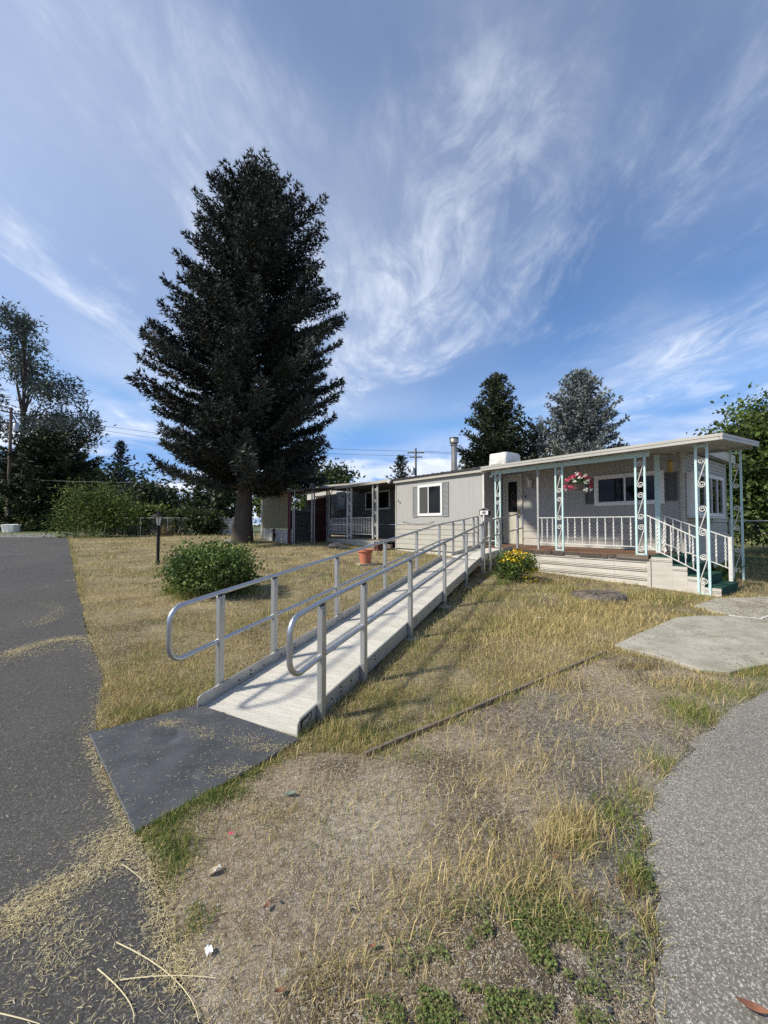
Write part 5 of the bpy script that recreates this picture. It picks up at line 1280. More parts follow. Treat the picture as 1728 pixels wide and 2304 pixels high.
# strap-leaved plants
def strap_plant(name, label, g, n, h, w, cols, seed, group=None, spread=0.35, rad=0.1):
    r = np.random.default_rng(seed); root = thing(name, label, 'plant', tuple(g), 0, group)
    V = []; C = []; T = []
    for i in range(n):
        a = r.uniform(0, 6.28); hh = h * r.uniform(0.55, 1.1); o = np.array([r.normal() * rad, r.normal() * rad, 0]); s = spread * hh * r.uniform(0.3, 1.6)
        d = np.array([math.cos(a), math.sin(a), 0]); t = np.array([-math.sin(a), math.cos(a), 0]) * w
        k = len(V); 
        for f, ww in ((0, 0.8), (0.5, 1.0), (0.85, 0.6)): V += [o + d * s * f * f + [0, 0, hh * f] - t * ww / 2, o + d * s * f * f + [0, 0, hh * f] + t * ww / 2]
        V.append(o + d * s * 1.1 + [0, 0, hh * 0.97]); c = np.array(cols[r.integers(len(cols))]) * r.uniform(0.75, 1.25); C += [c] * 7
        T += [(k, k + 1, k + 3), (k, k + 3, k + 2), (k + 2, k + 3, k + 5), (k + 2, k + 5, k + 4), (k + 4, k + 5, k + 6)]
    link('leaves', np_mesh('leaves', np.array(V), np.array(T), M['leaf'], np.array(C)), root)
    return root
strap_plant('iris_clump', 'pale strap-leaved iris clump at the foot of the feathery shrub', ground_at(202, 1211), 46, 0.8, 0.035, [(0.16, 0.20, 0.08), (0.10, 0.14, 0.05), (0.22, 0.22, 0.10)], 81, rad=0.45)
strap_plant('yucca_plant', 'dark strap-leaved plant in front of the yellow-green shrub', ground_at(296, 1206), 26, 0.7, 0.06, [(0.05, 0.06, 0.03)], 82, rad=0.25)
strap_plant('yucca_plant', 'reddish strap-leaved plant right of the lamp post by the fence', ground_at(375, 1206), 34, 0.7, 0.06, [(0.16, 0.12, 0.05), (0.11, 0.12, 0.05), (0.2, 0.10, 0.05)], 83, rad=0.35)
strap_plant('weed', 'broad-leaved green weed beside the steps near the back post', HF.w(-0.25, SW + 0.5, float(G(7.8))), 16, 0.5, 0.12, [(0.06, 0.10, 0.03)], 84, rad=0.15, spread=0.7)

# ================================================================== SMALLER THINGS
# lamp post on the lawn
lp = ground_at(355, 1267); lampo = thing('lamp_post', 'black garden lamp post with a lantern head standing on the lawn', 'lamp post', tuple(lp))
lh = (1267 - 1151) * lp.y / F
MB().lathe([(0.06, -0.03), (0.06, 0.03), (0.042, 0.06), (0.042, lh * 0.66), (0.055, lh * 0.67), (0.055, lh * 0.70), (0.03, lh * 0.72)], k=12).build('pole', M['black'], lampo, True)
b = MB(); z0, z1 = lh * 0.72, lh * 0.90
for k in range(6):
    t = math.pi / 3 * k; b.bar((0.055 * math.cos(t), 0.055 * math.sin(t), z0), (0.105 * math.cos(t), 0.105 * math.sin(t), z1), 0.014, 0.014)
b.lathe([(0.06, z0 - 0.02), (0.065, z0 + 0.01)], k=6).build('lantern_frame', M['black'], lampo)
MB().lathe([(0.048, z0 + 0.012), (0.094, z1 - 0.004)], k=6).build('lantern_glass', M['lamp_glass'], lampo)
MB().lathe([(0.20, z1), (0.19, z1 + 0.02), (0.07, z1 + 0.09), (0.03, z1 + 0.10), (0.02, z1 + 0.14), (0.005, z1 + 0.17)], k=12).build('lantern_roof', M['black'], lampo, True)
# terracotta pot on a paver
pp = ground_at(822, 1271); pv = thing('paving_stone', 'square paving stone under the terracotta pot', 'paver', tuple(pp), 0.4)
MB().box(-0.22, 0.22, -0.2, 0.2, -0.04, 0.045).build('slab', M['concrete'], pv)
px_m = F / pp.y; pr_ = 17 / px_m; phh = 31 / px_m
pot = thing('flower_pot', 'empty terracotta plastic pot on the lawn behind the ramp', 'pot', (pp.x, pp.y, pp.z + 0.046))
MB().lathe([(pr_ * 0.70, 0), (pr_ * 0.88, phh * 0.82), (pr_ * 1.02, phh * 0.83), (pr_ * 1.04, phh), (pr_ * 0.95, phh), (pr_ * 0.86, phh * 0.78)], k=24, cap=False).build('pot_wall', M['terracotta'], pot, True)
MB().lathe([(pr_ * 0.70, 0.001), (pr_ * 0.86, phh * 0.78)], k=24).build('soil', M['soil'], pot)
# stump
sg = ground_at(1352, 1348); r_ = 0.42
stump = thing('tree_stump', 'low grey weathered tree stump in the grass before the porch', 'stump', tuple(sg))
b = MB(); prof = [(1.18, -0.05), (1.08, 0.01), (1.02, 0.07), (0.95, 0.105), (0.8, 0.075), (0.5, 0.10), (0.0001, 0.07)]; k = 36; rr = random.Random(4)
wob = [1 + 0.09 * math.sin(3 * t / k * 6.28) + rr.uniform(-0.05, 0.05) for t in range(k)]
for (f, z) in prof:
    for t in range(k): a = 6.283 * t / k; b.v.append((r_ * f * wob[t] * math.cos(a), r_ * 0.8 * f * wob[t] * math.sin(a), z + rr.uniform(-0.02, 0.02)))
for i in range(len(prof) - 1):
    for t in range(k): b.f.append((i * k + t, i * k + (t + 1) % k, (i + 1) * k + (t + 1) % k, (i + 1) * k + t))
b.build('stump_wood', M['stump'], stump, False)
MB().bar((-0.1, -0.1, 0.11), (0.12, -0.42, 0.02), 0.012, 0.012).bar((-0.25, 0.05, 0.12), (0.28, 0.02, 0.115), 0.012, 0.012).build('twig', M['straw'] if False else M['timber'], stump)
# house number sign on its post by the ramp
sgn_p = HF.w(HF.uv(1091, 1180, -0.12)[0], -0.12); sz = float(G(sgn_p.y))
sign = thing('number_sign', 'black house-shaped number sign on a white post reading 48', 'sign', (sgn_p.x, sgn_p.y, sz), HF.a + R(24))
zc = EYE + (1180 - 1154) * sgn_p.y / F - sz
MB().box(-0.10, -0.06, -0.02, 0.02, -0.05, zc - 0.05).build('post', M['white'], sign)
b = MB(); hw, hh = 0.125, 0.065
prof = [(-hw, zc - hh), (hw, zc - hh), (hw, zc + hh), (0.0, zc + hh + 0.055), (-hw, zc + hh)]
for y in (-0.10, 0.12): b.v += [(x, y, z) for x, z in prof]
b.f = [tuple(range(5)), tuple(range(9, 4, -1))] + [(i, 5 + i, 5 + (i + 1) % 5, (i + 1) % 5) for i in range(5)]
bd = b.build('sign_body', M['black'], sign)
MB().bar((-hw - 0.015, 0.01, zc + hh - 0.004), (0.0, 0.01, zc + hh + 0.062), 0.23, 0.01, (0, 0, 1)).bar((0.0, 0.01, zc + hh + 0.062), (hw + 0.015, 0.01, zc + hh - 0.004), 0.23, 0.01, (0, 0, 1)).build('sign_roof', M['shutter'], sign)
face = MB().box(-hw + 0.02, hw - 0.012, -0.107, -0.1005, zc - hh + 0.012, zc + hh - 0.006).build('number_plate', M['white_vinyl'], sign)
digit('48', 0.0, zc + 0.002, 0.105, -0.110, M['black'], face)
# hanging basket with pink and white flowers
hu0, hz0 = HF.uv(1298, 1092, -0.02); hb = HF.w(hu0, 0.02, hz0)
bask = thing('hanging_basket', 'hanging basket of pink and white flowers under the porch beam', 'flower basket', tuple(hb))
MB().lathe([(0.06, -0.10), (0.11, -0.08), (0.135, 0.03), (0.14, 0.04)], k=18).build('bowl', M['timber'], bask, True)
for k in range(3): t = 2.1 * k + 0.4; MB().tube([(0.13 * math.cos(t), 0.13 * math.sin(t), 0.03), (0, 0, BZ - 0.09 - hz0)], 0.0035, 4).build('wire', M['wire'], bask)
r = np.random.default_rng(91); n = 420
d = r.normal(size=(n, 3)); d /= np.linalg.norm(d, axis=1, keepdims=True); d[:, 2] = np.abs(d[:, 2]) * 0.7 - 0.12
P = d * 0.22 * r.uniform(0.5, 1.0, (n, 1)) + [0, 0, 0.06]
V, T = leaf_quads(P, 0.036, r); link('foliage', np_mesh('foliage', V, T, M['leaf'], np.repeat(tint_of(n, [(0.07, 0.13, 0.05), (0.10, 0.17, 0.08)], [1, 1], r), 4, 0), k=4), bask)
def blossoms(name, pts, size, c, parent, seed, per=22):
    r = np.random.default_rng(seed); pts = np.array(pts); P = (pts[:, None, :] + r.normal(size=(len(pts), per, 3)) * size * 0.5).reshape(-1, 3)
    V, T = leaf_quads(P, size * 0.5, r, aspect=0.9); link(name, np_mesh(name, V, T, M['petal'], np.repeat(tint_of(len(P), [c], [1], r), 4, 0), k=4), parent)
blossoms('pink_blossoms', [(-0.26, -0.05, 0.10), (-0.30, -0.08, -0.02), (-0.22, -0.12, -0.06), (-0.12, -0.10, 0.18), (0.14, -0.10, 0.17), (0.25, -0.05, 0.08), (0.28, -0.02, -0.02), (0.20, -0.1, 0.14), (-0.2, -0.1, 0.16), (0.0, -0.05, 0.24)], 0.05, (0.62, 0.10, 0.18), bask, 92)
blossoms('white_blossoms', [(-0.05, -0.18, 0.16), (0.08, -0.18, 0.2), (-0.15, -0.15, 0.08), (0.06, -0.2, 0.05), (0.27, -0.05, -0.10), (-0.06, -0.12, 0.24), (0.16, -0.16, 0.1), (-0.3, -0.05, -0.1), (0.1, -0.16, -0.12)], 0.036, (0.75, 0.76, 0.66), bask, 93)
# yellow feeder hanging deeper in the porch
yu, yz = HF.uv(1508, 1048, 0.9); yf = HF.w(yu, 0.9, yz)
feed = thing('bird_feeder', 'small yellow feeder hanging inside the porch near the corner', 'bird feeder', tuple(yf))
MB().lathe([(0.05, -0.13), (0.06, -0.11), (0.045, -0.09), (0.045, 0.06), (0.06, 0.08), (0.01, 0.13)], k=12).build('tube', M['glow_yellow'], feed, True)
MB().tube([(0, 0, 0.12), (0, 0, zr(0.9) - yz - 0.002)], 0.004, 4).build('hook_wire', M['wire'], feed)
# rocks by the rear porch
for i, (px, py, s, lab) in enumerate(((756, 1232, 0.30, 'largest grey rock on the grass before the rear porch'), (775, 1234, 0.17, 'smaller grey rock right of the largest one by the rear porch'), (520, 1222, 0.28, 'grey rock at the foot of the spruce'))):
    g = ground_at(px, py); root = thing('rock', lab, 'rock', tuple(g)); b = MB(); rr = random.Random(20 + i); K, J = 12, 7
    for j in range(J):
        ph = math.pi * j / (J - 1)
        for k in range(K): a = 6.283 * k / K; f = rr.uniform(0.85, 1.1); b.v.append((s * f * math.sin(ph) * math.cos(a) * 1.15, s * f * math.sin(ph) * math.sin(a) * 0.8, s * 0.45 * math.cos(ph) * f + s * 0.2))
    for j in range(J - 1):
        for k in range(K): b.f.append((j * K + k, (j + 1) * K + k, (j + 1) * K + (k + 1) % K, j * K + (k + 1) % K))
    b.build('stone', M['rock'], root, True)
# white metal strip lying on the walk
w0, w1, w2 = ground_at(1640, 1384, 0.035), ground_at(1712, 1392, 0.035), ground_at(1733, 1384, 0.035)
tag(MB().bar(tuple(w0), tuple(w1), 0.02, 0.008).bar(tuple(w1), tuple(w2), 0.03, 0.01).build('metal_strip', M['white']), 'bent white metal strip lying on the concrete walk', 'metal strip')
# brown leaves, pine cones, paper scraps and stones on the bare ground
def leaf_mesh(L, W, curl, mat, name='leaf'):
    b = MB(); n = 6
    for i in range(n + 1):
        t = i / n; w = W * math.sin(math.pi * min(0.97, max(0.04, t))) ** 0.8; z = curl * (t - 0.5) ** 2 * 4
        b.v += [(L * (t - 0.5), -w / 2, z + 0.3 * w), (L * (t - 0.5), 0, z), (L * (t - 0.5), w / 2, z + 0.3 * w)]
    for i in range(n): a = i * 3; b.f += [(a, a + 3, a + 4, a + 1), (a + 1, a + 4, a + 5, a + 2)]
    return b.mesh(name, mat)
M['green_leaf'] = material('fallen_green_leaf', (0.10, 0.16, 0.12), 0.6)
M['tan_leaf'] = material('tan_leaf', (0.34, 0.27, 0.18), 0.7)
lf = {'brown': leaf_mesh(0.085, 0.035, 0.014, M['brown_leaf']), 'green': leaf_mesh(0.07, 0.032, 0.008, M['green_leaf']), 'tan': leaf_mesh(0.06, 0.028, 0.014, M['tan_leaf']), 'small': leaf_mesh(0.034, 0.016, 0.008, M['brown_leaf'])}
for k, px, py, rz, lab in (('brown', 1697, 2274, 2.6, 'curled rust-brown leaf on the driveway in the bottom corner'), ('green', 652, 1788, 0.1, 'grey-green fallen leaf lying below the rubber mat'), ('tan', 478, 1962, 0.4, 'pale curled leaf on straw below the mat corner'),
                       ('small', 600, 2040, 1.2, 'small brown leaf beside the pale straw in the bare dirt'), ('small', 1250, 1930, 0.4, 'small brown leaf among dry grass near the middle of the dirt'), ('small', 628, 2232, 0.5, 'small brown leaf near the bottom edge below the paper scrap'), ('small', 840, 2130, 0.2, 'small brown leaf in the dirt at the bottom centre')):
    g = ground_at(px, py, 0.012); o = link('fallen_leaf', lf[k]); o.location = g; o.rotation_euler = (U(-0.2, 0.2), U(-0.2, 0.2), rz); tag(o, lab, 'leaf', 'fallen leaves')
def scrap(px, py, s, mat, name, lab, cat):
    g = ground_at(px, py, 0.015); rr = random.Random(px); n = 5; b = MB()
    for j in range(n):
        for i in range(n): b.v.append((s * (i / (n - 1) - 0.5) * (1 + 0.3 * rr.uniform(-1, 1)), s * 0.7 * (j / (n - 1) - 0.5), s * 0.22 * rr.uniform(0, 1)))
    for j in range(n - 1):
        for i in range(n - 1): a = j * n + i; b.f.append((a, a + 1, a + n + 1, a + n))
    o = b.build(name, mat); o.location = g; o.rotation_euler = (0, 0, rr.uniform(0, 3)); tag(o, lab, cat)
scrap(470, 2140, 0.032, M['paper'], 'paper_scrap', 'crumpled white paper scrap in the straw at the bottom left', 'litter')
scrap(488, 1955, 0.03, M['paper'], 'paper_scrap', 'torn white scrap by the curled leaf below the mat', 'litter')
scrap(1212, 1390, 0.07, M['paper'], 'paper_scrap', 'white scrap in the grass right of the ramp', 'litter')
scrap(520, 1875, 0.02, M['pink'], 'flower_petal', 'bright pink petal on the dirt below the rubber mat', 'petal')
stn = []
for i in range(4):
    b = MB(); rr = random.Random(200 + i); K, J = 8, 5
    for j in range(J):
        ph = math.pi * j / (J - 1)
        for k in range(K): a = 6.283 * k / K; f = rr.uniform(0.75, 1.15); b.v.append((f * math.sin(ph) * math.cos(a), 0.75 * f * math.sin(ph) * math.sin(a), 0.42 * math.cos(ph) * f))
    for j in range(J - 1):
        for k in range(K): b.f.append((j * K + k, (j + 1) * K + k, (j + 1) * K + (k + 1) % K, j * K + (k + 1) % K))
    stn.append(b.mesh('pebble', M['stone_dark'] if i < 3 else M['rock'], True))
for i, (px, py, lab) in enumerate(((632, 2032, 'dark pebble beside the small brown leaf in the bare dirt'), (820, 2020, 'dark pebble amid the bare dirt, upper of a pair'), (792, 2050, 'dark pebble amid the bare dirt, lower of a pair'), (735, 2200, 'dark pebble near the bottom edge, left of the clover'), (1370, 2275, 'dark pebble at the bottom near the driveway edge'), (955, 1790, 'dark pebble between the rubber mat and the timber edging'))):
    g = ground_at(px, py); o = link('pebble', stn[i % 3]); s = U(0.007, 0.013); o.scale = (s, s, s); o.location = (g.x, g.y, g.z + 0.006); o.rotation_euler = (0, 0, U(0, 6))
    tag(o, lab, 'pebble', 'dark pebbles on the dirt')

# ---- utility poles and wires
def pole(name, label, px, ptop, Y, rad, arms, trans):
    x = X(px, Y); z0 = float(G(Y)); h = (1180 - ptop) * Y / F + EYE - z0
    root = thing(name, label, 'utility pole', (x, Y, z0), 0.0)
    MB().tube([(0, 0, -0.3), (0, 0, h)], [rad, rad * 0.7], 10).build('shaft', M['pole'], root, True)
    for dz, w, rz in arms:
        MB().bar((-w / 2 * math.cos(rz), -w / 2 * math.sin(rz), h - dz), (w / 2 * math.cos(rz), w / 2 * math.sin(rz), h - dz), 0.10, 0.12).build('crossarm', M['pole'], root)
        for s in (-0.46, -0.2, 0.2, 0.46): MB().lathe([(0.03, 0), (0.06, 0.05), (0.04, 0.12), (0.05, 0.2), (0.02, 0.25)], (s * w * math.cos(rz), s * w * math.sin(rz), h - dz + 0.06), 8).build('insulator', M['galv'], root, True)
    for dz, dx in trans: MB().lathe([(0.2, 0), (0.24, 0.04), (0.24, 0.72), (0.18, 0.8), (0.05, 0.84)], (dx, -0.1, h - dz), 14).build('transformer', M['galv'], root, True)
    return root, Vector((x, Y, z0 + h))
_, pt1 = pole('utility_pole', 'wooden utility pole with a transformer at the far left across the road', 18, 915, 39.0, 0.17, ((0.5, 1.6, 1.2),), ((2.4, 0.62),))
_, pt2 = pole('utility_pole', 'distant utility pole with crossarms above the house roof', 936, 1008, 45.0, 0.14, ((0.5, 1.9, 0.0), (1.0, 1.4, 0.0)), ((3.0, -0.35),))
def wire(label, p, q, sag, r=0.016):
    pts = [Vector(p).lerp(Vector(q), t) - Vector((0, 0, sag * 4 * t * (1 - t))) for t in np.linspace(0, 1, 22)]
    o = thing('overhead_wire', label, 'wire', tuple(pts[0])); MB().tube([tuple(a - pts[0]) for a in pts], r, 4).build('cable', M['wire'], o)
wire('upper overhead wire running right from the left pole top', pt1 + Vector((0, 0, -0.3)), pt2 + Vector((-0.8, 0, -0.3)), 0.9)
wire('second overhead wire just below the upper one', pt1 + Vector((0.4, 0, -0.75)), pt2 + Vector((-0.6, 0, -0.8)), 1.0)
wire('lower service cable from the left pole sagging behind the big spruce', pt1 + Vector((0, 0, -7.0)), Vector((-6.0, 36, 5.9)), 0.5, 0.03)
wire('thin phone cable below the service cable on the left pole', pt1 + Vector((0, 0, -7.6)), Vector((-6.0, 36, 5.2)), 0.6, 0.018)
wire('wire leaving the left pole to the left edge', pt1 + Vector((0, 0, -5.0)), Vector((-60, 36, 6.4)), 0.3, 0.02)
wire('wire stretching right from the distant pole behind the spruces', pt2 + Vector((0.8, 0, -0.3)), Vector((60, 50, 11)), 1.0)
wire('second wire right of the distant pole behind the spruces', pt2 + Vector((-0.8, 0, -0.3)), Vector((58, 50, 10.6)), 1.0)

# ---- fences
def chain_fence(name, label, p, q, h=1.1, posts=5, wm=None, wr=0.0025):
    p = Vector(p); q = Vector(q); d = q - p; L_ = Vector((d.x, d.y)).length; ang = math.atan2(d.y, d.x)
    root = thing(name, label, 'fence', tuple(p), ang)
    zf = lambda x: (q.z - p.z) * x / L_
    b = chain_mesh(L_, h, 'm', cell=0.16, r=wr); b.v = [(x, y, z + zf(x)) for x, y, z in b.v]; b.build('wire_mesh', wm or M['galv'], root)
    MB().tube([(0, 0, h), (L_, 0, h + zf(L_))], 0.018, 6).build('top_rail', M['grey_post'], root, True)
    for i in range(posts + 1): x = L_ * i / posts; MB().tube([(x, 0, -0.1 + zf(x)), (x, 0, h + 0.06 + zf(x))], 0.028, 6).build('fence_post', M['grey_post'], root, True)
    return root
fa = ground_at(255, 1204); fc = ground_at(500, 1204)
chain_fence('chain_link_fence', 'low chain-link fence behind the shrubs along the lawn', (fa.x, fa.y, fa.z), (fc.x, fc.y, fc.z), 1.15, 4)
fd = ground_at(524, 1204); fe = ground_at(600, 1205)
chain_fence('chain_link_fence', 'short chain-link fence behind the spruce trunk', tuple(fd), tuple(fe), 1.15, 1)
sgp = ground_at(512, 1204); wg = thing('garden_gate', 'small pale scroll-topped garden gate left of the spruce trunk', 'gate', tuple(sgp), 0.15)
MB().box(-0.26, -0.20, -0.03, 0.03, -0.05, 1.2).box(0.20, 0.26, -0.03, 0.03, -0.05, 1.12).build('gate_post', M['galv'], wg)
for k in range(6): MB().box(-0.17 + 0.065 * k, -0.17 + 0.065 * k + 0.045, -0.01, 0.01, 0.06, 1.02 + 0.18 * math.sin(math.pi * (k + 0.5) / 6)).build('slat', M['corrugated'], wg)
MB().bar((-0.2, -0.02, 0.3), (0.2, -0.02, 0.3), 0.02, 0.05).bar((-0.2, -0.02, 0.85), (0.2, -0.02, 0.85), 0.02, 0.05).build('gate_rail', M['corrugated'], wg)
fx, fy = 8.7, 10.3
chain_fence('chain_link_fence', 'dark chain-link fence at the right edge behind the back post', (9.5, 11.0, float(G(11.0))), (14.5, 10.2, float(G(10.2))), 1.2, 3, M['dark_metal'], 0.0016)
chain_fence('chain_link_fence', 'chain-link fence across the road at the far left', (X(-60, 41), 41, float(G(41))), (X(52, 41), 41, float(G(41))), 1.5, 3)
bd_ = at_depth(60, 1190, 41); brd = thing('board_fence', 'short weathered board fence across the road at the far left', 'fence', (bd_.x, 41, float(G(41))))
for k in range(6): MB().box(-0.9 + 0.3 * k, -0.9 + 0.3 * k + 0.27, -0.02, 0.02, 0, 1.25 + 0.08 * math.sin(k * 2)).build('board', M['corrugated'], brd)
MB().bar((-0.95, 0.04, 0.4), (0.9, 0.04, 0.4), 0.04, 0.08).bar((-0.95, 0.04, 1.0), (0.9, 0.04, 1.0), 0.04, 0.08).build('rail', M['timber'], brd)
# bundle wrapped in a pale tarp beyond the road
tpz = float(G(36)); tr_ = thing('tarp_bundle', 'crumpled pale tarp bundle beside the road at the far left', 'tarp', (X(25, 36), 36, tpz), 0.1)
b = MB(); rr = random.Random(5); K = 16
for j, (f, z) in enumerate(((0.88, 0), (0.95, 0.25), (1.05, 0.5), (1.1, 0.66), (0.6, 0.70), (0.01, 0.69))):
    for k in range(K):
        a = 6.283 * k / K; e = 0.45; b.v.append((0.62 * f * math.copysign(abs(math.cos(a)) ** e, math.cos(a)) + rr.uniform(-0.04, 0.04), 0.35 * f * math.copysign(abs(math.sin(a)) ** e, math.sin(a)), z + rr.uniform(-0.03, 0.03)))
for j in range(5):
    for k in range(K): b.f.append((j * K + k, j * K + (k + 1) % K, (j + 1) * K + (k + 1) % K, (j + 1) * K + k))
b.build('tarp', M['canvas'], tr_)
# far white car and orange boards glimpsed under the right-hand tree
cp = at_depth(1700, 1178, 30.0); car = thing('parked_car', 'white car parked far off under the tree at the right edge', 'car', (cp.x, 30.0, float(G(30)) - 0.02), 0.2)
b = MB(); prof = [(-2.1, 0.35), (-2.1, 0.8), (-1.3, 0.95), (-0.7, 1.42), (0.8, 1.42), (1.5, 0.98), (2.1, 0.85), (2.15, 0.4)]
for y in (-0.85, 0.85): b.v += [(x, y * (0.82 if z > 1.2 else 1), z) for x, z in prof]
n = len(prof); b.f = [tuple(range(n)), tuple(range(2 * n - 1, n - 1, -1))] + [(i, n + i, n + (i + 1) % n, (i + 1) % n) for i in range(n)]
body = b.build('body', M['car'], car)
link('side_window', MB().bar((-0.9, -0.80, 1.16), (1.1, -0.80, 1.16), 0.03, 0.3).mesh('side_window', M['glass']), body)
for wx in (-1.3, 1.35):
    for wy in (-0.82, 0.82): MB().tube([(wx, wy - 0.09, 0.33), (wx, wy + 0.09, 0.33)], 0.33, 16).build('wheel', M['black'], car)
M['orange'] = material('orange_boards', (0.45, 0.15, 0.05), 0.8, var=0.3, vscale=6)
ob = at_depth(1728, 1178, 27.0); obt = thing('orange_board_stack', 'orange boards stacked far off at the right edge', 'boards', (ob.x, 27, float(G(27))))
for k in range(7): MB().box(-0.4, 1.4, -0.2, 0.2, 0.5 + 0.2 * k, 0.5 + 0.2 * k + 0.18).build('board', M['orange'], obt)
MB().box(-0.35, 1.35, -0.15, 0.15, 0, 0.495).build('trestle', M['timber'], obt)

# ================================================================== GRASS AND STRAW
house_fp = [tuple(HF.w(a, c)[:2]) for a, c in ((u_left - 0.02, VF), (u_ret, VF), (u_ret, -0.03), (0.25, -0.03), (0.25, SW), (u_end, SW), (u_end, 6), (u_left - 8, 6), (a738, VP), (u_left, VP))]
shed_fp = [tuple(SF.w(a, c)[:2]) for a, c in ((-5, 0), (0, 0), (0, 4), (-5, 4))]
ramp_low = [tuple(RF.w(a, c)[:2]) for a, c in ((-HW - 0.01, -0.02), (HW + 0.01, -0.02), (HW + 0.01, 4.6), (-HW - 0.01, 4.6))]
def clear_mask(x, y, road=True):
    m = ~inside(x, y, house_fp) & ~inside(x, y, shed_fp) & ~inside(x, y, ramp_low) & ~inside(x, y, slab_a) & ~inside(x, y, slab_b) & ~inside(x, y, mat_poly)
    m &= ~((x > interp_edge(drive_edge, y) + 0.02) & (y < drive_edge[0][1]))
    if road: m &= ~((x < interp_edge(road_edge, y) - 0.015) & (y < road_far))
    return m
def gz(x, y): return G(y) + (fbm(x, y, 1.6, 5) - 0.5) * 0.05 * np.clip((y - 2) / 4, 0, 1) + (fbm(x, y, 5.0, 9) - 0.5) * 0.018 - 0.008
def wedge_points(n, y0, y1, power, r, margin=0.4, x_lo=None, x_hi=None):
    """random ground points inside the camera's view wedge, thinning with distance"""
    u = r.random(n); e = 1.0 - power
    y = (y0 ** e + u * (y1 ** e - y0 ** e)) ** (1 / e)
    x = (r.random(n) * 2 - 1) * (y * 0.99 + margin)
    return x, y
def blades(name, x, y, h, w, lean, c, label, mat, r, z=None, bend=0.35):
    n = len(x); az = r.uniform(0, 2 * math.pi, n); a2 = r.uniform(0, 2 * math.pi, n)
    z = gz(x, y) if z is None else z
    P = np.stack([x, y, z], 1); d = np.stack([np.cos(az), np.sin(az), np.zeros(n)], 1); t = np.stack([np.cos(a2), np.sin(a2), np.zeros(n)], 1) * (w / 2)[:, None]
    L = (h * np.cos(lean))[:, None]; S = (h * np.sin(lean))[:, None]; ez = np.array([0, 0, 1.0])
    mid = P + ez * L * 0.6 + d * S * (0.6 - bend * 0.5); tip = P + ez * L * (1 - 0.15 * bend) + d * S
    V = np.stack([P - t, P + t, mid + t * 0.8, mid - t * 0.8, tip], 1).reshape(-1, 3)
    k = np.arange(n)[:, None] * 5; T = np.concatenate([k + [[0, 1, 2]], k + [[0, 2, 3]], k + [[3, 2, 4]]], 1).reshape(-1, 3)
    C = np.repeat(c, 5, 0)
    return tag(link(name, np_mesh(name, V, T, mat, C)), label, 'grass', kind='stuff')
STRAW = np.array([0.60, 0.49, 0.235]); TAN = np.array([0.44, 0.335, 0.16]); OLIVE = np.array([0.23, 0.235, 0.06]); GREEN = np.array([0.135, 0.205, 0.042]); BROWN = np.array([0.20, 0.14, 0.085])
def mixc(weights, r):
    """weights: (n,5) -> colour per blade"""
    w = weights / weights.sum(1, keepdims=True); u = r.random(len(w))[:, None]; k = (u > np.cumsum(w, 1)).sum(1).clip(0, 4)
    return np.stack([STRAW, TAN, OLIVE, GREEN, BROWN])[k] * (1 + 0.2 * r.normal(size=(len(w), 1))).clip(0.55, 1.5)
r = np.random.default_rng(501)
# lawn
x, y = wedge_points(400000, 2.3, 27.0, 1.75, r)
keep = clear_mask(x, y) & ~inside(x, y, dirt_poly)
x, y = x[keep], y[keep]; n = len(x)
n1 = fbm(x, y, 0.8, 101); n2 = fbm(x, y, 2.6, 111); n3 = fbm(x, y, 0.35, 121)
thin = r.random(n) < np.clip(2.6 * n2 - 0.55, 0.12, 1); x, y, n1, n2, n3 = x[thin], y[thin], n1[thin], n2[thin], n3[thin]; n = len(x)
rightside = (x > 0.42 * (y - 3) - 0.4)
n4 = fbm(x, y, 1.3, 151); gp = np.clip((n4 - 0.50) * 6, 0, 1)
st = np.stack([1.5 + 7 * np.clip(n1 - 0.45, 0, 1), np.full(n, 1.2), 0.25 + 3.4 * gp, 0.06 + 2.8 * gp * np.clip(n3 * 1.5, 0.2, 1), 0.3 + 2.5 * np.clip(n2 - 0.58, 0, 1) * 3], 1)
near_ramp = np.exp(-np.abs(x - (0.42 * (y - 3) - 0.15)) / 0.35) * rightside
st[:, 2] += 0.5 * rightside + 3.0 * near_ramp; st[:, 3] += 1.2 * near_ramp
sd_ = np.clip(y / 5, 0.8, 4.5)
h = r.uniform(0.018, 0.075, n) * (0.35 + 1.3 * n2) * (1 + 0.5 * gp) * (1 + 0.06 * np.clip(y - 4, 0, 20)); w = r.uniform(0.0022, 0.0042, n) * sd_
blades('lawn_grass', x, y, h, w, r.uniform(0.2, 1.25, n), mixc(st, r), 'short dry straw and olive lawn grass', M['blade'], r)
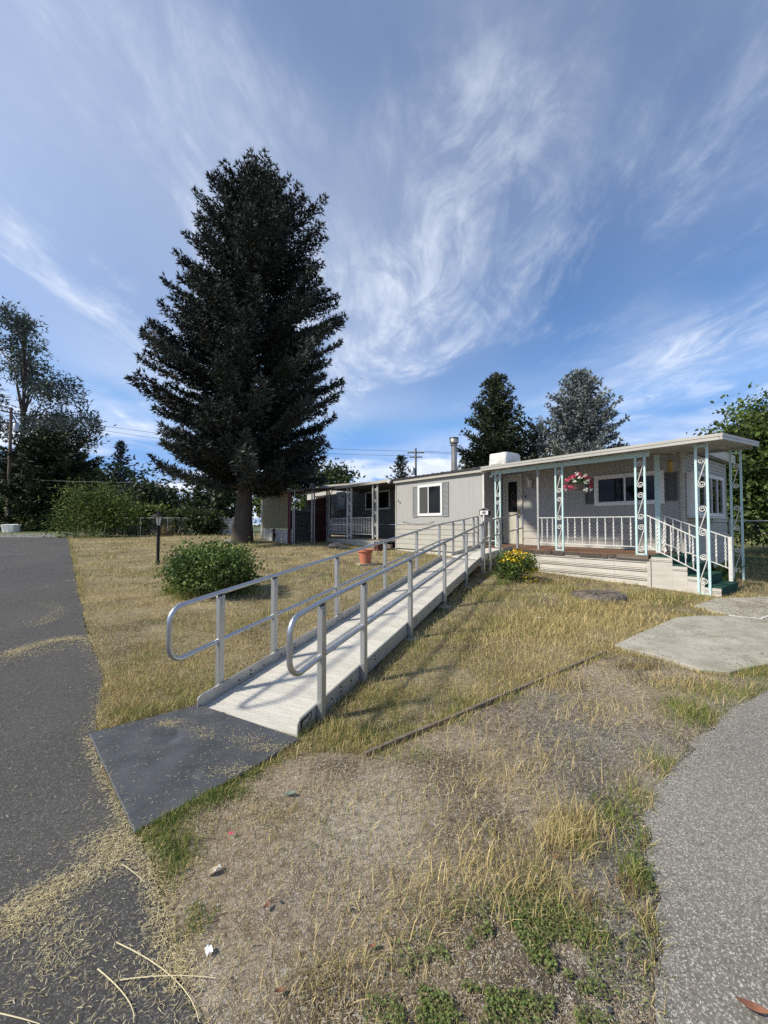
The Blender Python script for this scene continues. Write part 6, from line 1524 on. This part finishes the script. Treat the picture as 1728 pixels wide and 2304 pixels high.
# taller straw tufts near the stump, the slab edge, the posts and along the timber
tx, ty, th, tcw = [], [], [], []
def tuft_area(px, py, rx, rz, n, hmin, hmax, wts):
    g = ground_at(px, py); k = r.normal(size=(n, 2)); tx.append(g.x + k[:, 0] * rx); ty.append(g.y + k[:, 1] * rz); th.append(r.uniform(hmin, hmax, n)); tcw.append(np.tile(np.array(wts, float), (n, 1)))
dryw = [4, 2, 0.7, 0.1, 0.6]; grnw = [0.5, 0.4, 1.5, 3, 0.1]; mixw = [2, 1.5, 1.5, 0.8, 0.5]; redw = [1, 1, 0.5, 0.2, 3]
for px, py, rx, ry, n_, a, c, wt in ((1270, 1400, 0.55, 0.35, 4200, .06, .16, dryw), (1180, 1440, 0.5, 0.35, 3000, .05, .13, dryw), (1420, 1390, 0.35, 0.25, 1200, .05, .13, dryw), (1350, 1362, 0.45, 0.10, 1500, .06, .15, dryw), (1300, 1345, 0.15, 0.12, 500, .05, .13, mixw), (1270, 1330, 0.3, 0.15, 500, .06, .15, mixw), (1440, 1345, 0.3, 0.15, 700, .06, .16, mixw),
        (1540, 1345, 0.3, 0.12, 500, .05, .14, mixw), (1100, 1340, 0.6, 0.3, 1500, .05, .11, [1.2, 1, 2, 0.8, .2]), (1000, 1420, 0.5, 0.35, 1500, .05, .11, [1.2, 1, 2, 0.8, .2]), (880, 1560, 0.3, 0.2, 1500, .04, .10, [1.5, 1, 2, 0.9, .3]), (760, 1650, 0.2, 0.1, 900, .04, .10, mixw),
        (290, 1500, 0.12, 0.3, 700, .05, .11, [1.5, 1, 2, 1.5, .2]), (370, 1545, 0.3, 0.12, 900, .05, .12, [2, 1, 2, .8, .3]), (430, 1500, 0.2, 0.15, 700, .05, .12, mixw), (300, 1590, 0.14, 0.10, 500, .04, .10, mixw), (270, 1610, 0.05, 0.05, 160, .05, .10, grnw),
        (392, 1335, 0.13, 0.12, 500, .08, .32, grnw), (420, 1348, 0.15, 0.08, 400, .06, .24, grnw), (560, 1335, 0.12, 0.1, 250, .05, .18, grnw), (1130, 1315, 0.1, 0.1, 250, .05, .2, grnw), (1230, 1312, 0.25, 0.08, 400, .05, .16, mixw), (1350, 1375, 0.40, 0.06, 900, .06, .16, dryw),
        # green edges of the bare dirt
        (350, 1840, 0.06, 0.05, 500, .04, .09, grnw), (420, 1795, 0.09, 0.05, 600, .03, .08, grnw), (400, 1905, 0.06, 0.07, 550, .03, .08, grnw), (505, 1765, 0.07, 0.05, 400, .03, .08, grnw), (560, 1730, 0.10, 0.05, 500, .03, .07, mixw), (440, 2080, 0.04, 0.04, 180, .03, .06, grnw), (640, 1690, 0.1, 0.05, 500, .03, .08, mixw),
        (380, 1830, 0.10, 0.05, 700, .03, .08, grnw), (450, 1790, 0.10, 0.05, 700, .03, .08, grnw), (395, 1950, 0.05, 0.07, 500, .02, .06, grnw), (480, 1790, 0.1, 0.05, 500, .03, .07, grnw), (360, 1880, 0.04, 0.05, 400, .03, .07, grnw),
        (1560, 1600, 0.10, 0.10, 900, .04, .13, [1, .6, 1.4, 2.4, .2]), (1640, 1560, 0.25, 0.12, 1100, .05, .13, [1.4, .6, 1.2, 2.0, .2]), (1715, 1520, 0.18, 0.12, 700, .05, .13, grnw), (1525, 1540, 0.25, 0.1, 700, .05, .12, [3, 1, .6, .4, 1]), (1440, 1500, 0.2, 0.05, 500, .05, .12, redw), (1725, 1440, 0.2, 0.12, 350, .05, .15, grnw), (1700, 1405, 0.2, 0.05, 250, .05, .14, grnw), (1600, 1398, 0.3, 0.04, 350, .03, .09, redw), (1540, 1620, 0.12, 0.1, 350, .04, .10, grnw),
        (1490, 1725, 0.08, 0.10, 520, .04, .12, [1.5, .6, 1.5, 1.2, .6]), (1430, 1790, 0.06, 0.08, 300, .04, .12, mixw), (1385, 1830, 0.07, 0.06, 300, .04, .10, grnw), (720, 1900, 0.2, 0.12, 420, .03, .08, mixw), (850, 1800, 0.2, 0.12, 420, .03, .09, dryw), (900, 2050, 0.2, 0.1, 420, .04, .10, dryw), (760, 2200, 0.15, 0.07, 380, .04, .10, dryw), (620, 1830, 0.15, 0.06, 350, .02, .06, mixw), (1150, 1980, 0.15, 0.1, 500, .05, .12, dryw), (1230, 2000, 0.1, 0.1, 400, .04, .12, mixw),
        (1300, 1860, 0.07, 0.08, 450, .06, .17, dryw), (1250, 1890, 0.06, 0.06, 330, .06, .17, dryw), (1310, 1905, 0.05, 0.05, 260, .03, .10, [1, .5, 2, 2, .4]), (1455, 1905, 0.05, 0.04, 160, .04, .11, grnw),
        (1430, 1975, 0.035, 0.04, 230, .04, .13, [.6, .4, 1.2, 3, .2]), (1415, 2000, 0.03, 0.04, 160, .03, .08, redw), (1465, 2090, 0.03, 0.05, 170, .04, .10, mixw), (1330, 2105, 0.035, 0.04, 200, .03, .08, [.6, .4, 1.2, 3, .2]), (1460, 2175, 0.03, 0.03, 120, .03, .06, redw), (1325, 2040, 0.03, 0.04, 120, .03, .07, redw),
        (1100, 1570, 0.25, 0.10, 600, .04, .12, [2, 1, 1.2, 1.6, .3]), (1000, 1620, 0.2, 0.08, 400, .04, .10, [2, 1, 1.2, 1.4, .3]), (1250, 1540, 0.25, 0.10, 600, .05, .14, dryw), (1330, 1600, 0.25, 0.15, 500, .05, .15, dryw), (920, 1700, 0.12, 0.06, 260, .03, .07, grnw), (1180, 1700, 0.25, 0.15, 500, .06, .15, dryw), (1120, 1770, 0.2, 0.12, 400, .05, .14, dryw), (1060, 1890, 0.2, 0.12, 350, .05, .13, dryw), (980, 2000, 0.15, 0.1, 250, .05, .12, dryw)):
    tuft_area(px, py, rx, ry, n_, a, c, wt)
def edge_tufts(poly, per_m, hmin, hmax, wts, sd=0.05):
    for i in range(len(poly)):
        p, q = np.array(poly[i][:2]), np.array(poly[(i + 1) % len(poly)][:2]); L_ = np.linalg.norm(q - p); m = int(L_ * per_m)
        if m < 1: continue
        t = r.random(m); k = np.clip(fbm(p[0] + (q[0] - p[0]) * t, p[1] + (q[1] - p[1]) * t, 3.0, 181) * 3 - 0.9, 0, 1) > r.random(m); t = t[k]; m = len(t)
        tx.append(p[0] + (q[0] - p[0]) * t + r.normal(size=m) * sd); ty.append(p[1] + (q[1] - p[1]) * t + r.normal(size=m) * sd); th.append(r.uniform(hmin, hmax, m)); tcw.append(np.tile(np.array(wts, float), (m, 1)))
edge_tufts(slab_a, 700, 0.03, 0.10, [2.5, 1.2, 0.8, 0.6, 0.8], 0.045); edge_tufts(slab_b, 700, 0.03, 0.10, [2, 1.2, 0.8, 0.8, 0.8], 0.045)
edge_tufts(mat_poly[2:], 1600, 0.02, 0.07, [1, 0.6, 1.4, 2.2, 0.2], 0.03); edge_tufts([tuple(ta), tuple(tb)], 900, 0.02, 0.07, [1.5, 1, 1.6, 0.8, 0.3], 0.04)
edge_tufts(drive_edge[1:-1], 520, 0.02, 0.10, [1.2, 0.8, 1.4, 1.6, 1.0], 0.05); edge_tufts(road_edge[8:13], 900, 0.02, 0.06, [1.2, 0.8, 1.4, 1.8, 0.3], 0.04)
edge_tufts(road_edge[:8], 260, 0.03, 0.08, [2, 1, 1.2, 0.7, 0.3], 0.06)
x = np.concatenate(tx); y = np.concatenate(ty); h = np.concatenate(th); cw = np.concatenate(tcw)
keep = clear_mask(x, y); x, y, h, cw = x[keep], y[keep], h[keep], cw[keep]; n = len(x)
blades('grass_tufts', x, y, h, r.uniform(0.0022, 0.0042, n) * np.clip(y / 4, 0.8, 2.0), r.uniform(0.15, 1.1, n), mixc(cw, r), 'taller dry and green grass tufts at edges', M['blade'], r)
# thin grass, stubble and lying straw over the bare dirt
x, y = wedge_points(150000, 0.95, 6.5, 1.5, r, 0.25); keep = clear_mask(x, y) & inside(x, y, dirt_poly); x, y = x[keep], y[keep]; n = len(x)
n2 = fbm(x, y, 2.2, 131); thin = r.random(n) < np.clip(n2 * 2.2 - 0.55, 0.10, 1); x, y, n2 = x[thin], y[thin], n2[thin]; n = len(x)
blades('dirt_stubble', x, y, r.uniform(0.008, 0.040, n), r.uniform(0.0012, 0.0024, n) * np.clip(y / 3, 0.7, 1.8), r.uniform(0.5, 1.5, n), mixc(np.tile(np.array([3.2, 2.2, 0.6, 0.35, 1.0]), (n, 1)), r), 'sparse dry stubble over the bare dirt', M['straw'], r)
def straw_bits(name, label, x, y, z, L, W, r, cols=None):
    n = len(x); az = r.uniform(0, 2 * math.pi, n); tl = r.normal(size=n) * 0.10
    d = np.stack([np.cos(az), np.sin(az), tl], 1) * (L / 2)[:, None]; t = np.stack([-np.sin(az), np.cos(az), np.zeros(n)], 1) * (W / 2)[:, None]
    P = np.stack([x, y, z], 1); bow = np.stack([-np.sin(az), np.cos(az), 0.3 * np.ones(n)], 1) * (L * r.normal(size=n) * 0.08)[:, None]
    V = np.stack([P - d - t, P - d + t, P + bow + t, P + bow - t, P + d], 1).reshape(-1, 3)
    k = np.arange(n)[:, None] * 5; T = np.concatenate([k + [[0, 1, 2]], k + [[0, 2, 3]], k + [[3, 2, 4]]], 1).reshape(-1, 3)
    c = (np.array([[0.54, 0.46, 0.25], [0.43, 0.35, 0.18], [0.64, 0.57, 0.37], [0.26, 0.20, 0.11]])[r.choice(4, n, p=[.35, .3, .15, .2])] if cols is None else cols) * (1 + 0.15 * r.normal(size=(n, 1))).clip(0.6, 1.4)
    tag(link(name, np_mesh(name, V, T, M['straw'], np.repeat(c, 5, 0))), label, 'straw', kind='stuff')
x, y = wedge_points(150000, 0.95, 8.5, 1.5, r, 0.25); keep = clear_mask(x, y); x, y = x[keep], y[keep]; n = len(x)
n2 = fbm(x, y, 1.7, 141); thin = r.random(n) < np.clip(n2 * 3 - 0.95, 0.06, 1); x, y = x[thin], y[thin]; n = len(x)
straw_bits('lying_straw', 'dry cut straw lying on lawn and dirt', x, y, gz(x, y) + r.uniform(0.006, 0.016, n), r.uniform(0.004, 0.024, n) * np.clip(y / 2.5, 0.8, 2) * np.where(r.random(n) < 0.035, 3.5, 1), r.uniform(0.0008, 0.0018, n) * np.clip(y / 2.2, 0.75, 3), r, np.array([[0.52, 0.43, 0.27], [0.40, 0.32, 0.20], [0.60, 0.53, 0.38], [0.26, 0.19, 0.12], [0.30, 0.25, 0.19]])[r.choice(5, n, p=[.28, .27, .12, .18, .15])])
# grass clippings blown over the road, thickest in drifts
bx_, by_, bz_ = [], [], []
x, y = wedge_points(26000, 0.95, 14, 1.9, r, 0.2); on = x < interp_edge(road_edge, y); x, y = x[on], y[on]
edge = interp_edge(road_edge, y) - x
p = 0.22 * np.exp(-np.clip(y - 2, 0, 20) / 5) + 0.5 * np.exp(-edge / 0.10)
k = r.random(len(x)) < p; bx_.append(x[k]); by_.append(y[k])
def drift(pts, wid, n):
    g = [ground_at(*p) for p in pts]; seg = r.integers(0, len(g) - 1, n); t = r.random(n)
    gx_ = np.array([q.x for q in g]); gy_ = np.array([q.y for q in g])
    n = int(n * 0.6); wid = wid * 1.25; seg = seg[:n]; t = t[:n]
    bx_.append(gx_[seg] + (gx_[seg + 1] - gx_[seg]) * t + r.normal(size=n) * wid); by_.append(gy_[seg] + (gy_[seg + 1] - gy_[seg]) * t + r.normal(size=n) * wid * 0.8)
drift([(0, 1478), (60, 1460), (130, 1440), (195, 1437)], 0.055, 3600); drift([(0, 1490), (90, 1468), (200, 1445), (218, 1470)], 0.09, 1500)
drift([(75, 1410), (120, 1390), (140, 1370), (95, 1358)], 0.06, 1100); drift([(60, 1402), (130, 1395)], 0.12, 300); drift([(95, 1325), (110, 1318)], 0.06, 160); drift([(150, 1308), (168, 1306)], 0.05, 160)
drift([(198, 1660), (225, 1730), (262, 1800), (292, 1865)], 0.022, 2200); drift([(290, 1870), (230, 1900), (300, 1930)], 0.06, 2300); drift([(320, 1930), (352, 2000), (365, 2100), (420, 2230)], 0.028, 2400)
drift([(0, 2090), (60, 2040), (140, 2000), (220, 1960), (290, 1900)], 0.045, 3800); drift([(0, 2110), (100, 2060), (150, 2120), (120, 2200)], 0.055, 1600); drift([(240, 1545), (232, 1600), (215, 1640)], 0.04, 900); drift([(170, 1300), (200, 1437), (228, 1530)], 0.035, 900)
drift([(280, 2220), (430, 2180)], 0.06, 700)
x = np.concatenate(bx_); y = np.concatenate(by_); n = len(x)
straw_bits('grass_clippings', 'pale dry grass clippings blown in drifts over the road', x, y, G(y) + r.uniform(0.007, 0.016, n), r.uniform(0.006, 0.030, n), r.uniform(0.0009, 0.0021, n) * np.clip(y / 2.2, 0.8, 3), r)
# clippings on the mat
q = [ground_at(*p) for p in ((385, 1635), (440, 1650), (455, 1665), (560, 1670), (600, 1690), (500, 1745), (560, 1740))]
xs, ys_ = [], []
for g, n_, s in zip(q, (500, 300, 200, 200, 300, 160, 160), (.05, .05, .04, .06, .06, .06, .06)): xs.append(g.x + r.normal(size=n_) * s * 1.4); ys_.append(g.y + r.normal(size=n_) * s * 0.6)
mp = np.array(mat_poly); xs.append(r.uniform(mp[:, 0].min(), mp[:, 0].max(), 1500)); ys_.append(r.uniform(mp[:, 1].min(), mp[:, 1].max(), 1500))
x = np.concatenate(xs); y = np.concatenate(ys_); k = inside(x, y, mat_poly); x, y = x[k], y[k]; n = len(x)
straw_bits('mat_clippings', 'dry grass clippings scattered on the rubber mat', x, y, G(y) + 0.022 + r.uniform(0.003, 0.007, n), r.uniform(0.005, 0.026, n), r.uniform(0.0009, 0.0019, n), r)
# long bleached stalks in the foreground
for i, (pa, pb_, pc) in enumerate((((262, 2120), (390, 2200), (448, 2300)), ((220, 2180), (285, 2245), (300, 2300)), ((270, 2205), (380, 2195), (485, 2200)), ((0, 2280), (50, 2292), (90, 2304)), ((275, 1945), (300, 1962), (326, 1985)))):
    g = [ground_at(*p, 0.012) for p in (pa, pb_, pc)]; g[1] = g[1] * 2 - (g[0] + g[2]) * 0.5; g = [g[0] * (1 - t) ** 2 + g[1] * 2 * t * (1 - t) + g[2] * t * t for t in np.linspace(0, 1, 9)]; root = tag(MB().tube([tuple(a) for a in g], [0.0019 - 0.00012 * k for k in range(9)], 5).build('straw_stalk', material('stalk%d' % i, (0.62, 0.54, 0.33), 0.7)), ('longest pale straw stalk lying across the bottom left', 'short bent straw stalk at the bottom left', 'straight thin straw stalk pointing right at the bottom left', 'straw stalk in the bottom left corner', 'small straw stalk just below the mat corner')[i], 'straw')
# low clover patch at the bottom
def weeds(name, label, spots, n_each, size, cols, r):
    P = []
    for px, py, rx, ry, n_ in spots:
        g = ground_at(px, py); k = r.normal(size=(int(n_ * n_each), 2)); x = g.x + k[:, 0] * rx; y = g.y + k[:, 1] * ry
        m = clear_mask(x, y) & (fbm(x, y, 11, 171) > 0.45); x, y = x[m], y[m]; P.append(np.stack([x, y, gz(x, y) + r.uniform(0.006, 0.035, len(x))], 1))
    P = np.concatenate(P); V, T = leaf_quads(P, size, r, flat=-0.4, aspect=0.7)
    nrm = len(P); V = V.reshape(nrm, 4, 3); V[:, :, 2] = (V[:, :, 2] - P[:, None, 2]) * 0.45 + P[:, None, 2]
    tag(link(name, np_mesh(name, V.reshape(-1, 3), T, M['leaf'], np.repeat(tint_of(nrm, cols, [1] * len(cols), r), 4, 0), k=4)), label, 'weeds', kind='stuff')
weeds('clover_patch', 'low green clover patches on the dirt', ((1150, 2120, 0.10, 0.09, 1.5), (1030, 2220, 0.12, 0.06, 1.6), (1230, 2200, 0.08, 0.07, 1.3), (1200, 2060, 0.09, 0.07, 1.0), (950, 2260, 0.08, 0.05, 0.8), (1280, 2280, 0.06, 0.05, 0.7), (1100, 2290, 0.12, 0.04, 0.8), (1180, 2150, 0.18, 0.12, 2.4), (1080, 2200, 0.14, 0.08, 1.2), (1250, 2100, 0.12, 0.10, 1.0), (930, 2280, 0.12, 0.05, 0.7), (470, 1800, 0.1, 0.05, 0.6), (1440, 1960, 0.03, 0.05, 0.3), (1400, 2080, 0.04, 0.05, 0.3), (1060, 2120, 0.08, 0.06, 0.5), (560, 1745, 0.08, 0.03, 0.3), (1390, 1850, 0.05, 0.05, 0.4), (400, 1900, 0.05, 0.07, 0.6), (360, 1840, 0.05, 0.03, 0.4), (500, 1770, 0.06, 0.03, 0.3)), 1250, 0.0062, [(0.14, 0.19, 0.05), (0.19, 0.235, 0.075), (0.10, 0.14, 0.04), (0.20, 0.17, 0.08)], r)
# gravel on the dirt
x, y = wedge_points(60000, 0.95, 5.0, 1.4, r, 0.2); keep = clear_mask(x, y) & inside(x, y, dirt_poly); x, y = x[keep], y[keep]; n = len(x)
P = np.stack([x, y, gz(x, y) + 0.004], 1); s = r.uniform(0.0012, 0.0048, n)[:, None, None]
tet = np.array([[1, 0, -0.5], [-0.5, 0.87, -0.5], [-0.5, -0.87, -0.5], [0, 0, 0.8]])
V = (P[:, None, :] + tet[None] * s * r.uniform(0.6, 1.3, (n, 4, 1))).reshape(-1, 3); k = np.arange(n)[:, None] * 4
T = np.concatenate([k + [[0, 1, 3]], k + [[1, 2, 3]], k + [[2, 0, 3]], k + [[0, 2, 1]]], 1).reshape(-1, 3)
cg = np.array([[0.50, 0.47, 0.42], [0.20, 0.20, 0.20], [0.60, 0.58, 0.54], [0.12, 0.12, 0.12]])[r.choice(4, n, p=[.35, .3, .15, .2])]
tag(link('gravel', np_mesh('gravel', V, T, M['straw'], np.repeat(cg, 4, 0))), 'fine loose gravel over the bare dirt', 'gravel', kind='stuff')
# loose stone crumbled off the edge of the drive
y = r.uniform(0.9, 4.2, 9000); x = interp_edge(drive_edge, y) + r.normal(size=9000) * 0.10 - 0.05; n = 9000
P = np.stack([x, y, np.where(x > interp_edge(drive_edge, y), G(y) + 0.005, gz(x, y) + 0.004)], 1); s = r.uniform(0.0012, 0.0042, n)[:, None, None]
V = (P[:, None, :] + tet[None] * s * r.uniform(0.6, 1.3, (n, 4, 1))).reshape(-1, 3); k = np.arange(n)[:, None] * 4
T = np.concatenate([k + [[0, 1, 3]], k + [[1, 2, 3]], k + [[2, 0, 3]], k + [[0, 2, 1]]], 1).reshape(-1, 3)
cg = np.array([[0.42, 0.39, 0.34], [0.20, 0.19, 0.18], [0.54, 0.51, 0.46], [0.30, 0.24, 0.17]])[r.choice(4, n)]
tag(link('drive_gravel', np_mesh('drive_gravel', V, T, M['straw'], np.repeat(cg, 4, 0))), 'loose stone crumbled along the drive edge', 'gravel', kind='stuff')

# straw and twig litter on the concrete
for nm, lab, poly, n0 in (('pad_litter', 'straw and crumbs scattered on the concrete pad', slab_a, 700), ('walk_litter', 'dry straw and dirt crumbs on the concrete walk', slab_b, 2600)):
    pq = np.array(poly); x = r.uniform(pq[:, 0].min(), pq[:, 0].max(), n0 * 3); y = r.uniform(pq[:, 1].min(), pq[:, 1].max(), n0 * 3)
    k = inside(x, y, poly) & (r.random(n0 * 3) < np.clip(fbm(x, y, 2.5, 221) * 3 - 1.0, 0.05, 1)); x, y = x[k], y[k]; n = len(x)
    straw_bits(nm, lab, x, y, G(y) + 0.034, r.uniform(0.01, 0.06, n), r.uniform(0.002, 0.006, n), r, np.array([[0.40, 0.32, 0.19], [0.22, 0.16, 0.10], [0.14, 0.11, 0.08]])[r.choice(3, n)])
